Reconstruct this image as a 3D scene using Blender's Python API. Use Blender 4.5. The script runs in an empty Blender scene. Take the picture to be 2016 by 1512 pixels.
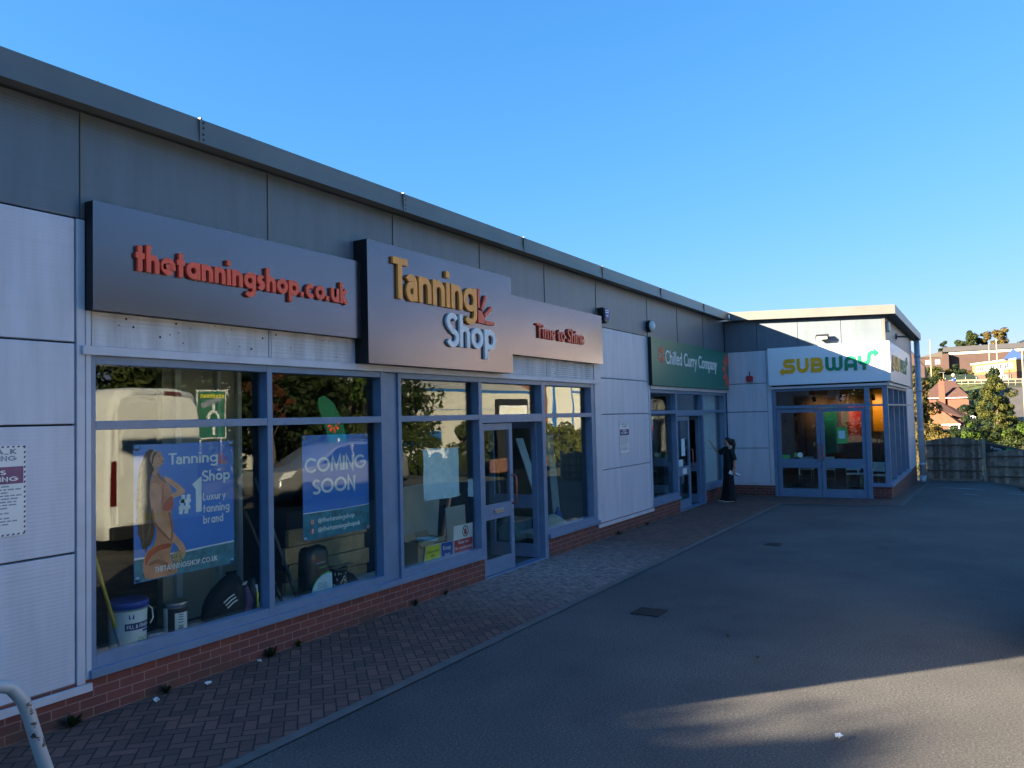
import bpy, bmesh, math, random
from mathutils import Vector, Matrix, Quaternion
random.seed(11)
SC = bpy.context.scene
COL = SC.collection
RAD = math.radians
PI = math.pi

# ------------------------------------------------------------------ camera, sky, sun, exposure
CAM_Z = 2.32
cam = bpy.data.cameras.new('camera')
cam.sensor_width = 36.0
cam.lens = 36.0 * 1560.0 / 2016.0
cam.clip_end = 3000
cam.clip_start = 0.05
cam_o = bpy.data.objects.new('camera', cam)
COL.objects.link(cam_o)
_r = Vector((0.51160336, -0.85884838, -0.02532693)).normalized()
_f = Vector((0.8588801, 0.51034657, 0.04325915)).normalized()
_u = _r.cross(_f).normalized()
cam_o.matrix_world = Matrix(((_r.x, _u.x, -_f.x, 0.0), (_r.y, _u.y, -_f.y, -6.27145), (_r.z, _u.z, -_f.z, CAM_Z), (0, 0, 0, 1)))
SC.camera = cam_o

SUN_DIR = Vector((1.0, -0.93, -0.432)).normalized()          # the way the light travels
world = bpy.data.worlds.new('World')
SC.world = world
world.use_nodes = True
wn = world.node_tree
bg = wn.nodes['Background']
sky = wn.nodes.new('ShaderNodeTexSky')
sky.sky_type = 'NISHITA'
sky.sun_disc = False
sky.sun_elevation = math.asin(-SUN_DIR.z)
sky.sun_rotation = math.atan2(-SUN_DIR.x, -SUN_DIR.y)
sky.air_density = 1.0
sky.dust_density = 0.05
sky.ozone_density = 4.0
# the phone held the bright horizon back: soft shoulder and white balance on the sky's own radiance, t c / (1 + k c)
kk = wn.nodes.new('ShaderNodeVectorMath'); kk.operation = 'MULTIPLY_ADD'; kk.inputs[1].default_value = (0.0, 0.30, 0.45); kk.inputs[2].default_value = (1, 1, 1)
dv = wn.nodes.new('ShaderNodeVectorMath'); dv.operation = 'DIVIDE'
tn = wn.nodes.new('ShaderNodeVectorMath'); tn.operation = 'MULTIPLY'; tn.inputs[1].default_value = (0.218, 0.585, 1.12)
wn.links.new(sky.outputs[0], kk.inputs[0]); wn.links.new(sky.outputs[0], dv.inputs[0]); wn.links.new(kk.outputs[0], dv.inputs[1])
wn.links.new(dv.outputs[0], tn.inputs[0]); wn.links.new(tn.outputs[0], bg.inputs[0])
bg.inputs[1].default_value = 0.115
sun = bpy.data.lights.new('sun', 'SUN')
sun.energy = 5.0
sun.angle = RAD(0.5)
sun.color = (1.0, 0.84, 0.60)
sun_o = bpy.data.objects.new('sun', sun)
COL.objects.link(sun_o)
sun_o.rotation_euler = SUN_DIR.to_track_quat('-Z', 'Y').to_euler()
sun_o.location = (-30, 30, 40)
SC.view_settings.view_transform = 'Standard'
SC.view_settings.look = 'None'
SC.view_settings.exposure = 2.62
SC.view_settings.gamma = 1.0
SC.cycles.max_bounces = 10
SC.cycles.transparent_max_bounces = 24
SC.cycles.glossy_bounces = 5
SC.cycles.sample_clamp_indirect = 6.0

# ------------------------------------------------------------------ helpers
def tag(o, label=None, cat=None, group=None, kind=None):
    if label: o['label'] = label
    if cat: o['category'] = cat
    if group: o['group'] = group
    if kind: o['kind'] = kind
    return o

WPOS = {}
def thing(name, label, cat, loc, group=None):
    o = bpy.data.objects.new(name, None)
    COL.objects.link(o)
    o.empty_display_size = 0.2
    o.location = loc
    WPOS[o] = Vector(loc)
    return tag(o, label, cat, group)

class MB:
    """collects faces; build() links them as one mesh object"""
    def __init__(s, xf=None):
        s.v = []; s.f = []; s.m = []; s.sm = []; s.xf = xf
    def add(s, vs, fs, m=0, smooth=False):
        b = len(s.v)
        if s.xf: vs = [s.xf @ Vector(p) for p in vs]
        s.v += [tuple(p) for p in vs]
        for f in fs:
            s.f.append(tuple(b + i for i in f)); s.m.append(m); s.sm.append(smooth)
        return s
    def box(s, x0, x1, y0, y1, z0, z1, m=0):
        if x0 > x1: x0, x1 = x1, x0
        if y0 > y1: y0, y1 = y1, y0
        if z0 > z1: z0, z1 = z1, z0
        vs = [(x0,y0,z0),(x1,y0,z0),(x1,y1,z0),(x0,y1,z0),(x0,y0,z1),(x1,y0,z1),(x1,y1,z1),(x0,y1,z1)]
        return s.add(vs, [(0,3,2,1),(4,5,6,7),(0,1,5,4),(1,2,6,5),(2,3,7,6),(3,0,4,7)], m)
    def cbox(s, c, d, m=0, rot=None):
        M = Matrix.Translation(c) @ (rot.to_4x4() if rot else Matrix.Identity(4))
        hx, hy, hz = d[0]/2, d[1]/2, d[2]/2
        vs = [M @ Vector(p) for p in [(-hx,-hy,-hz),(hx,-hy,-hz),(hx,hy,-hz),(-hx,hy,-hz),(-hx,-hy,hz),(hx,-hy,hz),(hx,hy,hz),(-hx,hy,hz)]]
        return s.add(vs, [(0,3,2,1),(4,5,6,7),(0,1,5,4),(1,2,6,5),(2,3,7,6),(3,0,4,7)], m)
    def beam(s, a, b, w, t, up=(0,0,1), m=0):
        a = Vector(a); b = Vector(b); d = b - a; L = d.length; d.normalize()
        u = Vector(up); sd = d.cross(u)
        if sd.length < 1e-4: sd = d.cross(Vector((1,0,0)))
        sd.normalize(); u = sd.cross(d)
        vs = []
        for p in (a, b):
            for i, j in ((-1,-1),(1,-1),(1,1),(-1,1)):
                vs.append(p + sd*(i*w/2) + u*(j*t/2))
        return s.add(vs, [(0,1,2,3),(7,6,5,4),(0,4,5,1),(1,5,6,2),(2,6,7,3),(3,7,4,0)], m)
    def prism(s, pts, mp, d0, d1, m=0):
        n = len(pts)
        vs = [mp(p[0], p[1], d0) for p in pts] + [mp(p[0], p[1], d1) for p in pts]
        fs = [tuple(range(n))[::-1], tuple(range(n, 2*n))]
        for i in range(n):
            j = (i+1) % n
            fs.append((i, j, n+j, n+i))
        return s.add(vs, fs, m)
    def tube(s, pts, r, n=10, m=0, closed=False, caps=True, smooth=True):
        P = [Vector(p) for p in pts]; N = len(P)
        rr = r if isinstance(r, (list, tuple)) else [r]*N
        ref = None; vs = []
        for i in range(N):
            if closed: d = P[(i+1) % N] - P[i-1]
            elif i == 0: d = P[1]-P[0]
            elif i == N-1: d = P[-1]-P[-2]
            else: d = P[i+1]-P[i-1]
            d.normalize()
            if ref is None:
                ref = d.cross(Vector((0,0,1)))
                if ref.length < 1e-3: ref = d.cross(Vector((0,1,0)))
            ref = (ref - d*ref.dot(d)).normalized()
            b = d.cross(ref)
            for k in range(n):
                a = 2*PI*k/n
                vs.append(P[i] + (ref*math.cos(a) + b*math.sin(a))*rr[i])
        fs = []
        for i in range(N if closed else N-1):
            i2 = (i+1) % N
            for k in range(n):
                k2 = (k+1) % n
                fs.append((i*n+k, i*n+k2, i2*n+k2, i2*n+k))
        s.add(vs, fs, m, smooth)
        if caps and not closed:
            b = len(s.v) - N*n
            s.f.append(tuple(b+k for k in range(n))[::-1]); s.m.append(m); s.sm.append(False)
            s.f.append(tuple(b+(N-1)*n+k for k in range(n))); s.m.append(m); s.sm.append(False)
        return s
    def lathe(s, prof, c, n=24, m=0, smooth=True, ax=None):
        c = Vector(c); vs = []
        for (r, z) in prof:
            for k in range(n):
                a = 2*PI*k/n
                p = Vector((r*math.cos(a), r*math.sin(a), z))
                if ax: p = ax @ p
                vs.append(c + p)
        fs = []
        for i in range(len(prof)-1):
            for k in range(n):
                k2 = (k+1) % n
                fs.append((i*n+k, i*n+k2, (i+1)*n+k2, (i+1)*n+k))
        return s.add(vs, fs, m, smooth)
    def pieces(s):
        """groups of faces that sit apart from one another"""
        par = list(range(len(s.v)))
        def fd(i):
            while par[i] != i: par[i] = par[par[i]]; i = par[i]
            return i
        for f in s.f:
            r = fd(f[0])
            for i in f[1:]: par[fd(i)] = r
        isl = {}
        for k, f in enumerate(s.f): isl.setdefault(fd(f[0]), []).append(k)
        if not 1 < len(isl) < 500: return None
        L = []
        for fs in isl.values():
            ps = [s.v[i] for k in fs for i in s.f[k]]
            lo = [min(p[c] for p in ps) for c in range(3)]; hi = [max(p[c] for p in ps) for c in range(3)]
            L.append((fs, lo, hi, max(hi[c]-lo[c] for c in range(3))))
        g = list(range(len(L)))
        def fg(i):
            while g[i] != i: i = g[i]
            return i
        for i in range(len(L)):
            for j in range(i):
                gap = math.sqrt(sum(max(0, L[i][1][c]-L[j][2][c], L[j][1][c]-L[i][2][c])**2 for c in range(3)))
                if gap <= max(.02, .5*max(L[i][3], L[j][3])): g[fg(i)] = fg(j)
        out = {}
        for i in range(len(L)): out.setdefault(fg(i), []).extend(L[i][0])
        return list(out.values()) if len(out) > 1 else None
    def build(s, name, mats, parent=None, origin=None, bevel=0.0, seg=2, split=True):
        if parent is not None and split and name not in ('crown', 'trunk', 'window_frame'):
            P = s.pieces()
            if P:
                first = None
                for fs in P:
                    q = MB(); mp_ = {}
                    for k in sorted(fs):
                        f = []
                        for i in s.f[k]:
                            if i not in mp_: mp_[i] = len(q.v); q.v.append(s.v[i])
                            f.append(mp_[i])
                        q.f.append(tuple(f)); q.m.append(s.m[k]); q.sm.append(s.sm[k])
                    o = q._link(name, mats, parent, origin, bevel, seg); first = first or o
                return first
        return s._link(name, mats, parent, origin, bevel, seg)
    def _link(s, name, mats, parent, origin, bevel, seg):
        if not isinstance(mats, (list, tuple)): mats = [mats]
        if parent is not None: o0 = WPOS[parent]
        elif origin is not None: o0 = Vector(origin)
        else:
            xs = [p[0] for p in s.v]; ys = [p[1] for p in s.v]; zs = [p[2] for p in s.v]
            o0 = Vector(((min(xs)+max(xs))/2, (min(ys)+max(ys))/2, min(zs)))
        me = bpy.data.meshes.new(name)
        me.from_pydata([(p[0]-o0.x, p[1]-o0.y, p[2]-o0.z) for p in s.v], [], s.f)
        for mt in mats: me.materials.append(mt)
        me.polygons.foreach_set('material_index', s.m)
        me.polygons.foreach_set('use_smooth', s.sm)
        me.update()
        o = bpy.data.objects.new(name, me)
        COL.objects.link(o)
        if parent is not None: o.parent = parent
        else: o.location = o0
        WPOS[o] = o0.copy()
        if bevel > 0:
            b = o.modifiers.new('bevel', 'BEVEL'); b.width = bevel; b.segments = seg
            b.limit_method = 'ANGLE'; b.angle_limit = RAD(40); b.harden_normals = False
        return o

def box(name, mat, x0, x1, y0, y1, z0, z1, parent=None, bevel=0.0):
    return MB().box(x0, x1, y0, y1, z0, z1).build(name, mat, parent, bevel=bevel)

def arc(cx, cy, rx, ry, a0, a1, n=12):
    return [(cx + rx*math.cos(RAD(a0+(a1-a0)*i/n)), cy + ry*math.sin(RAD(a0+(a1-a0)*i/n))) for i in range(n+1)]

def FM(y0):            # a plane facing the car park: u along x, v up, d out of the wall
    return lambda u, v, d: (u, y0 - d, v)
def WM(x0):            # a plane facing back along the terrace: u = -y
    return lambda u, v, d: (x0 - d, -u, v)

def ribbon(mb, pts, w, mp, d0, d1, m=0, closed=False):
    n = len(pts); L = []; Rr = []
    for i in range(n):
        if closed: a, b, c = pts[i-1], pts[i], pts[(i+1) % n]
        else: a, b, c = pts[max(i-1,0)], pts[i], pts[min(i+1,n-1)]
        d1v = Vector((b[0]-a[0], b[1]-a[1])); d2v = Vector((c[0]-b[0], c[1]-b[1]))
        if d1v.length < 1e-9: d1v = d2v
        if d2v.length < 1e-9: d2v = d1v
        d1v.normalize(); d2v.normalize()
        n1 = Vector((-d1v.y, d1v.x)); n2 = Vector((-d2v.y, d2v.x))
        k = n1 + n2
        if k.length < 1e-6: k = n1
        k.normalize()
        k = k * min(1.0/max(k.dot(n1), 0.35), 2.4) * (w/2)
        L.append((b[0]+k.x, b[1]+k.y)); Rr.append((b[0]-k.x, b[1]-k.y))
    vs = []
    for i in range(n):
        vs += [mp(L[i][0], L[i][1], d1), mp(Rr[i][0], Rr[i][1], d1), mp(L[i][0], L[i][1], d0), mp(Rr[i][0], Rr[i][1], d0)]
    fs = []
    for i in range(n if closed else n-1):
        a = 4*i; b = 4*((i+1) % n)
        fs += [(a, a+1, b+1, b), (a+2, a, b, b+2), (a+1, a+3, b+3, b+1)]
    if not closed:
        fs += [(0, 2, 3, 1), (4*n-4, 4*n-3, 4*n-1, 4*n-2)]
    mb.add(vs, fs, m)

# geometric stroke alphabet: x-height X, ascender 1, weight W -----------------------------------
def glyph(ch, W, X=0.66):
    h = W/2; r = (X-W)/2; xc = r+h; D = 0.30
    full = lambda cx: (arc(cx, X/2, r, r, 0, 360, 22)[:-1], True)
    S = []
    if ch == ' ': return [], 0.32
    if ch == '.': return [([(h, 0), (h, W*1.1)], False)], W*1.35
    if ch == 'o': return [full(xc)], 2*r+W
    if ch == 'a': return [full(xc), ([(2*r+h, 0), (2*r+h, X)], False)], 2*r+W
    if ch == 'p': return [full(xc), ([(h, -D), (h, X)], False)], 2*r+W
    if ch == 'd': return [full(xc), ([(2*r+h, 0), (2*r+h, 1)], False)], 2*r+W
    if ch == 'b': return [full(xc), ([(h, 0), (h, 1)], False)], 2*r+W
    if ch == 'g': return [full(xc), ([(2*r+h, X)] + arc(xc, -0.08, r, r*0.8, 0, -150, 12), False)], 2*r+W
    if ch in 'nhmu' or ch == 'r':
        rn = 0.185; top = 1 if ch == 'h' else X
        if ch == 'u':
            return [([(h, X)] + [(x, y) for x, y in arc(h+rn, h+rn, rn, rn, 180, 360, 12)] + [(h+2*rn, X)], False), ([(h+2*rn, 0), (h+2*rn, X)], False)], 2*rn+W
        S = [([(h, 0), (h, top)], False)]
        if ch == 'r':
            return S + [(arc(h+rn, X-h-rn, rn, rn, 180, 60, 8), False)], rn*1.6+W
        S.append((arc(h+rn, X-h-rn, rn, rn, 180, 0, 12) + [(h+2*rn, 0)], False))
        if ch == 'm':
            S.append((arc(h+3*rn, X-h-rn, rn, rn, 180, 0, 12) + [(h+4*rn, 0)], False)); return S, 4*rn+W
        return S, 2*rn+W
    if ch == 't': return [([(0.18, 0), (0.18, 0.92)], False), ([(0, X-h), (0.37, X-h)], False)], 0.37
    if ch == 'f': return [([(0.14, 0), (0.14, 0.75)] + arc(0.30, 0.78, 0.16, 0.16, 180, 90, 6), False), ([(0, X-h), (0.30, X-h)], False)], 0.32
    if ch == 'i': return [([(h, 0), (h, X)], False), ([(h, X+0.13), (h, X+0.13+W*1.05)], False)], W
    if ch == 'l': return [([(h, 0), (h, 1)], False)], W
    if ch == 'e':
        return [([(h, X/2-0.02), (2*r+h, X/2-0.02)] + arc(xc, X/2, r, r, 0, 318, 20)[1:], False)], 2*r+W
    if ch == 'c': return [(arc(xc, X/2, r, r, 48, 312, 18), False)], 2*r+W*0.6
    if ch == 's':
        q = (X-W)/4
        return [(arc(h+q*1.05, X-h-q, q*1.05, q, 30, 270, 12)[:-1] + arc(h+q*1.05, h+q, q*1.15, q, 90, -150, 12), False)], 2.2*q+W
    if ch == 'k': return [([(h, 0), (h, 1)], False), ([(h+0.02, X*0.42), (0.44, X)], False), ([(h+0.08, X*0.5), (0.48, 0)], False)], 0.50
    if ch == 'x': return [([(0.05, 0), (0.45, X)], False), ([(0.05, X), (0.45, 0)], False)], 0.50
    if ch == 'y': return [([(0.05, X), (0.27, 0.06)], False), ([(0.49, X), (0.17, -D)], False)], 0.54
    if ch == '@':
        return [(arc(0.5, 0.36, 0.44, 0.44, -50, 300, 26), False), (arc(0.48, 0.36, 0.17, 0.17, 0, 360, 14)[:-1], True), ([(0.66, 0.55), (0.66, 0.26), (0.86, 0.2), (0.92, 0.4)], False)], 1.0
    if ch == '#': return [([(0.10, 0), (0.26, 1)], False), ([(0.38, 0), (0.54, 1)], False), ([(0, 0.33), (0.6, 0.33)], False), ([(0.04, 0.67), (0.64, 0.67)], False)], 0.66
    if ch == '1': return [([(0.06, 0.80), (0.22, 0.92), (0.22, 0)], False)], 0.22+h
    # capitals
    C = 0.5 - h
    if ch == 'O': return [(arc(0.5, 0.5, C, C, 0, 360, 26)[:-1], True)], 1.0
    if ch == 'C': return [(arc(0.5, 0.5, C, C, 42, 318, 22), False)], 0.86
    if ch == 'G': return [(arc(0.5, 0.5, C, C, 42, 360, 24) + [(0.52, 0.5)], False)], 1.0
    if ch == 'I': return [([(h, 0), (h, 1)], False)], W
    if ch == 'M': return [([(h*0.8, 0), (0.16, 1), (0.46, 0.18), (0.76, 1), (0.92-h*0.8, 0)], False)], 0.92
    if ch == 'N': return [([(h, 0), (h, 1), (0.68-h, 0), (0.68-h, 1)], False)], 0.68
    if ch == 'S': return [(arc(0.27, 0.72, 0.22, 0.28-h, 25, 270, 12)[:-1] + arc(0.27, 0.25, 0.24, 0.25-h*0.6, 90, -155, 12), False)], 0.55
    if ch == 'T': return [([(0, 1-h), (0.56, 1-h)], False), ([(0.28, 0), (0.28, 1-h)], False)], 0.56
    if ch == 'H': return [([(h, 0), (h, 1)], False), ([(0.64-h, 0), (0.64-h, 1)], False), ([(h, 0.5), (0.64-h, 0.5)], False)], 0.64
    if ch == 'E': return [([(h, 0), (h, 1)], False)] + [([(h, y), (0.46, y)], False) for y in (h, 0.5, 1-h)], 0.46
    if ch == 'F': return [([(h, 0), (h, 1)], False)] + [([(h, y), (0.46, y)], False) for y in (0.48, 1-h)], 0.46
    if ch == 'L': return [([(h, 1), (h, h), (0.44, h)], False)], 0.44
    if ch == 'A': return [([(0.05, 0), (0.36, 0.96), (0.67, 0)], False), ([(0.16, 0.28), (0.56, 0.28)], False)], 0.72
    if ch == 'P': return [([(h, 0), (h, 1)], False), ([(h, 1-h), (0.30, 1-h)] + arc(0.30, 0.72, 0.20, 0.28-h, 90, -90, 10) + [(h, 0.44+h)], False)], 0.54
    if ch == 'U': return [([(h, 1)] + arc(0.32, 0.32, 0.32-h, 0.32-h, 180, 360, 12) + [(0.64-h, 1)], False)], 0.64
    if ch == 'K': return [([(h, 0), (h, 1)], False), ([(h, 0.40), (0.52, 1)], False), ([(0.22, 0.5), (0.58, 0)], False)], 0.60
    return [([(0, 0), (0.4, 0)], False)], 0.45

def text_run(body, W, track):
    out = []; x = 0
    for ch in body:
        st, adv = glyph(ch, W)
        out.append((x, st)); x += adv + track
    return out, x - track

def stext(mb, body, mp, u0, u1, v0, cap, W=0.17, track=0.07, d0=0.0, d1=0.002, m=0):
    """stroke lettering between u0 and u1 on baseline v0, ascender height cap"""
    run, tot = text_run(body, W, track)
    sx = (u1-u0)/tot
    k = 0
    m2 = lambda a, b, d: mp(u0 + a*sx, v0 + b*cap, d)
    for x, st in run:
        for pts, cl in st:
            ribbon(mb, [(x+p[0], p[1]) for p in pts], W, m2, d0, d1 + (k % 3)*0.0007, m, cl)
            k += 1

def btext(mb, body, mp, u0, u1, v0, cap, d0=0.0, d1=0.002, off=0.0, m=0):
    """built-in lettering fitted between u0 and u1; cap = height of a capital"""
    cu = bpy.data.curves.new('t', 'FONT'); cu.body = body; cu.size = 1.0; cu.offset = off; cu.extrude = 0.5; cu.resolution_u = 4
    ob = bpy.data.objects.new('t', cu); COL.objects.link(ob)
    dg = bpy.context.evaluated_depsgraph_get()
    me = bpy.data.meshes.new_from_object(ob.evaluated_get(dg))
    bpy.data.objects.remove(ob); bpy.data.curves.remove(cu)
    xs = [v.co.x for v in me.vertices]
    a, b = min(xs), max(xs)
    sx = (u1-u0)/max(b-a, 1e-6); sy = cap/0.70
    vs = [mp(u0+(v.co.x-a)*sx, v0+v.co.y*sy, d0+(v.co.z+0.5)*(d1-d0)) for v in me.vertices]
    mb.add(vs, [tuple(p.vertices) for p in me.polygons], m)
    bpy.data.meshes.remove(me)

def disc(mb, u, v, r, mp, d0, d1, m=0, n=20, ry=None):
    mb.prism(arc(u, v, r, ry or r, 0, 360, n)[:-1], mp, d0, d1, m)

# ------------------------------------------------------------------ materials
def nodes_of(name):
    m = bpy.data.materials.new(name); m.use_nodes = True
    nt = m.node_tree
    return m, nt, nt.nodes['Principled BSDF']
def N(nt, typ, **kw):
    n = nt.nodes.new(typ)
    for k, v in kw.items(): setattr(n, k, v)
    return n
def LK(nt, a, b): nt.links.new(a, b)
def pos(nt): return N(nt, 'ShaderNodeNewGeometry').outputs['Position']
def math_n(nt, op, a, b=None, c=None):
    n = N(nt, 'ShaderNodeMath', operation=op)
    for i, x in enumerate((a, b, c)):
        if x is None: continue
        if isinstance(x, (int, float)): n.inputs[i].default_value = x
        else: LK(nt, x, n.inputs[i])
    return n.outputs[0]
def noise(nt, scale, detail=3, rough=0.55, vec=None, dist=0.0):
    n = N(nt, 'ShaderNodeTexNoise'); n.inputs['Scale'].default_value = scale
    n.inputs['Detail'].default_value = detail; n.inputs['Roughness'].default_value = rough; n.inputs['Distortion'].default_value = dist
    LK(nt, vec if vec is not None else pos(nt), n.inputs['Vector'])
    return n.outputs['Fac']
def ramp(nt, fac, stops):
    n = N(nt, 'ShaderNodeValToRGB'); e = n.color_ramp.elements
    while len(e) < len(stops): e.new(0.5)
    for i, (p, c) in enumerate(stops):
        e[i].position = p; e[i].color = (c[0], c[1], c[2], 1) if not isinstance(c, (int, float)) else (c, c, c, 1)
    LK(nt, fac, n.inputs[0]); return n.outputs['Color']
def mix(nt, fac, a, b, mode='MIX'):
    n = N(nt, 'ShaderNodeMix', data_type='RGBA', blend_type=mode)
    for sck, x in ((n.inputs[0], fac), (n.inputs[6], a), (n.inputs[7], b)):
        if isinstance(x, (int, float)): sck.default_value = x
        elif isinstance(x, (tuple, list)): sck.default_value = (x[0], x[1], x[2], 1)
        else: LK(nt, x, sck)
    return n.outputs[2]
def bump(nt, bsdf, h, strength=0.3, dist=0.01):
    b = N(nt, 'ShaderNodeBump'); b.inputs['Strength'].default_value = strength; b.inputs['Distance'].default_value = dist
    LK(nt, h, b.inputs['Height']); LK(nt, b.outputs[0], bsdf.inputs['Normal'])
def scl(c, k): return (c[0]*k, c[1]*k, c[2]*k)

def plain(name, col, rough=0.5, metal=0.0, var=0.12, scale=6.0, bmp=0.0, bscale=60, coat=0.0):
    m, nt, b = nodes_of(name)
    b.inputs['Roughness'].default_value = rough; b.inputs['Metallic'].default_value = metal
    if coat: b.inputs['Coat Weight'].default_value = coat
    c = ramp(nt, noise(nt, scale, 4), [(0.3, scl(col, 1-var)), (0.7, scl(col, 1+var))])
    LK(nt, c, b.inputs['Base Color'])
    if bmp: bump(nt, b, noise(nt, bscale, 3), bmp, 0.01)
    return m

def ribbed(name, col, period, rough, dirt, amp=0.25, spec=0.5):
    """profiled sheet: fine horizontal ribs with rain dirt"""
    m, nt, b = nodes_of(name)
    p = pos(nt); sep = N(nt, 'ShaderNodeSeparateXYZ'); LK(nt, p, sep.inputs[0])
    w = math_n(nt, 'SINE', math_n(nt, 'MULTIPLY', sep.outputs[2], 2*PI/period))
    mp = N(nt, 'ShaderNodeMapping'); mp.inputs['Scale'].default_value = (6, 6, 0.7); LK(nt, p, mp.inputs[0])
    streak = noise(nt, 1.0, 5, 0.6, mp.outputs[0])
    mp2 = N(nt, 'ShaderNodeMapping'); mp2.inputs['Scale'].default_value = (0.7, 0.7, 18); LK(nt, p, mp2.inputs[0])
    hor = noise(nt, 1.0, 4, 0.6, mp2.outputs[0])
    c1 = ramp(nt, streak, [(0.35, scl(col, 1-dirt)), (0.65, col)])
    c2 = mix(nt, math_n(nt, 'MULTIPLY', ramp(nt, hor, [(0.55, 0.0), (0.75, 1.0)]), dirt), c1, scl(col, 0.55))
    LK(nt, c2, b.inputs['Base Color'])
    b.inputs['Roughness'].default_value = rough
    b.inputs['Specular IOR Level'].default_value = spec
    bump(nt, b, w, amp, 0.004)
    return m

def brick_mat(name, cols, mortar, px=0.225, pz=0.075, jw=0.010, ox=3.939, oz=0.1625, dirt=True):
    m, nt, b = nodes_of(name)
    p = pos(nt); sep = N(nt, 'ShaderNodeSeparateXYZ'); LK(nt, p, sep.inputs[0])
    X = math_n(nt, 'SUBTRACT', math_n(nt, 'SUBTRACT', sep.outputs[0], sep.outputs[1]), ox)
    Z = math_n(nt, 'SUBTRACT', sep.outputs[2], oz)
    cb = N(nt, 'ShaderNodeCombineXYZ'); LK(nt, X, cb.inputs[0]); LK(nt, Z, cb.inputs[1])
    t = N(nt, 'ShaderNodeTexBrick'); LK(nt, cb.outputs[0], t.inputs['Vector'])
    t.offset = 0.5; t.inputs['Scale'].default_value = 1.0; t.inputs['Brick Width'].default_value = px; t.inputs['Row Height'].default_value = pz
    t.inputs['Mortar Size'].default_value = jw/2; t.inputs['Mortar Smooth'].default_value = 0.15; t.inputs['Bias'].default_value = 0.0
    t.inputs['Color1'].default_value = (*cols[0], 1); t.inputs['Color2'].default_value = (*cols[1], 1); t.inputs['Mortar'].default_value = (*mortar, 1)
    c = mix(nt, math_n(nt, 'MULTIPLY', noise(nt, 9, 4), 0.5), t.outputs['Color'], scl(cols[0], 0.45))
    if dirt:   # moss and splash-back growing on the lowest courses, in uneven patches
        low = N(nt, 'ShaderNodeMapRange'); low.inputs[1].default_value = 0.0; low.inputs[2].default_value = 0.2; low.inputs[3].default_value = 1.0; low.inputs[4].default_value = 0.0
        LK(nt, sep.outputs[2], low.inputs[0])
        patch = ramp(nt, noise(nt, 2.6, 5), [(0.38, 0.0), (0.62, 1.0)])
        c = mix(nt, math_n(nt, 'MULTIPLY', math_n(nt, 'MULTIPLY', low.outputs[0], patch), 0.75), c, (0.045, 0.04, 0.03))
    LK(nt, c, b.inputs['Base Color']); b.inputs['Roughness'].default_value = 0.85
    bump(nt, b, math_n(nt, 'SUBTRACT', 1.0, t.outputs['Fac']), 0.6, 0.006)
    return m

def glass_mat(name, tint=(0.90, 0.95, 0.94), boost=1.1, wave=0.02):
    """clear shop glazing: mostly see-through, mirrors more at a glancing angle"""
    m = bpy.data.materials.new(name); m.use_nodes = True; nt = m.node_tree
    nt.nodes.remove(nt.nodes['Principled BSDF']); out = nt.nodes['Material Output']
    tr = N(nt, 'ShaderNodeBsdfTransparent'); tr.inputs[0].default_value = (*tint, 1)
    gl = N(nt, 'ShaderNodeBsdfGlossy'); gl.inputs['Roughness'].default_value = 0.0; gl.inputs[0].default_value = (0.97, 1.0, 0.98, 1)
    lw = N(nt, 'ShaderNodeLayerWeight'); lw.inputs[0].default_value = 0.5
    f5 = math_n(nt, 'POWER', lw.outputs['Facing'], 4.2)
    F = math_n(nt, 'MINIMUM', math_n(nt, 'MULTIPLY', math_n(nt, 'ADD', math_n(nt, 'MULTIPLY', f5, 0.96), 0.04), boost), 1.0)
    mx = N(nt, 'ShaderNodeMixShader'); LK(nt, F, mx.inputs[0]); LK(nt, tr.outputs[0], mx.inputs[1]); LK(nt, gl.outputs[0], mx.inputs[2])
    LK(nt, mx.outputs[0], out.inputs[0])
    bp = N(nt, 'ShaderNodeBump'); bp.inputs['Strength'].default_value = wave; bp.inputs['Distance'].default_value = 0.02
    LK(nt, noise(nt, 2.2, 1), bp.inputs['Height']); LK(nt, bp.outputs[0], gl.inputs['Normal'])
    return m

def leaf_mat(name, c1, c2, c3=None, scale=1.2, trans=0.25):
    m, nt, b = nodes_of(name)
    out = nt.nodes['Material Output']
    f = noise(nt, scale, 3); f2 = noise(nt, 9.0, 2)
    c = ramp(nt, f, [(0.32, c1), (0.62, c2)] + ([(0.78, c3)] if c3 else []))
    c = mix(nt, 0.7, c, ramp(nt, f2, [(0.3, scl((1, 1, 1), 0.55)), (0.7, (1.25, 1.25, 1.1))]), 'MULTIPLY')
    LK(nt, c, b.inputs['Base Color']); b.inputs['Roughness'].default_value = 0.65
    b.inputs['Specular IOR Level'].default_value = 0.25
    tl = N(nt, 'ShaderNodeBsdfTranslucent'); LK(nt, c, tl.inputs[0])
    mx = N(nt, 'ShaderNodeMixShader'); mx.inputs[0].default_value = trans
    LK(nt, b.outputs[0], mx.inputs[1]); LK(nt, tl.outputs[0], mx.inputs[2]); LK(nt, mx.outputs[0], out.inputs[0])
    return m

def emit_mat(name, col, s):
    m, nt, b = nodes_of(name)
    b.inputs['Base Color'].default_value = (*col, 1); b.inputs['Emission Color'].default_value = (*col, 1); b.inputs['Emission Strength'].default_value = s
    return m

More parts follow.
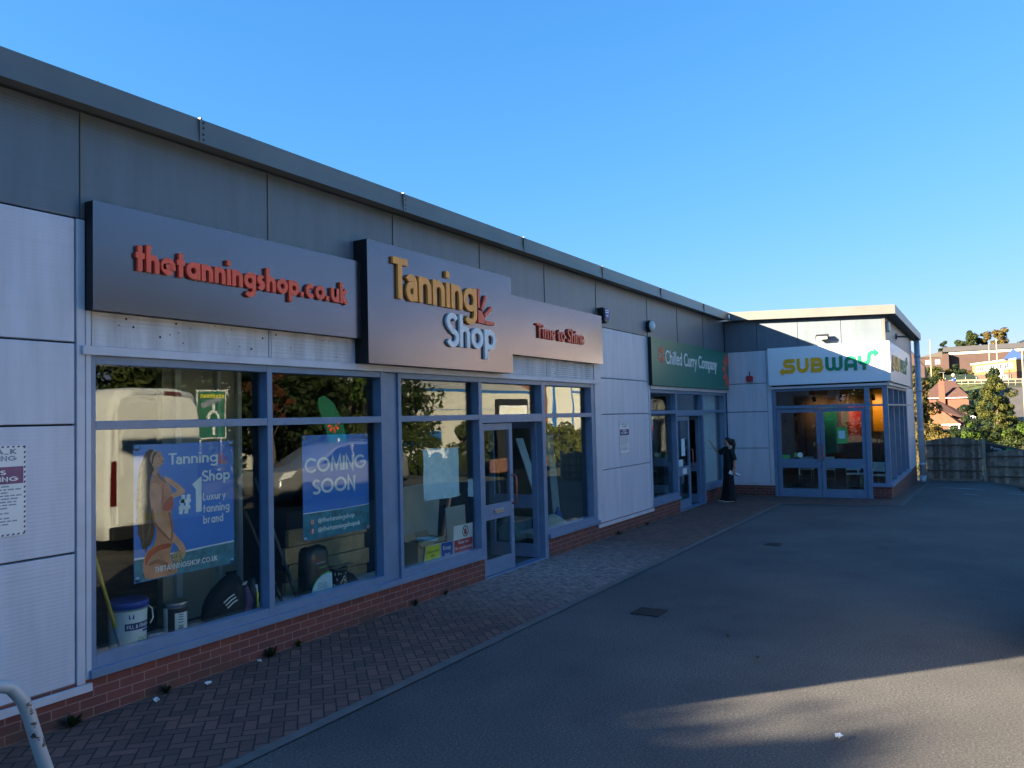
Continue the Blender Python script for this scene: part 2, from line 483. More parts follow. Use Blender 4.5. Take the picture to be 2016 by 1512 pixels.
M = {}
M['pale'] = ribbed('pale_cladding', (0.64, 0.64, 0.72), 0.030, 0.42, 0.14, 0.06)
M['pale_worn'] = ribbed('worn_pale_cladding', (0.68, 0.66, 0.68), 0.036, 0.5, 0.35, 0.30)
M['dark'] = ribbed('grey_cladding', (0.132, 0.165, 0.205), 0.030, 0.38, 0.16, 0.14)
M['trim'] = plain('pale_trim', (0.56, 0.56, 0.62), 0.4, 0, 0.10, 3)
M['roofmetal'] = plain('roof_trim_metal', (0.15, 0.15, 0.145), 0.36, 0.15, 0.12, 1.3, 0.05, 8)
M['soffit'] = plain('soffit_metal', (0.05, 0.053, 0.056), 0.5)
M['frame'] = plain('blue_grey_frame', (0.14, 0.22, 0.34), 0.38, 0.0, 0.10, 5)
M['brick'] = brick_mat('red_brick', ((0.23, 0.068, 0.054), (0.135, 0.050, 0.047)), (0.36, 0.22, 0.19))
M['brick_plain'] = brick_mat('orange_brick', ((0.19, 0.078, 0.048), (0.14, 0.058, 0.037)), (0.17, 0.11, 0.08), dirt=False)
M['glass'] = glass_mat('shop_glass')
M['glass_far'] = glass_mat('house_glass', (0.25, 0.28, 0.3), 2.0, 0.0)
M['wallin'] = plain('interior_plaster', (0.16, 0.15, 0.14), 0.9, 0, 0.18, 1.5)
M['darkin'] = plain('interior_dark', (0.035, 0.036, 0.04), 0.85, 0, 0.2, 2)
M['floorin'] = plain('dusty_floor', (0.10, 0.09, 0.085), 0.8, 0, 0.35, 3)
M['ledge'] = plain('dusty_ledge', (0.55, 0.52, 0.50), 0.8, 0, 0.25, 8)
M['plasterboard'] = plain('plasterboard', (0.55, 0.50, 0.40), 0.85, 0, 0.1, 2)
M['steel'] = plain('brushed_steel', (0.40, 0.41, 0.43), 0.3, 0.9, 0.1, 20)
M['white'] = plain('white_paint', (0.80, 0.78, 0.76), 0.4, 0, 0.04, 3)
M['black'] = plain('black_plastic', (0.018, 0.018, 0.02), 0.4, 0, 0.2, 9)
M['rubber'] = plain('rubber', (0.02, 0.02, 0.02), 0.8)
M['red'] = plain('red_plastic', (0.50, 0.03, 0.03), 0.35)
M['copper'] = plain('reddish_handle', (0.42, 0.12, 0.075), 0.3, 0.3)
M['concrete'] = plain('concrete', (0.125, 0.115, 0.11), 0.9, 0, 0.2, 4, 0.2, 80)
M['cardboard'] = plain('cardboard', (0.44, 0.28, 0.16), 0.85, 0, 0.12, 4)
M['timber'] = plain('pale_timber', (0.52, 0.38, 0.21), 0.7, 0, 0.25, 5)
M['wood'] = plain('rough_wood', (0.10, 0.068, 0.042), 0.8, 0, 0.25, 7)
M['yellow'] = plain('yellow_paint', (0.62, 0.45, 0.05), 0.45, 0, 0.15, 12)
M['bronze'] = plain('sign_bronze', (0.175, 0.155, 0.185), 0.22, 0.9, 0.06, 1)
M['signblack'] = plain('sign_return_black', (0.006, 0.006, 0.007), 0.6)
M['coral'] = plain('coral_lettering', (0.92, 0.105, 0.045), 0.42, 0, 0.05, 2)
M['gold'] = plain('gold_lettering', (0.97, 0.36, 0.055), 0.38, 0.1, 0.05, 2)
M['whitelet'] = plain('white_lettering', (0.82, 0.81, 0.80), 0.4, 0, 0.03, 2)
M['navy'] = plain('navy_print', (0.02, 0.035, 0.16), 0.5)
M['purple'] = plain('purple_print', (0.22, 0.07, 0.16), 0.5)
M['greyprint'] = plain('grey_print', (0.25, 0.27, 0.33), 0.6)
M['posterblue'] = plain('poster_blue', (0.006, 0.19, 0.62), 0.35, 0, 0.12, 2.0)
M['seablue'] = plain('poster_sea', (0.015, 0.20, 0.28), 0.35, 0, 0.45, 14)
M['skin'] = plain('skin', (0.50, 0.27, 0.18), 0.55, 0, 0.10, 6)
M['skinprint'] = plain('printed_skin', (0.74, 0.28, 0.14), 0.45, 0, 0.22, 7)
M['skinprint2'] = plain('printed_skin_lit', (0.82, 0.36, 0.20), 0.45, 0, 0.15, 9)
M['hairprint'] = plain('printed_hair', (0.10, 0.04, 0.02), 0.5, 0, 0.5, 30)
M['bikini'] = plain('printed_orange', (0.66, 0.10, 0.03), 0.45, 0, 0.15, 9)
M['straw'] = plain('printed_straw', (0.45, 0.30, 0.14), 0.6, 0, 0.6, 60)
M['paper'] = plain('pale_blue_paper', (0.55, 0.72, 0.78), 0.7, 0, 0.12, 9)
M['signyellow'] = plain('sign_yellow', (0.72, 0.66, 0.02), 0.45)
M['signblue'] = plain('sign_blue', (0.015, 0.06, 0.34), 0.45)
M['signred'] = plain('sign_red', (0.55, 0.02, 0.03), 0.45)
M['signgreen'] = plain('sign_green', (0.003, 0.16, 0.105), 0.35, 0, 0.06, 1)
M['subyellow'] = plain('bright_yellow_letter', (0.92, 0.42, 0.005), 0.4, 0, 0.03, 2)
M['subgreen'] = plain('bright_green_letter', (0.0, 0.24, 0.11), 0.4, 0, 0.03, 2)
M['subwhite'] = plain('sign_white_panel', (0.80, 0.82, 0.87), 0.25, 0, 0.02, 2)
M['palegreen'] = plain('green_print', (0.07, 0.42, 0.10), 0.5)
M['blackcloth'] = plain('black_cloth', (0.012, 0.012, 0.014), 0.9, 0, 0.2, 20, 0.2, 150)
M['darkgreencloth'] = plain('dark_green_cloth', (0.012, 0.020, 0.018), 0.9, 0, 0.2, 20, 0.2, 150)
M['hair'] = plain('dark_hair', (0.025, 0.016, 0.012), 0.5, 0, 0.4, 40)
M['hairtip'] = plain('hair_tips', (0.16, 0.09, 0.05), 0.5, 0, 0.4, 40)
M['vanwhite'] = plain('van_white', (0.80, 0.79, 0.76), 0.22, 0, 0.03, 1, coat=0.5)
M['carsilver'] = plain('car_silver', (0.42, 0.42, 0.42), 0.25, 0.6, 0.05, 1, coat=0.5)
M['carglass'] = plain('vehicle_glass', (0.012, 0.014, 0.016), 0.05, 0, 0.05, 1)
M['taillight'] = plain('tail_light_red', (0.10, 0.006, 0.006), 0.2)
M['flagteal'] = plain('flag_teal', (0.0, 0.13, 0.14), 0.6)
M['flaggreen'] = plain('flag_green', (0.015, 0.13, 0.075), 0.6)
M['roadgreen'] = plain('road_sign_green', (0.0, 0.12, 0.055), 0.4)
M['shedcream'] = plain('shed_cream', (0.60, 0.56, 0.48), 0.6, 0, 0.05, 0.6)
M['shedroof'] = plain('shed_roof', (0.36, 0.35, 0.32), 0.7, 0, 0.12, 0.5)
M['shedblue'] = plain('shed_blue', (0.02, 0.11, 0.32), 0.5)
M['brownclad'] = plain('brown_cladding', (0.06, 0.031, 0.025), 0.7, 0, 0.10, 0.4)
M['greyroof'] = plain('grey_roof', (0.11, 0.095, 0.08), 0.8, 0, 0.12, 0.4)
M['tile'] = plain('roof_tiles', (0.075, 0.036, 0.029), 0.85, 0, 0.22, 3)
M['tileorange'] = plain('orange_tiles', (0.22, 0.075, 0.04), 0.85, 0, 0.2, 3)
M['buff'] = plain('buff_render', (0.33, 0.17, 0.06), 0.8, 0, 0.1, 1)
M['bluecanopy'] = plain('blue_roof', (0.04, 0.08, 0.25), 0.5)
M['polecream'] = plain('pale_post', (0.33, 0.29, 0.20), 0.5)
M['fencewood'] = plain('weathered_fence', (0.26, 0.20, 0.155), 0.9, 0, 0.4, 5, 0.3, 60)
M['fencepost'] = plain('fence_post', (0.36, 0.29, 0.24), 0.9, 0, 0.2, 7)
M['bark'] = plain('bark', (0.10, 0.07, 0.05), 0.9, 0, 0.3, 5, 0.5, 30)
M['grass'] = plain('grass', (0.07, 0.085, 0.018), 0.9, 0, 0.4, 0.5, 0.3, 8)
M['hill'] = plain('hillside', (0.03, 0.034, 0.013), 0.95, 0, 0.45, 0.12)
M['tarmac_far'] = plain('road_tarmac', (0.075, 0.068, 0.065), 0.9, 0, 0.15, 0.5)
M['iron'] = plain('cast_iron', (0.035, 0.022, 0.016), 0.7, 0.3, 0.3, 20)
M['leaf_dark'] = leaf_mat('dark_leaves', (0.012, 0.022, 0.007), (0.03, 0.05, 0.012), (0.055, 0.066, 0.02))
M['leaf_mid'] = leaf_mat('mid_leaves', (0.022, 0.036, 0.008), (0.055, 0.075, 0.016), (0.11, 0.105, 0.028))
M['leaf_bright'] = leaf_mat('bright_leaves', (0.045, 0.085, 0.01), (0.095, 0.16, 0.018), (0.16, 0.21, 0.035))
M['leaf_autumn'] = leaf_mat('autumn_leaves', (0.08, 0.075, 0.018), (0.18, 0.125, 0.036), (0.30, 0.17, 0.06))
M['leaf_red'] = leaf_mat('red_leaves', (0.07, 0.03, 0.013), (0.15, 0.05, 0.018), (0.19, 0.09, 0.03))
M['leaf_conifer'] = leaf_mat('conifer_leaves', (0.010, 0.025, 0.013), (0.026, 0.046, 0.018), (0.06, 0.072, 0.022))
M['leaf_olive'] = leaf_mat('olive_leaves', (0.04, 0.05, 0.011), (0.10, 0.105, 0.022), (0.18, 0.165, 0.042))

def asphalt_mat():
    m, nt, b = nodes_of('asphalt')
    p = pos(nt)
    big = noise(nt, 0.35, 4, 0.6); mid = noise(nt, 2.2, 5, 0.65); fine = noise(nt, 52, 3, 0.8); sp = noise(nt, 34, 1, 0.5)
    c = ramp(nt, mid, [(0.25, (0.044, 0.043, 0.045)), (0.75, (0.080, 0.077, 0.077))])
    c = mix(nt, ramp(nt, big, [(0.42, 0.0), (0.62, 0.55)]), c, (0.11, 0.104, 0.096))
    c = mix(nt, 1.0, c, ramp(nt, fine, [(0.30, (0.42, 0.42, 0.42)), (0.50, (1.0, 1.0, 1.0)), (0.68, (2.1, 2.0, 1.9))]), 'MULTIPLY')
    c = mix(nt, ramp(nt, sp, [(0.70, 0.0), (0.76, 0.5)]), c, (0.22, 0.21, 0.20))
    st = N(nt, 'ShaderNodeMapping'); st.inputs['Scale'].default_value = (0.5, 1.6, 1); st.inputs['Rotation'].default_value = (0, 0, 0.4); LK(nt, p, st.inputs[0])
    c = mix(nt, ramp(nt, noise(nt, 1.3, 6, 0.7, st.outputs[0]), [(0.64, 0.0), (0.74, 0.35)]), c, (0.13, 0.13, 0.13))
    c = mix(nt, ramp(nt, noise(nt, 0.55, 6, 0.7), [(0.50, 0.0), (0.75, 0.5)]), c, (0.04, 0.038, 0.037))
    LK(nt, c, b.inputs['Base Color'])
    b.inputs['Roughness'].default_value = 0.88
    bump(nt, b, math_n(nt, 'ADD', noise(nt, 110, 3, 0.7), math_n(nt, 'MULTIPLY', mid, 0.4)), 0.7, 0.008)
    return m
M['asphalt'] = asphalt_mat()

def paving_mat():
    """200 x 100 block paving in herringbone, with a dusting of plaster by the shop door"""
    m, nt, b = nodes_of('block_paving')
    p = pos(nt)
    mp = N(nt, 'ShaderNodeMapping'); mp.inputs['Rotation'].default_value = (0, 0, RAD(45)); mp.inputs['Scale'].default_value = (10, 10, 10); LK(nt, p, mp.inputs[0])
    sep = N(nt, 'ShaderNodeSeparateXYZ'); LK(nt, mp.outputs[0], sep.inputs[0])
    X, Y = sep.outputs[0], sep.outputs[1]
    i = math_n(nt, 'FLOOR', X); j = math_n(nt, 'FLOOR', Y)
    fx = math_n(nt, 'SUBTRACT', X, i); fy = math_n(nt, 'SUBTRACT', Y, j)
    k = math_n(nt, 'FLOORED_MODULO', math_n(nt, 'SUBTRACT', i, j), 4.0)
    eq = lambda v: math_n(nt, 'COMPARE', k, float(v), 0.2)
    k0, k1, k2, k3 = eq(0), eq(1), eq(2), eq(3)
    big = lambda d, e: math_n(nt, 'ADD', d, math_n(nt, 'MULTIPLY', e, 10.0))
    dl = big(fx, k1); dr = big(math_n(nt, 'SUBTRACT', 1.0, fx), k0)
    db = big(fy, k2); dt = big(math_n(nt, 'SUBTRACT', 1.0, fy), k3)
    d = math_n(nt, 'MINIMUM', math_n(nt, 'MINIMUM', dl, dr), math_n(nt, 'MINIMUM', db, dt))
    joint = N(nt, 'ShaderNodeMapRange'); joint.inputs[1].default_value = 0.02; joint.inputs[2].default_value = 0.09; LK(nt, d, joint.inputs[0])
    cid = N(nt, 'ShaderNodeCombineXYZ'); LK(nt, math_n(nt, 'SUBTRACT', i, k1), cid.inputs[0]); LK(nt, math_n(nt, 'SUBTRACT', j, k2), cid.inputs[1])
    wnz = N(nt, 'ShaderNodeTexWhiteNoise', noise_dimensions='2D'); LK(nt, cid.outputs[0], wnz.inputs['Vector'])
    c = ramp(nt, wnz.outputs['Value'], [(0.0, (0.135, 0.064, 0.048)), (0.6, (0.20, 0.094, 0.070)), (1.0, (0.27, 0.122, 0.088))])
    c = mix(nt, math_n(nt, 'MULTIPLY', noise(nt, 3.0, 5, 0.6), 0.7), c, (0.05, 0.044, 0.038))
    c = mix(nt, joint.outputs[0], (0.012, 0.012, 0.011), c)
    # white plaster dust trodden out of the doorway
    sub = N(nt, 'ShaderNodeVectorMath', operation='DISTANCE'); LK(nt, p, sub.inputs[0]); sub.inputs[1].default_value = (10.7, -0.35, 0)
    mr = N(nt, 'ShaderNodeMapRange'); mr.inputs[1].default_value = 0.2; mr.inputs[2].default_value = 3.2; mr.inputs[3].default_value = 1.0; mr.inputs[4].default_value = 0.0; LK(nt, sub.outputs['Value'], mr.inputs[0])
    dust = math_n(nt, 'MULTIPLY', mr.outputs[0], ramp(nt, noise(nt, 9.0, 7, 0.75), [(0.34, 0.0), (0.74, 1.0)]))
    c = mix(nt, math_n(nt, 'MULTIPLY', dust, 0.62), c, (0.72, 0.66, 0.64))
    sp = ramp(nt, noise(nt, 26, 2), [(0.74, 0.0), (0.79, 0.6)])
    c = mix(nt, sp, c, (0.14, 0.14, 0.135))
    LK(nt, c, b.inputs['Base Color']); b.inputs['Roughness'].default_value = 0.88
    bump(nt, b, math_n(nt, 'ADD', joint.outputs[0], math_n(nt, 'MULTIPLY', noise(nt, 40, 3), 0.5)), 0.7, 0.006)
    return m
M['paving'] = paving_mat()
def hoop_mat():
    m, nt, b = nodes_of('chipped_white_paint')
    f = ramp(nt, noise(nt, 7.0, 5, 0.65), [(0.60, 0.0), (0.63, 1.0)])
    LK(nt, mix(nt, f, (0.42, 0.43, 0.44), (0.09, 0.05, 0.035)), b.inputs['Base Color']); b.inputs['Roughness'].default_value = 0.4
    return m
M['hoop'] = hoop_mat()

# ------------------------------------------------------------------ ground
def sstep(t):
    t = min(max(t, 0.0), 1.0); return t*t*(3-2*t)
def ground(x, y):
    t = sstep((x-22)/10.0)
    return -0.27*t - 0.17*t*min(max((-6.2-y)/1.0, 0), 1)
PROF = [(-2000,-.12),(-45,-.12),(22,-.12),(32,-.45),(36,-1.5),(60,-2.3),(150,-2.0),(180,-1.2),(200,1.4),(215,5.6),(226,7.4),(246,8.7),(330,13),(378,17),(430,19.5),(700,24),(2500,24)]
def hillz(x):
    for (a, za), (b, zb) in zip(PROF, PROF[1:]):
        if a <= x <= b: return za + (zb-za)*(x-a)/(b-a)
    return 24
def sheet(name, mat, xs, ys, fz, kind='structure'):
    mb = MB(); n = len(ys)
    vs = [(x, y, fz(x, y)) for x in xs for y in ys]
    fs = [(i*n+j, (i+1)*n+j, (i+1)*n+j+1, i*n+j+1) for i in range(len(xs)-1) for j in range(n-1)]
    mb.add(vs, fs, 0, True)
    return tag(mb.build(name, mat, origin=(0, 0, 0)), kind=kind)
rx = [-2000,-600,-200,-60,-45,0,20,22,26,32,33,36,42,50,60,75,90,110,130,150,165,180,190,200,208,215,220,226,236,246,270,300,330,355,378,400,430,500,700,1200,2500]
ry = [-1500,-600,-300,-150,-90,-60,-40,-30,-24,-18,-14,-10,-6,-2,2,8,16,25,40,60,100,200,500,1500]
def terr(x, y):
    z = hillz(x)
    if x > 34: z += 0.5*math.sin(x*0.09+y*0.13) * sstep((x-34)/20)
    return z
sheet('hillside', M['hill'], rx, ry, terr)
sheet('car_park', M['asphalt'], [-45,-20,0,10,20,22]+[22.5+0.5*i for i in range(20)], [-30,-20,-12,-9,-7.6,-7.2,-7,-6.8,-6.6,-6.4,-6.2,-5,-4,-3,-1.85,0,40], lambda x, y: ground(x, y))
# pavement in front of the shops, then round the wing
def strip(name, mat, a_pts, b_pts, dz):
    mb = MB(); vs = []
    for a, b in zip(a_pts, b_pts): vs += [(a[0], a[1], ground(*a)+dz), (b[0], b[1], ground(*b)+dz)]
    mb.add(vs, [(2*i, 2*i+2, 2*i+3, 2*i+1) for i in range(len(a_pts)-1)])
    return tag(mb.build(name, mat, origin=(0, 0, 0)), kind='structure')
wx = [22.46+0.5*i for i in range(19)]
outer = [(-6,-1.72),(5,-1.72),(12,-1.72),(20.66,-1.72),(21.06,-4.42)] + [(x, -4.47) for x in wx]
inner = [(-6,0.2),(5,0.2),(12,0.2),(22.46,0.2),(22.46,-4.1)] + [(x, -4.1) for x in wx]
inner[4] = (22.46, -4.1)
strip('pavement', M['paving'], outer, inner, 0.008)
kerb_o = [(-6,-1.83),(5,-1.83),(12,-1.83),(20.57,-1.83),(20.97,-4.54)] + [(x, -4.57) for x in wx]
strip('kerb_edging', M['concrete'], kerb_o, outer, 0.013)

# ------------------------------------------------------------------ the terrace of shops
B = thing('retail_building', 'long single-storey terrace of shops clad in grey metal with a projecting end wing', 'building', (1.76, 0, 0))
def part(name, mat, x0, x1, y0, y1, z0, z1, parent=None, bevel=0.0):
    return box(name, mat, x0, x1, y0, y1, z0, z1, parent or B, bevel)
# solid walls
w = MB()
w.box(1.76, 3.80, .06, .30, 0, 4.92); w.box(3.80, 13.56, .06, .30, 2.96, 4.92); w.box(13.56, 16.42, .06, .30, 0, 4.92)
w.box(16.42, 22.3, .06, .30, 2.96, 4.92); w.box(22.3, 22.52, .06, .30, 0, 4.92)
w.box(1.76, 1.90, .30, 14, 0, 4.92); w.box(1.90, 31.3, 13.8, 14, 0, 4.92); w.box(31.1, 31.3, -4.08, 13.8, -0.6, 4.7)
w.box(22.52, 22.72, -1.27, .06, 0, 4.9); w.box(22.52, 22.72, -4.06, -1.27, 2.98, 4.74)
w.box(22.72, 31.1, -4.08, -3.9, 2.98, 4.74); w.box(28.25, 31.1, -4.08, -3.9, -0.6, 2.98)
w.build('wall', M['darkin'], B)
# brick plinths
w = MB()
w.box(1.76, 9.66, -.004, .05, -.1, .316); w.box(3.80, 9.64, .05, .26, -.1, .31)
w.box(11.62, 18.2, -.004, .05, -.1, .316); w.box(11.62, 13.56, .05, .26, -.1, .31); w.box(16.42, 18.2, .05, .26, -.1, .31)
w.box(20.26, 22.44, -.004, .05, -.1, .316); w.box(20.26, 22.3, .05, .26, -.1, .31)
w.box(22.445, 22.51, -1.25, -.006, -.1, .29)
w.box(22.445, 22.60, -4.15, -3.72, -.15, .31); w.box(22.60, 31.3, -4.15, -4.09, -.6, .31); w.box(22.6, 28.25, -4.09, -3.9, -.6, .30)
w.build('brick_plinth', M['brick'], B)
# pale wall panels
def pale(x0, x1, rows, mat='pale'):
    for z0, z1 in rows: part('wall_panel', M[mat], x0, x1, -.002, .058, z0, z1, bevel=.006)
pale(1.79, 3.672, [(.29, 1.330), (1.345, 2.350), (2.365, 3.010), (3.025, 4.028)])
pale(13.868, 16.34, [(.305, 1.283), (1.297, 2.343), (2.357, 3.043), (3.057, 4.028)])
for x0, x1 in ((3.815, 5.688), (5.728, 7.708), (7.748, 9.698), (9.738, 11.688), (11.728, 13.56)):
    part('header_panel', M['pale_worn'], x0, x1, 0.0, .058, 3.005, 4.028, bevel=.004)
for x0, x1 in ((16.46, 18.40), (18.43, 20.44), (20.47, 22.44)):
    part('header_panel', M['pale'], x0, x1, 0.0, .058, 2.98, 4.028, bevel=.004)
for z0, z1 in ((.36, 1.312), (1.328, 2.322), (2.338, 3.112), (3.128, 4.022)):
    part('wall_panel', M['pale'], 22.448, 22.518, -1.13, -.01, z0, z1, bevel=.006)
# old screw holes left in the worn header
w = MB()
rnd = random.Random(4)
for i in range(30):
    x = rnd.uniform(3.9, 7.2) if i < 22 else rnd.uniform(10.8, 13.4)
    disc(w, x, rnd.uniform(3.06, 3.27), rnd.choice((.006, .007, .011)), FM(-.001), 0.0, .002, 0, 8)
w.build('screw_hole', M['black'], B)
# trims: vertical strips, window heads, bottom trims
w = MB()
w.box(3.684, 3.752, -.012, .058, .29, 4.03); w.box(3.756, 3.80, -.016, .058, .316, 4.03)
w.box(13.56, 13.64, -.014, .06, .316, 4.03); w.box(13.645, 13.856, -.010, .058, .316, 4.03)
w.box(16.352, 16.425, -.012, .058, .316, 4.03)
for x in (5.70, 7.72, 9.71, 11.70):
    w.box(x-.010, x+.014, -.008, .058, 3.005, 4.03)
w.box(1.78, 3.80, -.030, .06, .222, .285); w.box(13.56, 16.43, -.030, .06, .235, .298)
w.box(3.72, 13.66, -.040, .07, 2.925, 3.0)
w.box(16.43, 22.44, -.040, .07, 2.88, 2.96)
w.box(22.435, 22.52, -1.25, -.01, .295, .355); w.box(22.44, 22.518, -1.25, -1.14, .36, 4.02)
w.box(22.39, 22.50, -4.21, -1.15, 2.93, 2.995); w.box(22.50, 28.4, -4.21, -4.10, 2.93, 2.995)
w.build('pale_trim', M['trim'], B, bevel=.004)
# dark upper cladding
js = [1.79, 3.73, 5.71, 7.73, 9.72, 11.71, 13.77, 16.44, 18.42, 20.46, 22.44]
for a, b in zip(js, js[1:]):
    part('upper_cladding_panel', M['dark'], a+.03, b-.012, .004, .058, 4.042, 4.925, bevel=.004)
w = MB()
for x in js[1:-1]:
    w.box(x-.010, x+.008, -.006, .058, 4.042, 4.925); w.box(x+.010, x+.028, -.002, .058, 4.042, 4.925)
w.build('cladding_joint_strip', M['roofmetal'], B)
for a, b in ((-.01, -.90), (-.912, -2.0), (-2.012, -3.1), (-3.112, -4.10)):
    part('upper_cladding_panel', M['dark'], 22.450, 22.518, a, b, 4.035, 4.87, bevel=.004)
part('corner_strip', M['roofmetal'], 22.440, 22.52, -4.17, -4.104, 3.0, 4.75, bevel=.004)
for a, b in ((22.53, 24.5), (24.515, 26.5), (26.515, 28.5), (28.515, 31.28)):
    part('upper_cladding_panel', M['dark'], a, b, -4.15, -4.09, 3.0, 4.735, bevel=.004)
for z0, z1 in ((.32, 1.3), (1.315, 2.42), (2.435, 2.985)):
    part('wall_panel', M['pale'], 28.36, 31.28, -4.152, -4.09, z0, z1, bevel=.006)
# roof
rf = MB(); rf.box(1.76, 31.3, .02, 14.2, 4.93, 5.10); rf.box(22.5, 31.3, -4.1, .02, 4.75, 4.93)
roof = rf.build('roof', M['roofmetal'], B)
fp = [(-.235, 4.905), (-.222, 5.02), (-.218, 5.13), (-.20, 5.14), (.06, 5.155), (.06, 4.93), (-.20, 4.925), (-.205, 4.905)]
w = MB(); n = len(fp)
vs = [(1.60, y, z) for y, z in fp] + [(22.215, y, z) for y, z in fp]
w.add(vs, [tuple(range(n)), tuple(range(2*n-1, n-1, -1))] + [(i, i+n, (i+1) % n+n, (i+1) % n) for i in range(n)])
w.build('fascia', M['roofmetal'], roof)
zt = lambda y: 5.14 - 0.0405*(-y-.2)
zb = lambda y: 4.905 - 0.0405*(-y-.2)
w = MB()
for x0, x1, yA, yB, dz in ((22.20, 22.235, -.24, -4.44, 0.0),):
    vs = [(x, y, z) for x in (x0, x1) for y, z in ((yA, zb(yA)), (yB, zb(yB)), (yB, zt(yB)), (yA, zt(yA)))]
    w.add(vs, [(0,1,2,3), (7,6,5,4), (0,4,5,1), (1,5,6,2), (2,6,7,3), (3,7,4,0)])
vs = [(x, y, z) for x in (22.236, 22.52) for y, z in ((.05, zt(.05)-.03), (-4.40, zt(-4.40)-.03), (-4.40, zt(-4.40)+.006), (.05, zt(.05)+.006))]
w.add(vs, [(0,1,2,3), (7,6,5,4), (0,4,5,1), (1,5,6,2), (2,6,7,3), (3,7,4,0)])
w.box(22.236, 31.75, -4.44, -4.40, zb(-4.44), zt(-4.44)); w.box(22.52, 31.75, -4.40, -4.0, zt(-4.44)-.05, zt(-4.44)-.004)
w.box(31.71, 31.75, -4.40, -2.0, zb(-4.44), zt(-4.44)-.005)
w.build('fascia', M['roofmetal'], roof)
w = MB()
w.box(1.62, 22.2, -.20, .055, 4.928, 4.938)
vs = [(x, y, z) for x in (22.236, 22.518) for y, z in ((-.2, zb(-.2)+.03), (-4.39, zb(-4.39)+.03), (-4.39, zb(-4.39)+.045), (-.2, zb(-.2)+.045))]
w.add(vs, [(0,1,2,3), (7,6,5,4), (0,4,5,1), (1,5,6,2), (2,6,7,3), (3,7,4,0)])
w.box(22.52, 31.7, -4.395, -4.09, zb(-4.4)+.02, zb(-4.4)+.035)
w.build('soffit', M['soffit'], roof)
for x in (1.75, 4.708, 7.661, 10.637, 13.60, 16.73, 19.88):
    s = MB(); s.box(x-.012, x+.012, -.242, -.20, 4.91, 5.135)
    for z in (4.94, 4.99, 5.05, 5.10): disc(s, x+.03, z, .011, FM(-.218), 0, .022, 1, 8)
    s.build('fascia_strap', [M['roofmetal'], M['black']], roof)
w = MB()
for x in [2.2+1.55*i for i in range(13)]: w.lathe([(.006, 0), (.006, .008), (.002, .013)], (x, -.20, 5.135), 8)
w.build('roof_screw', M['soffit'], roof)

# shopfront glazing --------------------------------------------------------------------
F = M['frame']
# unit with the long window -----------------------------------------------------------
def window(mb, panes, x0, x1, z0, z1, ztr):
    """one fixed light with a fanlight over it: adds its rails to the unit's frame and notes its two panes"""
    mb.box(x0, x1, .003, .14, z0, z0+.15); mb.box(x0, x1, .003, .14, z1-.07, z1); mb.box(x0, x1, .003, .14, ztr-.035, ztr+.04)
    panes += [(x0, x1, z0+.15, ztr-.035), (x0, x1, ztr+.04, z1-.07)]
def add_panes(f, panes, y=.112):
    for x0, x1, z0, z1 in panes: box('pane', M['glass'], x0, x1, y, y+.010, z0, z1, f)
ZT = 2.345
w = MB(); pn = []
for a, b in ((3.80, 3.85), (5.665, 5.735), (7.44, 7.51), (7.77, 7.83), (13.42, 13.555)): w.box(a, b, 0, .142, .316, 2.93)
for a, b in ((9.60, 9.69), (11.50, 11.62)): w.box(a, b, 0, .142, .0, 2.93)
w.box(7.512, 7.768, .03, .10, .35, 2.92)
w.box(3.78, 9.66, -.045, .0, .318, .385); w.box(11.62, 13.60, -.045, .0, .318, .385)
for a, b in ((3.85, 5.665), (5.735, 7.44), (7.83, 9.60), (11.62, 13.42)): window(w, pn, a, b, .318, 2.925, ZT)
w.box(9.69, 11.5, .003, .14, 2.26, 2.385); w.box(9.69, 11.5, .003, .14, 2.855, 2.925); w.box(9.69, 11.5, .0, .20, .0, .022)
pn.append((9.69, 11.5, 2.385, 2.855))
add_panes(w.build('window_frame', F, B, bevel=.004), pn)

def door_leaf(mat4, wd, ht, mid0, mid1, bot, plate=False, pull=1, both=False, st=.095, clear=True, paper=False):
    """glazed door leaf: u from the hinge, v through its thickness, z up"""
    mb = MB(mat4)
    mb.box(0, st, 0, .05, 0, ht); mb.box(wd-st, wd, 0, .05, 0, ht)
    mb.box(st, wd-st, .002, .048, ht-.10, ht); mb.box(st, wd-st, .002, .048, 0, bot); mb.box(st, wd-st, .002, .048, mid0, mid1)
    d = mb.build('door', F, B, bevel=.003)
    for a, b in ((bot, mid0), (mid1, ht-.10)):
        MB(mat4).box(st, wd-st, .02, .03, a, b).build('pane', M['glass'], d)
    h = MB(mat4); u = wd-st*.5
    for sgn, v in (((-1, 0.0), (1, .05)) if both else ((-1, 0.0),)):
        h.tube([(u, v, .98), (u, v+sgn*.075, 1.0), (u, v+sgn*.085, 1.04), (u, v+sgn*.085, 1.36), (u, v+sgn*.075, 1.40), (u, v, 1.42)], .014, 8)
    if pull: h.build('handle', M['copper'], d)
    if plate:
        p = MB(mat4); p.box(wd/2-.13, wd/2+.13, -.012, .002, (mid0+mid1)/2-.03, (mid0+mid1)/2+.035); p.build('letter_plate', M['steel'], d, bevel=.004)
    l = MB(mat4); l.lathe([(.0, 0), (.014, 0), (.014, .012), (0, .012)], (u, -.001, .88), 10, ax=Matrix.Rotation(RAD(90), 3, 'X'))
    l.build('lock', M['steel'], d)
    return d
def place(x, y, z, ang): return Matrix.Translation((x, y, z)) @ Matrix.Rotation(RAD(ang), 4, 'Z')
door_leaf(place(9.70, .045, .03, 0), .895, 2.22, .80, 1.02, .22, plate=True)
tag(door_leaf(place(11.49, .10, .03, 94), .895, 2.22, .80, 1.02, .22, pull=0), 'glazed leaf standing wide open into the dark shop')

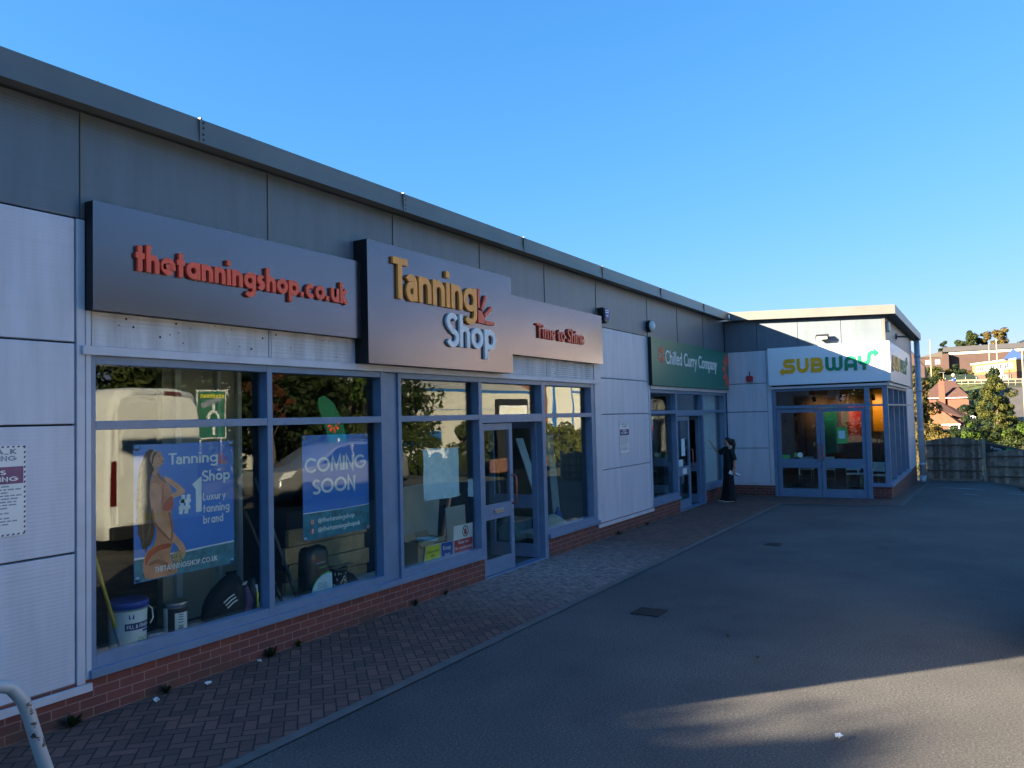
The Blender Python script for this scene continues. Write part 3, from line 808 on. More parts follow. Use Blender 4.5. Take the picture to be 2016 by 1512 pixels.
# unit beside the wing ------------------------------------------------------------------
w = MB(); pn = []
for a, b in ((16.42, 16.50), (22.18, 22.30)): w.box(a, b, 0, .142, .316, 2.88)
for a, b in ((18.10, 18.22), (20.18, 20.28)): w.box(a, b, 0, .142, .0, 2.88)
w.box(16.42, 18.2, -.045, .0, .318, .385); w.box(20.27, 22.42, -.045, .0, .318, .385); w.box(22.30, 22.44, .01, .058, .32, 2.88)
window(w, pn, 16.50, 18.10, .318, 2.875, 2.37); window(w, pn, 20.28, 22.18, .318, 2.875, 2.37)
w.box(18.22, 20.18, .003, .14, 2.27, 2.41); w.box(18.22, 20.18, .003, .14, 2.805, 2.875); w.box(18.22, 20.18, 0, .20, 0, .02)
pn.append((18.22, 20.18, 2.41, 2.805))
add_panes(w.build('window_frame', F, B, bevel=.004), pn)
dl = door_leaf(place(18.23, .045, .03, 0), .97, 2.23, .80, 1.02, .22)
pp = MB()
pp.box(18.58, 18.86, .030, .042, .87, 1.0)
pp.build('door_notice', M['white'], dl)
pp = MB(); pp.box(18.60, 18.86, .058, .062, 1.30, 1.72); pp.box(18.36, 18.66, .058, .062, 1.06, 1.22); pp.build('door_notice', M['paper'], dl)
tag(door_leaf(place(20.17, .10, .03, 92), .97, 2.23, .80, 1.02, .22), 'glazed leaf standing open inwards')
# wing front: double doors, side light, corner ------------------------------------------------
ROTW = -90     # leaf width runs along -y
w = MB()
w.box(22.45, 22.59, -1.345, -1.255, 0, 2.93); w.box(22.45, 22.59, -3.715, -3.60, 0, 2.93)
w.box(22.448, 22.60, -4.152, -4.03, .31, 2.93)
w.box(22.40, 22.45, -4.19, -3.70, .312, .375); w.box(22.45, 28.4, -4.20, -4.152, .312, .375)
for a, b in ((24.0, 24.1), (25.5, 25.6), (27.0, 27.1), (28.14, 28.26)): w.box(a, b, -4.15, -4.01, .31, 2.93)
w.box(28.262, 28.355, -4.148, -4.09, .31, 2.93)
w.box(22.453, 22.588, -3.60, -1.345, 2.39, 2.47); w.box(22.453, 22.588, -3.60, -1.345, 2.865, 2.925); w.box(22.45, 22.6, -3.6, -1.345, 0, .02)
w.box(22.453, 22.588, -4.03, -3.715, 2.40, 2.45); w.box(22.453, 22.588, -4.03, -3.715, 2.865, 2.925); w.box(22.453, 22.588, -4.03, -3.715, .312, .40)
for x0, x1 in ((22.60, 24.0), (24.1, 25.5), (25.6, 27.0), (27.1, 28.14)):
    for z0, z1 in ((.312, .40), (2.40, 2.45), (2.865, 2.925)): w.box(x0, x1, -4.147, -4.012, z0, z1)
f = w.build('window_frame', F, B, bevel=.004)
for y0, y1, z0, z1 in ((-3.60, -1.345, 2.47, 2.865), (-4.03, -3.715, 2.45, 2.865), (-4.03, -3.715, .40, 2.40)):
    box('pane', M['glass'], 22.55, 22.56, y0, y1, z0, z1, f)
for x0, x1 in ((22.60, 24.0), (24.1, 25.5), (25.6, 27.0), (27.1, 28.14)):
    for z0, z1 in ((.40, 2.40), (2.45, 2.865)): box('pane', M['glass'], x0, x1, -4.05, -4.04, z0, z1, f)
def leaf_m(y, flip):     # local u along -y (or +y), v into the shop (+x)
    if not flip: return Matrix(((0, 1, 0, 22.49), (-1, 0, 0, y), (0, 0, 1, .025), (0, 0, 0, 1)))
    return Matrix(((0, 1, 0, 22.49), (1, 0, 0, y), (0, 0, 1, .025), (0, 0, 0, 1)))
d1 = door_leaf(leaf_m(-1.355, False), 1.112, 2.355, .76, 1.0, .20)
p = MB(); p.box(22.484, 22.492, -2.15, -1.70, .86, .91); p.build('letter_plate', F, d1, bevel=.003)
d2 = door_leaf(leaf_m(-3.592, True), 1.112, 2.355, .76, 1.0, .20)
# downpipe at the far end of the wing
w = MB(); px, py = 31.35, -4.32
w.tube([(px, py, -.30), (px, py, 4.73)], .095, 14)
for z in (.35, 1.55, 2.95, 4.15): w.tube([(px, py, z-.05), (px, py, z+.05)], .108, 14)
w.tube([(px, py, -.34), (px, py, -.05)], .112, 14)
w.build('downpipe', M['trim'], B)

# interiors ------------------------------------------------------------------------------
w = MB()
w.box(1.90, 3.72, .31, 8, .0, 3.05)
w.box(13.72, 16.35, .31, 8, 0, 3.05); w.box(22.2, 22.3, .31, 8, 0, 3.05)
w.box(3.72, 13.72, 7.8, 8, 0, 3.05); w.box(16.35, 22.2, 6.0, 6.2, 0, 3.05)
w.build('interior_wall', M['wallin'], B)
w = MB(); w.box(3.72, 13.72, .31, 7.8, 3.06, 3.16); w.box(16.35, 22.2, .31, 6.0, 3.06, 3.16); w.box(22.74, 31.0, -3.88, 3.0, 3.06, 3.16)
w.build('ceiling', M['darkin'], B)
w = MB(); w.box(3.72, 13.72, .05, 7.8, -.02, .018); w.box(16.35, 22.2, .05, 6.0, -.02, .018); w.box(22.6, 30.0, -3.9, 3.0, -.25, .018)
w.build('interior_floor', M['floorin'], B)
w = MB(); w.box(3.82, 9.58, .145, .62, .30, .385); w.box(11.64, 13.54, .145, .62, .30, .385)
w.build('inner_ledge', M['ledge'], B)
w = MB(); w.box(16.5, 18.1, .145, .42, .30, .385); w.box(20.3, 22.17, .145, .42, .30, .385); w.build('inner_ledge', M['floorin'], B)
part('partition', M['plasterboard'], 5.88, 7.02, 2.0, 2.1, .02, 3.05)
w = MB(); w.box(6.02, 6.10, 1.94, 1.998, .02, 3.0); w.box(6.62, 6.67, 1.94, 1.998, .02, 3.0); w.box(6.93, 6.99, 1.94, 1.998, .02, 3.0); w.build('partition_stud', M['white'], B)
part('partition', M['darkin'], 8.9, 9.0, 1.6, 5.5, .02, 3.05)
part('window_blind', M['paper'], 20.9, 22.17, .26, .29, .39, 2.9)
# back wall of the wing: timber boards and coloured panels, lit by track spots
w = MB(); w.box(30.0, 30.1, -3.9, 3.0, .0, 3.06)
for i in range(12): w.box(29.985, 29.999, -3.9, 3.0, .1+i*.25, .1+i*.25+.238)
w.build('interior_wall', M['wood'], B)
w = MB(); w.box(22.74, 30, 2.9, 3.0, 0, 3.06); w.build('interior_wall', M['wallin'], B)

# ------------------------------------------------------------------ signs on the terrace
def cabinet(name, label, x0, x1, z0, z1, depth, mat='bronze', cat='sign', back=.0):
    t = thing(name, label, cat, ((x0+x1)/2, -depth/2, z0))
    box('cabinet', M['signblack'], x0, x1, -depth+.004, back-.002, z0, z1, t)
    box('face_panel', M[mat], x0-.001, x1+.001, -depth, -depth+.004, z0-.001, z1+.001, t)
    return t
S1 = cabinet('fascia_sign', 'long dark bronze fascia sign with raised coral web address lettering over the big windows', 3.756, 6.985, 3.286, 4.18, .12)
mb = MB(); stext(mb, 'thetanningshop.co.uk', FM(-.12), 4.112, 6.703, 3.655, .235, W=.205, track=.075, d0=.004, d1=.034); mb.build('lettering', M['coral'], S1)
S2 = cabinet('fascia_sign', 'tall central sign panel with big gold and white shop name and a coral sunburst', 6.99, 10.24, 3.0, 4.445, .21)
def run2(mb, body, mp, u0, u1, v0, cap, W, track, d0, d1):
    stext(mb, body, mp, u0, u1, v0, cap, W, track, d0, d1)
_g0 = glyph
def glyph(ch, W, X=0.66):
    h = W/2
    if ch == '\u00aa':      # two-storey a
        return [(arc(0.20, X-h-0.14, 0.155, 0.14, 155, 0, 10) + [(0.355, 0)], False), ([(0.355, 0.395), (0.21, 0.395)] + arc(0.20, 0.23, 0.20-h*0.9, 0.165, 90, 270, 12) + [(0.27, 0.07), (0.355, 0.16)], False)], 0.355+h
    if ch == '\u00ba':      # capital T with a tucked-in follower
        return [([(0, 1-h), (0.60, 1-h)], False), ([(0.28, 0), (0.28, 1-h)], False)], 0.46
    return _g0(ch, W, X)
mb = MB(); stext(mb, '\u00ba\u00aanning', FM(-.21), 7.41, 9.235, 3.806, .50, W=.165, track=.075, d0=.004, d1=.036); mb.build('lettering', M['gold'], S2)
mb = MB(); stext(mb, 'Shop', FM(-.21), 8.515, 9.72, 3.30, .445, W=.165, track=.075, d0=.004, d1=.036); mb.build('lettering', M['whitelet'], S2)
def sunburst(mb, mp, u, v, s, d0, d1, m=0):
    """quarter disc with four rays, s = overall size"""
    mb.prism([(u, v)] + arc(u, v, .42*s, .42*s, 0, 90, 8), mp, d0, d1, m)
    for a, l0, l1 in ((90, .5, 1.12), (62, .5, 1.05), (34, .5, 1.02), (0, .46, .98)):
        ca, sa = math.cos(RAD(a)), math.sin(RAD(a)); off = .05*s
        ox, oy = (off, 0) if a == 90 else ((0, off) if a == 0 else (0, 0))
        ribbon(mb, [(u+ox+ca*l0*s, v+oy+sa*l0*s), (u+ox+ca*l1*s, v+oy+sa*l1*s)], .12*s, mp, d0, d1, m)
mb = MB(); sunburst(mb, FM(-.21), 9.27, 3.668, .43, .004, .034); mb.build('emblem', M['coral'], S2)
S3 = cabinet('fascia_sign', 'narrower bronze fascia sign with a short coral slogan over the open doorway', 10.245, 13.73, 3.30, 4.21, .12)
mb = MB(); btext(mb, 'Time to Shine', FM(-.12), 11.125, 12.885, 3.612, .235, .004, .034, off=.012); mb.build('lettering', M['coral'], S3)
S4 = cabinet('fascia_sign', 'green fascia sign with white company name and red petal pattern beside the wing', 16.37, 22.41, 2.965, 4.02, .10, 'signgreen')
mb = MB(); btext(mb, 'Chilled Curry Company', FM(-.10), 17.23, 21.25, 3.475, .315, .0, .008, off=.004); mb.build('lettering', M['whitelet'], S4)
mb = MB()
def petals(mb, mp, u, v, r, n, d0, d1, clip=None):
    for k in range(n):
        a = 2*PI*k/n+.2; ca, sa = math.cos(a), math.sin(a)
        pts = []
        for (t, wv) in ((.28, 0), (.45, .10), (.72, .15), (.95, .09), (1.0, 0), (.95, -.09), (.72, -.15), (.45, -.10)):
            x, y = t*r, wv*r
            pu, pv = u+ca*x-sa*y, v+sa*x+ca*y
            if clip: pu = min(max(pu, clip[0]), clip[1]); pv = min(max(pv, clip[2]), clip[3])
            pts.append((pu, pv))
        if max(p[0] for p in pts)-min(p[0] for p in pts) > .02 and max(p[1] for p in pts)-min(p[1] for p in pts) > .02:
            mb.prism(pts, mp, d0, d1)
petals(mb, FM(-.10), 16.98, 3.66, .20, 9, 0, .006)
petals(mb, FM(-.10), 22.30, 3.50, .50, 11, 0, .006, (21.75, 22.40, 2.98, 4.0))
mb.build('emblem', M['coral'], S4)
S5 = thing('fascia_sign', 'bright white sandwich-shop sign with yellow and green letters wrapping the wing corner', 'sign', (22.39, -2.7, 3.03))
box('face_panel', M['subwhite'], 22.33, 22.445, -4.262, -1.21, 3.035, 4.06, S5, bevel=.006)
box('face_panel', M['subwhite'], 22.45, 28.75, -4.262, -4.155, 3.02, 4.055, S5, bevel=.006)
def subletters(mb, which, mp, boxes, v0, v1, d0, d1):
    w = .27
    G = {
     'S': [([(.97, .865), (.32, .865)] + arc(.32, .682, .19, .183, 90, 270, 8) + [(.68, .499)] + arc(.68, .317, .19, .182, 90, -90, 8) + [(-.02, .135)], False)],
     'U': [([(.14, 1), (.14, .42)] + arc(.5, .42, .36, .285, 180, 360, 12) + [(.86, 1)], False)],
     'B': [([(.14, 0), (.14, 1)], False), ([(.14, .865), (.62, .865)] + arc(.62, .69, .20, .175, 90, -90, 8) + [(.14, .515)], False), ([(.3, .515), (.66, .515)] + arc(.66, .325, .21, .19, 90, -90, 8) + [(.14, .135)], False)],
     'W': [([(.10, 1), (.10, .36)] + arc(.30, .36, .20, .225, 180, 360, 10) + [(.50, .95)], False), ([(.50, .95), (.50, .36)] + arc(.70, .36, .20, .225, 180, 360, 10) + [(.90, 1)], False)],
     'A': [([(.14, 0), (.14, .56)] + arc(.5, .56, .36, .30, 180, 0, 12) + [(.86, 0)], False), ([(.14, .33), (.86, .33)], False)],
     'Y': [([(.12, 1), (.12, .70)] + arc(.46, .70, .34, .25, 180, 270, 8) + [(.50, .45)] + arc(.52, .70, .32, .25, 270, 360, 8) + [(.84, .90)] + arc(1.08, .90, .24, .22, 180, 90, 6) + [(1.28, 1.12)], False), ([(.48, .46), (.48, 0)], False)]}
    k = 0
    for ch, (a, b) in zip(which, boxes):
        mm = lambda x, y, d: mp(a+x*(b-a), v0+y*(v1-v0), d)
        for pts, cl in G[ch]:
            ribbon(mb, pts, w if ch != 'W' else .2, mm, d0, d1+.0008*(k % 3), 0, cl); k += 1
        if ch == 'S': mb.prism([(.0, .42), (-.36, .135), (.0, -.15)], mm, d0, d1+.003)
        if ch == 'Y': mb.prism([(1.26, 1.42), (1.62, 1.12), (1.26, .82)], mm, d0, d1+.003)
for mp, u0, sc_ in ((WM(22.33), 1.62, 1.0), (FM(-4.262), 22.9, 2.0)):
    bx = lambda a, b: (u0+(a-1.62)*sc_, u0+(b-1.62)*sc_)
    mb = MB(); subletters(mb, 'SUB', mp, [bx(1.62, 1.93), bx(1.97, 2.28), bx(2.33, 2.65)], 3.345, 3.735, .001, .018); mb.build('lettering', M['subyellow'], S5)
    mb = MB(); subletters(mb, 'WAY', mp, [bx(2.70, 3.13), bx(3.17, 3.48), bx(3.50, 3.81)], 3.345, 3.735, .001, .018); mb.build('lettering', M['subgreen'], S5)

# parking notices -----------------------------------------------------------------------
def notice(label, x0, x1, z0, z1, band, texts):
    t = thing('parking_notice', label, 'notice', ((x0+x1)/2, -.006, z0))
    box('notice_board', M['white'], x0, x1, -.010, -.004, z0, z1, t)
    mp = FM(-.010)
    W_ = x1-x0; H_ = z1-z0
    b = MB(); b.prism([(x0+.03, z0+H_*.575), (x1-.02, z0+H_*.575), (x1-.02, z0+H_*.765), (x0+.03, z0+H_*.765)], mp, .0002, .0012); b.build('colour_band', M[band], t)
    s = MB(); n = int(W_/.036)
    for i in range(n):
        u = x0 + (i+.25)*W_/n
        for v in (z0+.004, z1-.016): s.prism([(u, v), (u+.016, v), (u+.024, v+.012), (u+.008, v+.012)], mp, .0002, .0012)
    n = int(H_/.036)
    for i in range(n):
        v = z0 + (i+.25)*H_/n
        for u in (x0+.004, x1-.016): s.prism([(u, v), (u+.012, v+.008), (u+.012, v+.024), (u, v+.016)], mp, .0002, .0012)
    s.build('striped_border', M['navy'], t)
    d = MB()
    for body, fu0, fu1, fv, fh in texts[0]: stext(d, body, mp, x0+fu0*W_, x0+fu1*W_, z0+fv*H_, fh*H_, W=.2, track=.1, d0=.0002, d1=.0013)
    r2 = random.Random(3); v = .54
    while v > .10:
        a = .08; e = r2.uniform(.72, .93)
        while a < e:
            l = r2.uniform(.03, .09); d.prism([(x0+a*W_, z0+v*H_), (x0+(a+l)*W_, z0+v*H_), (x0+(a+l)*W_, z0+(v+.014)*H_), (x0+a*W_, z0+(v+.014)*H_)], mp, .0002, .0012); a += l+.016
        v -= .034 if r2.random() < .7 else .055
    d.build('lettering', M['greyprint'], t)
    d = MB()
    for body, fu0, fu1, fv, fh in texts[1]: stext(d, body, mp, x0+fu0*W_, x0+fu1*W_, z0+fv*H_, fh*H_, W=.2, track=.1, d0=.0013, d1=.0024)
    d.build('band_lettering', M['white'], t)
    return t
notice('large white parking notice with a purple band and striped border left of the windows', 2.69, 3.292, 1.54, 2.212, 'purple',
       ((('RETAIL PARK', .10, .88, .905, .055), ('PARKING', .40, .885, .83, .055)), (('TIMES', .44, .755, .68, .048), ('PARKING', .38, .905, .605, .05))))
notice('smaller white parking notice with a blue band between the two shopfronts', 14.68, 15.185, 1.545, 2.195, 'navy',
       ((('RETAIL PARK', .15, .85, .90, .05), ('PARKING', .28, .75, .825, .05)), (('TIMES', .3, .7, .70, .045), ('PARKING', .2, .8, .625, .05))))

# boxes and lamps fixed to the cladding ---------------------------------------------------
t = thing('alarm_box', 'blue-faced black alarm box on the cladding right of the slogan sign', 'alarm box', (13.95, -.05, 4.1))
mb = MB(); mb.prism([(13.80, 4.39), (14.10, 4.37), (14.06, 4.12), (13.94, 4.09), (13.84, 4.15)], FM(0), .0, .13); mb.build('housing', M['black'], t, bevel=.01)
mb = MB(); mb.prism([(13.83, 4.375), (14.09, 4.36), (14.05, 4.17), (13.87, 4.17)], FM(-.13), .0, .015); mb.build('cover', M['signblue'], t, bevel=.008)
mb = MB()
for z, a, b in ((4.33, 13.87, 14.03), (4.29, 13.88, 14.02), (4.23, 13.90, 14.0)): mb.prism([(a, z), (b, z), (b, z+.016), (a, z+.016)], FM(-.145), .0, .002)
mb.build('lettering', M['whitelet'], t)
t = thing('security_lamp', 'white oval bulkhead lamp on the cladding above the green sign', 'lamp', (16.46, -.05, 4.13))
mb = MB(); mb.lathe([(.02, 0), (.13, 0), (.135, .06), (.12, .08)], (16.46, 0, 4.26), 24, ax=Matrix.Rotation(RAD(90), 3, 'X')); mb.build('base', M['black'], t)
mb = MB(); mb.lathe([(.118, .081), (.112, .12), (.07, .15), (.0, .16)], (16.46, 0, 4.26), 24, ax=Matrix.Rotation(RAD(90), 3, 'X')); mb.build('diffuser', M['white'], t)
t = thing('alarm_sounder', 'dark red alarm sounder on the pale wing wall beside the white sign', 'alarm box', (22.42, -.68, 3.17))
mb = MB(); mb.prism([(.60, 3.18), (.76, 3.18), (.78, 3.30), (.74, 3.335), (.62, 3.335), (.58, 3.30)], WM(22.448), 0, .09); mb.build('housing', M['red'], t, bevel=.012)
mb = MB(); mb.tube([(22.43, -.68, 3.335), (22.43, -.68, 3.46)], .012, 8); mb.build('conduit', M['black'], t)
t = thing('floodlight', 'small black floodlight on the sunlit cladding above the white sign', 'floodlight', (22.35, -2.66, 4.2))
mb = MB(); mb.beam((22.45, -2.74, 4.29), (22.36, -2.74, 4.29), .05, .04); mb.cbox((22.27, -2.66, 4.275), (.14, .32, .10), 0, Matrix.Rotation(RAD(-25), 3, 'Y')); mb.build('housing', M['black'], t, bevel=.008)
mb = MB(); mb.cbox((22.198, -2.66, 4.24), (.006, .27, .075), 0, Matrix.Rotation(RAD(-25), 3, 'Y')); mb.build('lens', M['white'], t)
t = thing('wall_lamp', 'grey box lamp on the side of the wing above the white sign', 'lamp', (22.8, -4.2, 4.33))
mb = MB(); mb.box(22.70, 22.98, -4.24, -4.15, 4.33, 4.60); mb.build('housing', M['steel'], t, bevel=.02)
mb = MB(); mb.box(22.73, 22.95, -4.246, -4.24, 4.36, 4.57); mb.build('diffuser', M['white'], t)
t = thing('floodlight', 'black flood lamp on a bracket halfway along the side of the wing', 'floodlight', (26.0, -4.3, 4.2))
mb = MB(); mb.beam((25.6, -4.15, 4.42), (25.9, -4.42, 4.42), .05, .05); mb.box(25.5, 25.7, -4.18, -4.15, 4.34, 4.50); mb.build('bracket', M['black'], t)
mb = MB(); mb.cbox((26.1, -4.50, 4.40), (.40, .05, .30), 0, Matrix.Rotation(RAD(-40), 3, 'X')); mb.build('housing', M['black'], t, bevel=.01)

# posters in the windows -------------------------------------------------------------------
def sheetpart(t, name, mat, polys, d0, d1, y=.128):
    mb = MB()
    for p in polys: mb.prism(p, FM(y), d0, d1)
    return mb.build(name, M[mat], t)
t = thing('window_poster', 'blue poster of a long-haired woman in an orange bikini hung inside the first window', 'poster', (4.80, .13, .965))
P0 = (4.268, 5.340, .968, 2.172)
PG = MB(); nx = 14; vs = []
fs = []
for i in range(nx+1):
    u = P0[0]+(P0[1]-P0[0])*i/nx
    sag = .012*math.sin(i/nx*PI)
    vs += [(u, .1285+.0005, P0[2]+sag*.3), (u, .1285, P0[3]-sag*.4), (u, .1305, P0[2]+sag*.3), (u, .1305, P0[3]-sag*.4)]
for i in range(nx):
    a = 4*i; fs += [(a, a+4, a+5, a+1), (a+2, a+3, a+7, a+6), (a+1, a+5, a+7, a+3), (a, a+2, a+6, a+4)]
fs += [(0, 1, 3, 2), (4*nx, 4*nx+2, 4*nx+3, 4*nx+1)]
PG.add(vs, fs); PG.build('poster_sheet', M['posterblue'], t)
sheetpart(t, 'printed_sea', 'seablue', [[(4.272, .975), (5.336, .975), (5.336, 1.178), (5.1, 1.176), (4.8, 1.165), (4.5, 1.168), (4.272, 1.175)]], .0002, .0007)
sheetpart(t, 'printed_foam', 'whitelet', [[(4.272, 1.168), (4.5, 1.166), (4.8, 1.160), (5.1, 1.174), (5.336, 1.176), (5.336, 1.192), (5.1, 1.186), (4.8, 1.178), (4.5, 1.178), (4.272, 1.188)]], .0008, .0011)
FIG = dict(
hair=[(4.38, 2.1), (4.36, 2.05), (4.33, 1.99), (4.31, 1.9), (4.3, 1.78), (4.29, 1.64), (4.3, 1.55), (4.285, 1.5), (4.31, 1.45), (4.30, 1.40), (4.33, 1.35), (4.34, 1.30), (4.35, 1.24), (4.37, 1.28), (4.38, 1.20), (4.40, 1.28), (4.42, 1.27), (4.46, 1.35), (4.47, 1.43), (4.46, 1.53), (4.44, 1.63), (4.43, 1.73), (4.42, 1.83), (4.44, 1.91), (4.47, 1.94), (4.45, 1.98), (4.42, 2.04), (4.44, 2.09), (4.47, 2.12), (4.42, 2.13)],
head=[(4.42, 2.08), (4.46, 2.11), (4.49, 2.112), (4.515, 2.103), (4.53, 2.107), (4.545, 2.088), (4.532, 2.073), (4.55, 2.06), (4.572, 2.03), (4.553, 2.015), (4.562, 2.0), (4.545, 1.98), (4.52, 1.97), (4.505, 1.95), (4.512, 1.9), (4.46, 1.89), (4.43, 1.95), (4.42, 2.01)],
torso=[(4.46, 1.94), (4.51, 1.92), (4.56, 1.85), (4.62, 1.8), (4.65, 1.73), (4.66, 1.67), (4.66, 1.61), (4.63, 1.55), (4.65, 1.47), (4.66, 1.38), (4.65, 1.28), (4.64, 1.23), (4.62, 1.18), (4.64, 1.1), (4.69, 1.03), (4.71, 0.99), (4.61, 0.98), (4.48, 0.98), (4.38, 0.98), (4.36, 1.04), (4.35, 1.11), (4.37, 1.19), (4.4, 1.23), (4.46, 1.27), (4.48, 1.33), (4.49, 1.41), (4.48, 1.45), (4.46, 1.49), (4.44, 1.59), (4.42, 1.71), (4.41, 1.8), (4.44, 1.86)],
arm2=[(4.56, 1.88), (4.62, 1.86), (4.71, 1.8), (4.79, 1.73), (4.78, 1.7), (4.71, 1.68), (4.65, 1.67), (4.63, 1.71), (4.71, 1.73), (4.65, 1.78), (4.58, 1.83)],
top=[(4.55, 1.62), (4.58, 1.65), (4.64, 1.7), (4.66, 1.67), (4.66, 1.56), (4.54, 1.56)],
bottom=[(4.39, 1.21), (4.44, 1.25), (4.53, 1.27), (4.63, 1.27), (4.64, 1.23), (4.53, 1.22), (4.46, 1.2), (4.41, 1.16), (4.38, 1.09), (4.37, 1.15)],
arm=[(4.42, 1.79), (4.46, 1.83), (4.52, 1.81), (4.54, 1.72), (4.53, 1.6), (4.54, 1.52), (4.62, 1.41), (4.71, 1.3), (4.76, 1.25), (4.79, 1.18), (4.78, 1.13), (4.74, 1.1), (4.71, 1.13), (4.72, 1.19), (4.69, 1.24), (4.63, 1.29), (4.52, 1.39), (4.46, 1.46), (4.44, 1.57), (4.42, 1.69)])
def smooth(pts, n=2):
    for _ in range(n):
        out = []
        for i in range(len(pts)):
            a, b = pts[i], pts[(i+1) % len(pts)]
            out += [(a[0]*.75+b[0]*.25, a[1]*.75+b[1]*.25), (a[0]*.25+b[0]*.75, a[1]*.25+b[1]*.75)]
        pts = out
    return pts
fig = MB()
lay = [('torso', 0), ('arm2', 1), ('head', 1), ('top', 3), ('bottom', 3), ('hair', 2), ('arm', 1)]
for k, (nm, mi) in enumerate(lay): fig.prism(smooth(FIG[nm], 1 if nm in ('head', 'hair') else 2), FM(.128), .0012+.0003*k, .00145+.0003*k, mi)
for pl, mi in (
    ([(4.435, 1.60), (4.455, 1.60), (4.47, 1.48), (4.53, 1.405), (4.63, 1.30), (4.62, 1.285), (4.52, 1.385), (4.455, 1.46)], 5),
    ([(4.50, 1.93), (4.535, 1.87), (4.60, 1.82), (4.585, 1.81), (4.525, 1.85), (4.49, 1.89)], 5),
    ([(4.60, 1.55), (4.625, 1.55), (4.645, 1.45), (4.655, 1.37), (4.645, 1.28), (4.625, 1.28), (4.64, 1.38), (4.63, 1.46)], 5),
    ([(4.40, 1.10), (4.42, 1.13), (4.50, 1.15), (4.60, 1.10), (4.64, 1.02), (4.62, 1.0), (4.57, 1.07), (4.50, 1.11), (4.43, 1.10)], 5),
    ([(4.47, 2.10), (4.50, 2.105), (4.49, 2.085), (4.46, 2.05), (4.455, 1.99), (4.44, 2.0), (4.445, 2.06)], 2),
    ([(4.345, 2.0), (4.355, 2.0), (4.335, 1.8), (4.33, 1.6), (4.32, 1.6), (4.325, 1.8)], 6), ([(4.39, 1.95), (4.40, 1.95), (4.385, 1.75), (4.40, 1.5), (4.39, 1.5), (4.375, 1.75)], 6),
    ([(4.41, 1.70), (4.42, 1.70), (4.435, 1.5), (4.41, 1.33), (4.40, 1.33), (4.42, 1.5)], 6), ([(4.35, 1.6), (4.36, 1.6), (4.355, 1.4), (4.365, 1.27), (4.355, 1.27), (4.345, 1.4)], 6),
    ([(4.53, 1.62), (4.555, 1.64), (4.56, 1.82), (4.55, 1.83), (4.545, 1.66)], 3), ([(4.52, 1.975), (4.56, 1.985), (4.545, 1.972)], 5)):
    pl = smooth(pl); fig.prism(pl, FM(.128), .0034, .0036)
    fig.m[-(len(pl)+2):] = [mi]*(len(pl)+2)
for (u, v, r, ry) in ((4.515, 2.06, .010, .004), (4.545, 2.012, .010, .005)): disc(fig, u, v, r, FM(.128), .0034, .0036, 2, 8, ry)
for a in range(0, 360, 14):
    rr = .055*(1+.25*math.sin(a*7)); fig.prism([(4.70, 1.135), (4.70+rr*math.cos(RAD(a-7)), 1.135+rr*math.sin(RAD(a-7))), (4.70+rr*1.12*math.cos(RAD(a)), 1.135+rr*1.12*math.sin(RAD(a))), (4.70+rr*math.cos(RAD(a+7)), 1.135+rr*math.sin(RAD(a+7)))], FM(.128), .0036, .0039+.00002*a/14, 4)
fig.build('printed_figure', [M['skinprint'], M['skinprint2'], M['hairprint'], M['bikini'], M['straw'], plain('printed_skin_shade', (0.40, 0.13, 0.065), .45, 0, .2, 9), plain('printed_hair_lit', (0.22, 0.10, 0.05), .5, 0, .4, 30)], t)
mb = MB(); mp = FM(.128)
stext(mb, '\u00ba\u00aanning', mp, 4.612, 5.155, 1.975, .105, W=.15, track=.075, d0=.0012, d1=.0018)
stext(mb, 'Shop', mp, 4.975, 5.295, 1.795, .105, W=.16, track=.08, d0=.0012, d1=.0018)
stext(mb, '#', mp, 4.715, 4.85, 1.515, .175, W=.19, d0=.0012, d1=.0018); stext(mb, '1', mp, 4.86, 4.965, 1.515, .30, W=.19, d0=.0012, d1=.0018)
stext(mb, 'Luxury', mp, 4.98, 5.24, 1.615, .072, W=.17, track=.1, d0=.0012, d1=.0018)
stext(mb, 'tanning', mp, 4.98, 5.285, 1.50, .08, W=.17, track=.1, d0=.0012, d1=.0018)
stext(mb, 'brand', mp, 4.98, 5.21, 1.395, .08, W=.17, track=.1, d0=.0012, d1=.0018)
stext(mb, 'THETANNINGSHOP.CO.UK', mp, 4.465, 5.135, 1.03, .048, W=.17, track=.09, d0=.0040, d1=.0046)
mb.build('lettering', M['whitelet'], t)
mb = MB(); sunburst(mb, mp, 5.17, 1.955, .10, .0012, .0018); mb.build('emblem', M['coral'], t)
for u, v in ((4.30, 2.14), (5.31, 2.14), (4.30, 1.0), (5.31, 1.0)):
    mb = MB(); mb.lathe([(.0, -.012), (.022, -.004), (.026, 0.0)], (u, .125, v), 16, ax=Matrix.Rotation(RAD(-90), 3, 'X')); mb.build('suction_hook', M['steel'], t)
t = thing('window_poster', 'blue poster announcing an opening soon hung inside the second window', 'poster', (6.80, .13, 1.04))
P1 = (6.262, 7.335, 1.043, 2.19)
sheetpart(t, 'poster_sheet', 'posterblue', [[(P1[0], P1[2]), (P1[1], P1[2]+.005), (P1[1], P1[3]-.008), (P1[0], P1[3])]], -.002, 0)
sheetpart(t, 'printed_sea', 'seablue', [[(P1[0]+.004, P1[2]+.004), (P1[1]-.004, P1[2]+.009), (P1[1]-.004, 1.335), (6.9, 1.33), (P1[0]+.004, 1.335)]], .0002, .0007)
sheetpart(t, 'printed_foam', 'whitelet', [[(P1[0]+.004, 1.335), (6.6, 1.331), (6.9, 1.330), (P1[1]-.004, 1.335), (P1[1]-.004, 1.343), (6.9, 1.336), (P1[0]+.004, 1.345)]], .0008, .0012)
mb = MB()
stext(mb, 'COMING', mp, 6.292, 7.29, 1.775, .165, W=.17, track=.06, d0=.0012, d1=.0018)
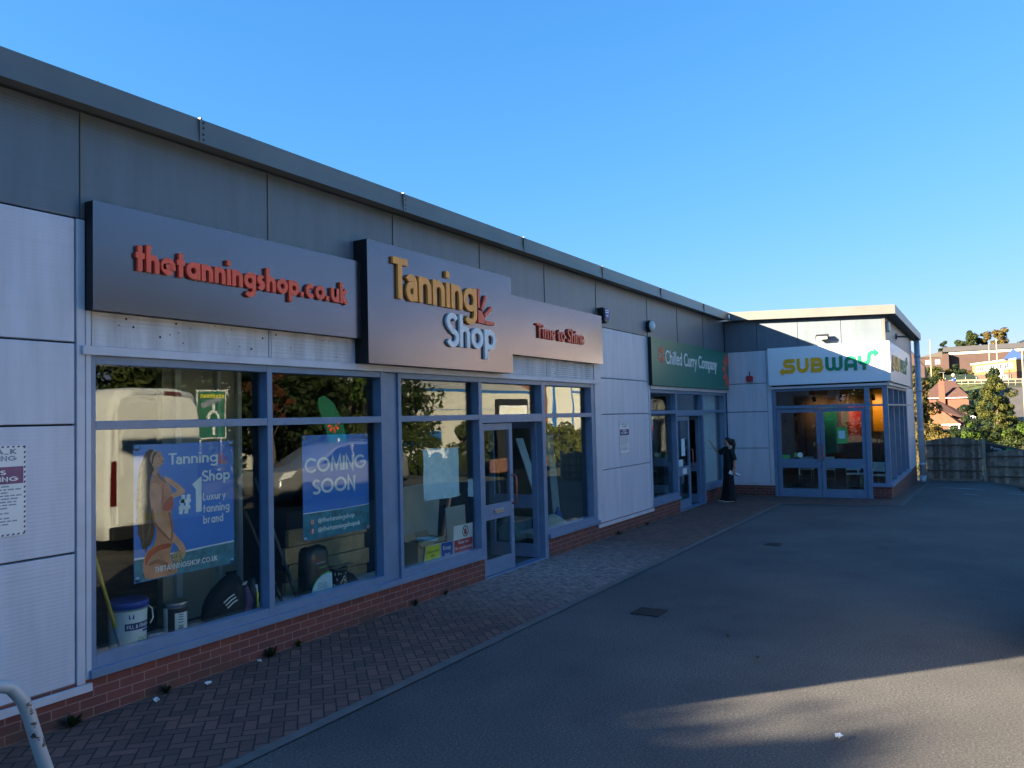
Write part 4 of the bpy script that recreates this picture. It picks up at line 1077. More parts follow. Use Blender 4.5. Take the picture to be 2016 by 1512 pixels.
stext(mb, 'SOON', mp, 6.412, 7.10, 1.535, .165, W=.17, track=.06, d0=.0012, d1=.0018)
stext(mb, '@thetanningshop', mp, 6.485, 7.075, 1.215, .055, W=.16, track=.09, d0=.0012, d1=.0018)
stext(mb, '@thetanningshopuk', mp, 6.485, 7.17, 1.115, .055, W=.16, track=.09, d0=.0012, d1=.0018)
mb.build('lettering', M['whitelet'], t)
mb = MB()
for v in (1.235, 1.135): mb.prism([(6.40+a, v+b) for a, b in arc(0, 0, .026, .034, 0, 360, 12)[:-1]], mp, .0012, .0018)
mb.build('emblem', M['coral'], t)
mb = MB(); ribbon(mb, [(6.388, 1.218), (6.412, 1.218), (6.412, 1.252), (6.388, 1.252)], .005, mp, .0018, .0024, closed=True); stext(mb, 'f', mp, 6.39, 6.412, 1.112, .048, W=.2, d0=.0018, d1=.0024); mb.build('icon', M['whitelet'], t)
for u, v in ((6.29, 1.06), (7.31, 1.065), (6.29, 2.165), (7.31, 2.16)):
    mb = MB(); mb.lathe([(.0, -.012), (.022, -.004), (.026, 0.0)], (u, .125, v), 16, ax=Matrix.Rotation(RAD(-90), 3, 'X')); mb.build('suction_hook', M['steel'], t)
# pale sheets stuck to the third window
def paper_sheet(label, u0, u1, v0, v1, tapes):
    t = thing('paper_sheet', label, 'paper', ((u0+u1)/2, .128, v0))
    mb = MB(); n = 8; vs = []; fs = []
    for i in range(n+1):
        for j in range(n+1):
            u = u0+(u1-u0)*i/n; v = v0+(v1-v0)*j/n
            vs.append((u+.006*math.sin(j*1.3), .128+.003*math.sin(i*1.7+j*.9), v+.008*math.sin(i*.8)))
    for i in range(n):
        for j in range(n):
            a = i*(n+1)+j; fs.append((a, a+n+1, a+n+2, a+1))
    mb.add(vs, fs, 0, True); mb.build('sheet', M['paper'], t)
    mb = MB()
    for a, b in tapes: mb.box(a-.03, a+.03, .1235, .1245, b-.012, b+.012)
    mb.build('tape', M['plasterboard'], t)
paper_sheet('large pale blue taped sheet of paper in the third window', 8.42, 9.24, 1.25, 1.935, ((8.43, 1.93), (9.23, 1.93), (8.43, 1.27), (9.23, 1.27)))
paper_sheet('small pale blue taped sheet of paper beside the door edge', 9.46, 9.597, 1.21, 1.46, ((9.47, 1.45), (9.54, 1.46)))
# site safety boards leaning inside the third window
def board(label, pts, mats, text, y=.15, extra=None):
    t = thing('safety_sign', label, 'sign', (sum(p[0] for p in pts)/4, y, min(p[1] for p in pts)))
    mb = MB(); mb.prism(pts, FM(y), -.004, 0); mb.build('sign_board', M['white'], t)
    for nm, mt, pl in mats:
        mb = MB(); mb.prism(pl, FM(y), .0003, .0014); mb.build(nm, M[mt], t)
    for mt, rows in text:
        mb = MB()
        for body, u0, u1, v, c in rows: btext(mb, body, FM(y), u0, u1, v, c, .0015, .0024, off=.005)
        mb.build('lettering', M[mt], t)
    if extra: extra(t)
    return t
board('yellow site warning sign leaning low in the third window', [(8.42, .40), (8.785, .40), (8.80, .655), (8.465, .655)], [('yellow_panel', 'signyellow', [(8.435, .455), (8.775, .47), (8.79, .645), (8.475, .645)])], [('black', [('Construction', 8.475, 8.765, .555, .034), ('site', 8.575, 8.66, .50, .034)])])
board('blue keep-out sign between the yellow and the red safety signs', [(8.805, .40), (9.085, .40), (9.095, .645), (8.815, .655)], [('blue_panel', 'signblue', [(8.812, .41), (9.08, .41), (9.088, .638), (8.822, .646)])], [('whitelet', [('Keep', 8.86, 9.04, .545, .055), ('out', 8.90, 9.01, .455, .055)])], y=.152)
def ban(t):
    mb = MB(); c = (9.40, .735); ribbon(mb, arc(c[0], c[1], .07, .07, 0, 360, 20)[:-1], .014, FM(.148), .0003, .0016, closed=True); ribbon(mb, [(c[0]-.05, c[1]+.05), (c[0]+.05, c[1]-.05)], .012, FM(.148), .0004, .0018); mb.build('ban_ring', M['black'], t)
    mb = MB(); mb.prism([(9.375, .69), (9.425, .69), (9.43, .73), (9.425, .775), (9.375, .765), (9.365, .73)], FM(.148), .0002, .0010); mb.build('hand_symbol', M['signred'], t)
board('tall white and red keep-out sign standing by the door post', [(9.10, .39), (9.585, .40), (9.59, .835), (9.115, .835)], [('red_panel', 'signred', [(9.115, .41), (9.57, .415), (9.575, .635), (9.12, .635)])], [('whitelet', [('Keep out', 9.22, 9.47, .575, .048), ('No unauthorised', 9.135, 9.56, .50, .044), ('access', 9.25, 9.44, .43, .044)])], y=.148, extra=ban)

# ------------------------------------------------------------------ builders' things behind the glass
LEDGE = .385
def bucket(name, label, x, y, z, r, h, mat, lidmat, cat='bucket'):
    t = thing(name, label, cat, (x, y, z))
    mb = MB(); mb.lathe([(0, 0), (r*.90, 0), (r*.92, .01), (r*.98, h*.86), (r*.98, h*.9)], (x, y, z), 32); mb.build('body', M[mat], t)
    mb = MB(); mb.lathe([(r*.99, h*.84), (r*1.05, h*.86), (r*1.05, h*.97), (r*1.02, h), (r*.9, h*.975), (0, h*.97)], (x, y, z), 32); mb.build('lid', M[lidmat], t)
    return t
bx_, by_ = 4.36, .36
t = bucket('filler_bucket', 'white tub of filler with a blue lid on the dusty ledge', bx_, by_, LEDGE, .165, .41, 'white', 'signblue')
mb = MB(); mb.lathe([(.1655, .33), (.1665, .345), (.166, .352)], (bx_, by_, LEDGE), 32); mb.build('rim_band', M['greyprint'], t)
def wrap(mb, cx_, cy_, r, pts, z0):     # flat marks bent round a tub; u = angle in degrees from facing the street
    def f(u, v, d):
        a = RAD(-90+u); return (cx_+(r+d)*math.cos(a), cy_+(r+d)*math.sin(a), z0+v)
    return f
wp = wrap(None, bx_, by_, .158, None, LEDGE)
mb = MB()
for i in range(11): mb.prism([(-42+i*8, .165), (-34+i*8, .165), (-34+i*8, .225), (-42+i*8, .225)], wp, .001, .0025)
mb.build('label_band', M['navy'], t)
mb = MB(); btext(mb, 'FILL & FINISH', wp, -36, 40, .180, .032, .0026, .0036, off=.01); mb.build('lettering', M['whitelet'], t)
mb = MB(); mb.prism([(-30, .262), (-14, .262), (-14, .30), (-30, .30)], wp, .001, .0022); mb.prism([(15, .135), (42, .135), (42, .155), (15, .155)], wp, .001, .0022); mb.build('logo', M['signblue'], t)
mb = MB()
for u in (.014, .066): ribbon(mb, [(u+.018*math.cos(RAD(a)), .075+.018*math.sin(RAD(a))) for a in range(0, 360, 24)], .006, lambda a, b, d: wp(a/.158*57.3, b, d), .001, .0022, closed=True)
mb.build('badge', M['palegreen'], t)
mb = MB(); mb.tube([(bx_+.165, by_-.02, .73), (bx_+.20, by_-.06, .68), (bx_+.195, by_-.08, .60), (bx_+.16, by_-.09, .56)], .006, 8); mb.build('handle', M['white'], t)
tx, ty = 4.83, .34
t = bucket('paint_tin', 'black and white metal paint tin right of the filler tub', tx, ty, LEDGE, .108, .30, 'white', 'steel', 'paint tin')
wp = wrap(None, tx, ty, .1045, None, LEDGE)
mb = MB()
for i in range(6): mb.prism([(-75+i*6, .03), (-69+i*6, .03), (-69+i*6, .25), (-75+i*6, .25)], wp, .001, .0022)
for i in range(13): mb.prism([(-40+i*8, .205), (-32+i*8, .205), (-32+i*8, .25), (-40+i*8, .25)], wp, .001, .0022)
for v in (.185, .165, .14, .115, .085, .072, .06, .048):
    mb.prism([(-22, v), (4, v), (4, v+.006), (-22, v+.006)], wp, .001, .0022)
mb.build('label_band', M['black'], t)
# work glove
t = thing('work_glove', 'limp grey work glove lying between the filler tub and the tin', 'glove', (4.62, .26, LEDGE))
mb = MB()
for k, (dx, dy) in enumerate(((.10, -.05), (.115, -.02), (.11, .015), (.095, .045))):
    mb.tube([(4.58, .26+dy*.6, LEDGE+.03), (4.62+dx*.5, .24+dy, LEDGE+.045), (4.60+dx, .22+dy, LEDGE+.02)], [.022, .017, .013], 8)
mb.tube([(4.55, .25, LEDGE+.03), (4.57, .20, LEDGE+.035), (4.60, .17, LEDGE+.018)], [.022, .016, .012], 8)
mb.tube([(4.50, .28, LEDGE+.028), (4.56, .265, LEDGE+.036), (4.62, .25, LEDGE+.034)], [.032, .042, .036], 10)
mb.build('glove', M['greyprint'], t)
# yellow pole
t = thing('extension_pole', 'long yellow painter\'s pole leaning in the left corner of the first window', 'pole', (4.24, .26, LEDGE))
a, b = Vector((4.243, .27, LEDGE)), Vector((3.90, .40, 1.85)); c = a.lerp(b, .14)
MB().tube([a, c], .019, 10).build('grip', M['greyprint'], t); MB().tube([c, a.lerp(b, .80)], .016, 10).build('shaft', M['yellow'], t); MB().tube([a.lerp(b, .80), b], .012, 10).build('tip', M['plasterboard'], t)
# backpack
t = thing('backpack', 'black drawstring rucksack with white stripes slumped on the ledge', 'bag', (5.42, .36, LEDGE))
def blob(name, mat, parent, prof, c, sq=(1, 1), n=20, seed=1, amp=.05):
    rd = random.Random(seed); mb = MB(); vs = []; ph = rd.random()*6
    for i, (r, z, ox) in enumerate(prof):
        for k in range(n):
            a_ = 2*PI*k/n; q = 1+amp*math.sin(3*a_+ph+z*14)+amp*.6*math.sin(5*a_-z*21)
            vs.append((c[0]+ox+r*q*sq[0]*math.cos(a_), c[1]+r*q*sq[1]*math.sin(a_), c[2]+z))
    fs = [(i*n+k, i*n+(k+1) % n, (i+1)*n+(k+1) % n, (i+1)*n+k) for i in range(len(prof)-1) for k in range(n)]
    fs.append(tuple(range(n))[::-1]); fs.append(tuple((len(prof)-1)*n+k for k in range(n)))
    mb.add(vs, fs, 0, True); return mb.build(name, M[mat], parent)
blob('bag_body', 'blackcloth', t, [(.17, 0, 0), (.215, .03, 0), (.225, .12, .01), (.20, .22, .03), (.15, .32, .06), (.09, .39, .09), (.05, .42, .10), (.06, .45, .10)], (5.41, .38, LEDGE), (1.1, .8))
mb = MB()
for k in range(3): ribbon(mb, [(5.27+.02*k, .585-.028*k), (5.34+.02*k, .625-.028*k), (5.40+.015*k, .645-.03*k)], .012, FM(.205-.004*k), 0, .004)
mb.build('stripes', M['whitelet'], t)
mb = MB(); mb.tube([(5.58, .25, .40), (5.625, .26, .52), (5.60, .27, .68)], [.035, .05, .02], 8); mb.build('side_pocket', M['purple'], t)
mb = MB()
for k in range(3): ribbon(mb, [(5.53+.018*k, .705), (5.545+.02*k, .73-.004*k+.008*k)], .011, FM(.24), 0, .003)
mb.build('emblem', M['whitelet'], t)
for k, (x, y, mat, h, lb) in enumerate(((5.70, .30, 'black', .36, 'tall black flask at the right end of the first ledge'), (5.80, .36, 'signyellow', .27, 'slim yellow-green spray can beside the black flask'))):
    t = thing('flask' if k == 0 else 'spray_can', lb, 'bottle', (x, y, LEDGE))
    r = .05 if k == 0 else .032
    MB().lathe([(0, 0), (r, .002), (r, h*.66), (r*.8, h*.72)], (x, y, LEDGE), 18).build('body', M[mat], t)
    MB().lathe([(r*.8, h*.721), (r*.72, h*.74), (r*.72, h*.97), (0, h)], (x, y, LEDGE), 18).build('cap', M['black' if k == 0 else 'whitelet'], t)
# poles in second window
for lb, a, b, m1 in (('paint-spattered pole leaning left in the second window', (6.118, .30, LEDGE), (5.80, .50, 1.40), 'wood'), ('grey metal pole leaning beside the spattered one', (6.335, .30, LEDGE), (5.93, .5, 1.75), 'steel')):
    t = thing('long_pole', lb, 'pole', a); a = Vector(a); b = Vector(b)
    MB().tube([a, a.lerp(b, .22)], .020, 10).build('grip', M['black'], t); MB().tube([a.lerp(b, .22), b], .015, 10).build('shaft', M[m1], t)
# bag of compound and black tub
t = thing('plaster_bag', 'black and white paper sack standing in the second window', 'sack', (6.63, .34, LEDGE))
mb = MB(); n = 22; prof = [(.0, .155, .10), (.02, .185, .115), (.18, .185, .115), (.36, .18, .11), (.47, .175, .10), (.52, .165, .075), (.54, .10, .05)]
vs = []
for z, a_, b_ in prof:
    for k in range(n):
        th = 2*PI*k/n; c_, s_ = math.cos(th), math.sin(th)
        vs.append((6.63+math.copysign(abs(c_)**.6, c_)*a_, .35+math.copysign(abs(s_)**.6, s_)*b_, LEDGE+z+.008*math.sin(3*th)))
mb.add(vs, [(i*n+k, i*n+(k+1) % n, (i+1)*n+(k+1) % n, (i+1)*n+k) for i in range(len(prof)-1) for k in range(n)] + [tuple(range(n))[::-1], tuple((len(prof)-1)*n+k for k in range(n))], 0, True)
mb.build('sack', M['black'], t)
mb = MB(); mb.prism([(6.47, .0)] + [(6.50, .09), (6.56, .16), (6.64, .205), (6.73, .22), (6.80, .21), (6.805, .0)], lambda u, v, d: (u, .236-d, LEDGE+.012+v), 0, .003); mb.build('white_panel', M['paper'], t)
mb = MB(); ribbon(mb, [(6.50, .10), (6.56, .17), (6.64, .215), (6.73, .23), (6.80, .22)], .012, lambda u, v, d: (u, .236-d, LEDGE+.012+v), 0, .005); mb.prism([(6.60, .30), (6.72, .305), (6.72, .315), (6.60, .31)], lambda u, v, d: (u, .236-d, LEDGE+v), 0, .003); mb.build('green_line', M['palegreen'], t)
mb = MB(); mb.prism([(6.56, .385), (6.60, .385), (6.58, .425)], lambda u, v, d: (u, .240-d, LEDGE+v), 0, .003); mb.build('red_mark', M['signred'], t)
mb = MB(); mb.prism([(6.56, .352), (6.70, .356), (6.70, .372), (6.56, .368)], lambda u, v, d: (u, .240-d, LEDGE+v), 0, .002)
for v in (.13, .112, .094, .076): mb.prism([(6.57, v), (6.72, v), (6.72, v+.006), (6.57, v+.006)], lambda u, v, d: (u, .233-d, LEDGE+v), 0, .002)
mb.build('lettering', M['greyprint'], t)
t = thing('plaster_tub', 'black tub splashed with white plaster beside the sack', 'bucket', (7.0, .36, LEDGE))
MB().lathe([(0, 0), (.115, 0), (.125, .20), (.135, .205), (.135, .235), (.12, .235), (.115, .06), (0, .05)], (7.0, .36, LEDGE), 26).build('body', M['black'], t)
mb = MB(); wp = wrap(None, 7.0, .36, .121, None, LEDGE)
rnd = random.Random(8)
for i in range(26):
    u, v = rnd.uniform(-60, 50), rnd.uniform(.02, .17); mb.prism([(u, v), (u+rnd.uniform(2, 7), v+.004), (u+rnd.uniform(2, 6), v+rnd.uniform(.01, .04)), (u-1, v+.02)], wp, .0025, .004)
mb.build('plaster_splash', M['whitelet'], t)
mb = MB(); mb.beam((6.86, .30, LEDGE+.245), (7.24, .36, LEDGE+.25), .09, .012); mb.build('hawk_board', M['steel'], t)
t = thing('dust_sheet', 'crumpled dark cloth on the ledge right of the tub', 'cloth', (7.24, .34, LEDGE))
blob('cloth', 'blackcloth', t, [(.12, 0, 0), (.10, .05, -.02), (.06, .12, -.05), (.01, .16, -.07)], (7.23, .34, LEDGE), (1, .7), seed=3, amp=.15)
# timber boards and sheet materials inside
t = thing('timber_stack', 'wall of pale timber boards stacked on edge behind the second window', 'timber', (7.4, .95, .02))
for i in range(5):
    mb = MB(); mb.box(6.80-.05*(i % 2), 8.15+.04*(i % 3), .92+.01*(i % 2), .98+.01*(i % 2), .03+i*.205, .03+i*.205+.195); mb.build('board', M['timber'], t, bevel=.004)
mb = MB(); mb.box(6.84, 8.6, .985, 1.03, .02, 1.25); mb.build('backing_sheet', M['darkin'], t)
def leaning(name, label, cat, x0, x1, y0, y1, z1, mat, thick=.02, lean_x=0.0):
    mb = MB(); th = thick
    vs = [(x0, y0, .02), (x1, y0, .02), (x1, y0+th, .02), (x0, y0+th, .02), (x0+lean_x, y1, z1), (x1+lean_x, y1, z1), (x1+lean_x, y1+th, z1), (x0+lean_x, y1+th, z1)]
    mb.add(vs, [(0,3,2,1), (4,5,6,7), (0,1,5,4), (1,2,6,5), (2,3,7,6), (3,0,4,7)])
    return tag(mb.build(name, M[mat]), label, cat)
leaning('leaning_panel', 'wide grey board leaning sideways in the third window', 'board', 8.75, 9.75, .95, 1.15, 1.35, 'plasterboard', .02, .45)
leaning('pink_batten', 'thin pinkish batten leaning beside the wide grey board', 'batten', 9.66, 9.72, .85, 1.1, 1.22, 'skinprint2', .04, .75)
leaning('leaning_panel', 'small grey board standing behind the red sign', 'board', 10.02, 10.55, .9, 1.0, .95, 'plasterboard', .02, .1)
leaning('leaning_panel', 'tall pale board leaning aslant in the window right of the doors', 'board', 13.05, 13.30, .75, 1.1, 1.95, 'paper', .02, -.55)
leaning('leaning_panel', 'upright pale board against the end wall of the right window', 'board', 13.40, 13.66, .80, .95, 2.0, 'paper', .02, 0.0)
leaning('leaning_panel', 'thin pale plank leaning against the open door frame', 'plank', 13.2, 13.26, 1.9, 2.3, 1.6, 'timber', .02, .55)
for lb, x, y, wd, dp, h in (('open cardboard box at the left of the third window', 8.44, .30, .30, .24, .33), ('taller cardboard box with raised flaps beside the first box', 8.86, .40, .30, .24, .32)):
    t = thing('cardboard_box', lb, 'box', (x+wd/2-.1, y, LEDGE))
    x0 = x-.10
    mb = MB(); th = .006
    mb.box(x0, x0+wd, y-dp/2, y-dp/2+th, LEDGE, LEDGE+h); mb.box(x0, x0+wd, y+dp/2-th, y+dp/2, LEDGE, LEDGE+h); mb.box(x0, x0+th, y-dp/2+th, y+dp/2-th, LEDGE, LEDGE+h); mb.box(x0+wd-th, x0+wd, y-dp/2+th, y+dp/2-th, LEDGE, LEDGE+h); mb.box(x0+th, x0+wd-th, y-dp/2+th, y+dp/2-th, LEDGE, LEDGE+th)
    mb.build('carton', M['cardboard'], t)
    for a, b in (((x0+wd/2, y-dp/2, LEDGE+h), (x0+wd/2, y-dp/2-.06, LEDGE+h-.05)), ((x0+wd/2, y+dp/2, LEDGE+h), (x0+wd/2, y+dp/2+.05, LEDGE+h+.07))):
        MB().beam(a, b, wd*.98, .005, up=(0, 0, 1)).build('flap', M['cardboard'], t)
t = thing('tray', 'pale blue plastic tray across the cardboard boxes', 'tray', (8.66, .27, .70)); mb = MB(); mb.lathe([(0, 0), (.13, 0), (.15, .03), (.155, .03), (.135, -.006), (0, -.006)], (8.66, .27, .70), 24); mb.build('tray', M['paper'], t)
t = thing('workbench', 'dark folding workbench with scattered tools behind the third window', 'bench', (10.0, 1.6, .02))
mb = MB(); mb.box(9.75, 10.9, 1.5, 1.9, .92, .96); mb.build('bench_top', M['wood'], t)
for x, y in ((9.8, 1.53), (10.85, 1.53), (9.8, 1.87), (10.85, 1.87)): MB().box(x-.02, x+.02, y-.02, y+.02, .02, .92).build('leg', M['black'], t)
t = thing('tool_pile', 'heap of small metal tools on the dark workbench', 'tools', (10.2, 1.65, .96))
mb = MB(); rnd = random.Random(5)
for i in range(16):
    x, y = rnd.uniform(9.85, 10.6), rnd.uniform(1.55, 1.8); mb.beam((x, y, .985), (x+rnd.uniform(-.15, .15), y+rnd.uniform(-.1, .1), .99+rnd.uniform(0, .05)), .03, .03)
mb.build('tools', M['steel'], t)
t = thing('timber_offcuts', 'heap of wooden offcuts piled inside the open doorway', 'timber', (12.7, 1.9, .02))
rnd = random.Random(2)
for i in range(9):
    x, y = rnd.uniform(12.5, 13.2), rnd.uniform(1.6, 2.1); mb = MB(); mb.beam((x, y, .05+.04*i), (x+rnd.uniform(-.3, .6), y+rnd.uniform(-.2, .2), .1+.09*i), .10, .03); mb.build('offcut', M['wood' if i % 2 else 'timber'], t)
t = thing('storage_crate', 'white plastic crate on the floor inside the open doorway', 'crate', (13.2, 1.5, .02)); box('crate', M['paper'], 12.85, 13.45, 1.35, 1.75, .02, .36, t, bevel=.02); box('lid', M['white'], 12.82, 13.48, 1.32, 1.78, .36, .40, t, bevel=.01)
t = thing('cloth_bundle', 'white bundled dust sheet and blue bottle on the right-hand ledge', 'cloth', (12.7, .40, LEDGE)); blob('bundle', 'plasterboard', t, [(.26, 0, 0), (.28, .05, 0), (.22, .12, -.03), (.10, .20, -.06), (.02, .22, -.08)], (12.55, .40, LEDGE), (1.3, .7), seed=6, amp=.12)
t = thing('bottle', 'blue bottle standing behind the white bundle', 'bottle', (12.85, .46, LEDGE)); MB().lathe([(0, 0), (.07, 0), (.07, .18), (.03, .25), (.025, .30), (0, .30)], (12.85, .46, LEDGE), 16).build('bottle', M['signblue'], t)
t = thing('rag', 'pinkish rag at the far right of the ledge', 'cloth', (13.2, .35, LEDGE)); blob('rag', 'skinprint2', t, [(.16, 0, 0), (.15, .03, 0), (.08, .07, -.02), (.01, .08, 0)], (13.2, .35, LEDGE), (1.2, .6), seed=9, amp=.15)

# wing interior: tables, chairs, coloured wall panels, track spots ---------------------------------
for lb, mt, y0, y1, z0, z1 in (('dark green wall panel lit by a spot inside the wing', 'signgreen', -1.8, -1.29, 0.8, 2.43), ('red wall panel lit by a spot inside the wing', 'signred', -2.82, -2.18, 1.23, 2.51), ('glowing yellow wall panel at the right inside the wing', 'subyellow', -3.36, -2.96, 1.55, 3.0)):
    t = thing('wall_picture', lb, 'picture', (29.96, (y0+y1)/2, z0)); box('panel', M[mt], 29.93, 29.982, y0, y1, z0, z1, t, bevel=.004)
for i, (y, lb) in enumerate(((-1.21, 'left spot lamp on the ceiling track inside the wing'), (-2.07, 'middle spot lamp on the ceiling track inside the wing'), (-3.09, 'right spot lamp by the yellow panel inside the wing'))):
    t = thing('spot_lamp', lb, 'lamp', (29.0, y, 2.72))
    MB().tube([(29.0, y, 3.05), (29.0, y, 2.82)], .012, 8).build('stem', M['black'], t)
    ax = Vector((.70, 0, -.72)).normalized(); c = Vector((28.95, y, 2.80))
    MB().tube([c, c+ax*.05, c+ax*.20], [.035, .06, .065], 14).build('lamp_head', M['black'], t)
    MB().tube([c+ax*.201, c+ax*.204], .055, 14).build('bulb', emit_mat('warm_bulb', (1.0, .62, .25), 5), t)
    l = bpy.data.lights.new('spot_beam', 'SPOT'); l.energy = 6; l.color = (1.0, .56, .22); l.spot_size = RAD(84); l.spot_blend = .9; l.shadow_soft_size = .05
    lo = bpy.data.objects.new('spot_beam', l); COL.objects.link(lo); lo.parent = t; lo.location = (c+ax*.24)-Vector((29.0, y, 2.72)); lo.rotation_euler = Vector((.92, 0, -.38)).to_track_quat('-Z', 'Y').to_euler()
def cafe_chair(x, y, rz, label):
    t = thing('cafe_chair', label, 'chair', (x, y, .02), 'chairs in the sandwich shop')
    Mx = place(x, y, .02, rz)
    b = MB(Mx)
    for lx, ly in ((-.19, -.19), (.19, -.19), (-.19, .19), (.19, .19)): MB(Mx).tube([(lx, ly, 0), (lx*.95, ly*.95, .45)], .013, 8).build('leg', M['timber'], t)
    MB(Mx).box(-.21, .21, -.21, .21, .45, .48).build('seat', M['white'], t, bevel=.01)
    MB(Mx).box(-.20, .20, .19, .215, .58, .84).build('backrest', M['paper'], t, bevel=.01)
    b.tube([(-.19, .2, .45), (-.19, .205, .82)], .012, 8); b.tube([(.19, .2, .45), (.19, .205, .82)], .012, 8); b.tube([(-.18, -.18, .18), (.18, -.18, .18)], .009, 6)
    b.build('frame', M['steel'], t); return t
def cafe_table(x, y, label):
    t = thing('cafe_table', label, 'table', (x, y, .02), 'tables in the sandwich shop')
    box('table_top', M['white'], x-.35, x+.35, y-.35, y+.35, .74, .77, t, bevel=.008)
    MB().tube([(x, y, .05), (x, y, .74)], .03, 10).build('pedestal', M['steel'], t); MB().lathe([(0, 0), (.24, 0), (.22, .03), (.03, .04)], (x, y, .02), 20).build('foot', M['black'], t)
cafe_table(25.3, -3.0, 'white cafe table behind the right-hand door leaf'); cafe_table(25.5, -1.3, 'white cafe table behind the left-hand door leaf')
cafe_chair(24.6, -3.0, 90, 'pale chair in front of the right-hand cafe table'); cafe_chair(24.2, -3.75, 70, 'pale chair behind the narrow side light'); cafe_chair(26.4, -1.35, -90, 'pale chair beyond the left-hand cafe table'); cafe_chair(26.4, -2.0, -80, 'pale chair in the middle beyond the tables')
t = thing('menu_notice', 'green and white notice stuck on the right door leaf of the wing', 'notice', (22.5, -3.0, 1.43))
mb = MB(); mb.box(22.503, 22.507, -3.135, -2.885, 1.435, 1.86); mb.build('notice_sheet', M['palegreen'], t); mb = MB(); mb.box(22.5, 22.502, -3.09, -2.93, 1.56, 1.77); mb.build('white_panel', M['paper'], t)
t = thing('door_sticker', 'small green sticker high on the right door leaf', 'sticker', (22.5, -2.8, 2.1)); mb = MB(); mb.box(22.503, 22.507, -2.80, -2.62, 2.06, 2.14); mb.build('sticker', M['palegreen'], t)
t = thing('door_sticker', 'green sticker low on the left door leaf', 'sticker', (22.5, -1.6, 1.03)); mb = MB(); mb.box(22.503, 22.507, -1.66, -1.46, 1.03, 1.13); mb.build('sticker', M['palegreen'], t)
t = thing('hygiene_sticker', 'round white and green sticker on the left door leaf', 'sticker', (22.5, -1.9, 1.06)); mb = MB(); disc(mb, 1.93, 1.13, .07, WM(22.503), -.004, 0); mb.build('sticker', M['white'], t); mb = MB(); mb.box(22.503, 22.507, -1.86, -1.78, 1.07, 1.19); mb.build('green_tab', M['palegreen'], t)
# curry unit interior: shelving
t = thing('shelf_unit', 'dark shelf unit with small goods seen through the window left of the door', 'shelves', (17.6, 2.6, .02))
for i in range(5): box('shelf', M['steel'], 16.8, 19.6, 2.5, 2.9, .35+i*.42, .38+i*.42, t)
for x in (16.8, 19.6): box('upright', M['black'], x-.02, x+.02, 2.48, 2.92, .02, 2.2, t)
mb = MB(); rnd = random.Random(12)
for i in range(5):
    x = 16.9
    while x < 19.4:
        wd = rnd.uniform(.06, .16); h = rnd.uniform(.1, .28)
        if rnd.random() < .7: mb.box(x, x+wd, 2.52, 2.7, .382+i*.42, .382+i*.42+h, rnd.randrange(4))
        x += wd+.03
tag(mb.build('shelf_goods', [M['white'], M['cardboard'], M['palegreen'], M['signred']]), 'rows of small coloured packets standing on the dark shelf unit', 'goods', kind='stuff')
t = thing('ceiling_light', 'long pale ceiling light inside the unit with the green sign', 'light', (17.3, 1.2, 2.85)); box('diffuser', M['plasterboard'], 16.6, 18.0, 1.1, 1.3, 2.82, 2.95, t, bevel=.01)

# ------------------------------------------------------------------ the person at the window
def skin_mesh(name, mat, parent, pts, edges, radii, sub=2):
    o0 = WPOS[parent]
    me = bpy.data.meshes.new(name)
    me.from_pydata([tuple(Vector(p)-o0) for p in pts], edges, [])
    o = bpy.data.objects.new(name, me); COL.objects.link(o)
    o.modifiers.new('skin', 'SKIN').use_smooth_shade = True
    for i, r in enumerate(radii):
        r = r if isinstance(r, tuple) else (r, r)
        me.skin_vertices[0].data[i].radius = r
    me.skin_vertices[0].data[0].use_root = True
    s = o.modifiers.new('sub', 'SUBSURF'); s.levels = s.render_levels = sub
    dg = bpy.context.evaluated_depsgraph_get()
    m2 = bpy.data.meshes.new_from_object(o.evaluated_get(dg))
    o.modifiers.clear(); o.data = m2; m2.materials.clear(); m2.materials.append(mat)
    for p in m2.polygons: p.use_smooth = True
    o.parent = parent; WPOS[o] = o0.copy()
    return o
PR = Vector((20.80, -.45, ground(20.8, -.45)+.01))
PF = Vector((-.55, .835, 0)).normalized(); PL = Vector((-PF.y, PF.x, 0))
def pp_(f, l, z): return PR + PF*f + PL*l + Vector((0, 0, z))
PER = thing('person', 'woman in dark top and wide black trousers reaching up to a shop window', 'person', tuple(PR))
pts = []; rad = []; edg = []
def jn(f, l, z, r, par=None, absol=None):
    pts.append(absol if absol is not None else pp_(f, l, z)); rad.append(r)
    if par is not None: edg.append((par, len(pts)-1))
    return len(pts)-1
pel = jn(0, 0, .93, (.13, .11))
wai = jn(0, 0, 1.08, (.115, .09), pel); che = jn(.0, 0, 1.26, (.135, .10), wai); nb = jn(-.01, 0, 1.39, (.07, .06), che)
nk = jn(.0, 0, 1.45, .045, nb); jw = jn(.035, 0, 1.51, (.055, .062), nk); hd = jn(.03, 0, 1.575, (.068, .082), jw); tp = jn(.01, 0, 1.635, (.05, .06), hd)
for s in (-1, 1):
    hp = jn(0, s*.09, .86, .085, pel); kn = jn(.02 if s > 0 else .05, s*.10, .47, .055, hp); an = jn(-.02 if s > 0 else .04, s*.10, .08, .038, kn); jn(.10 if s > 0 else .16, s*.11, .035, .034, an)
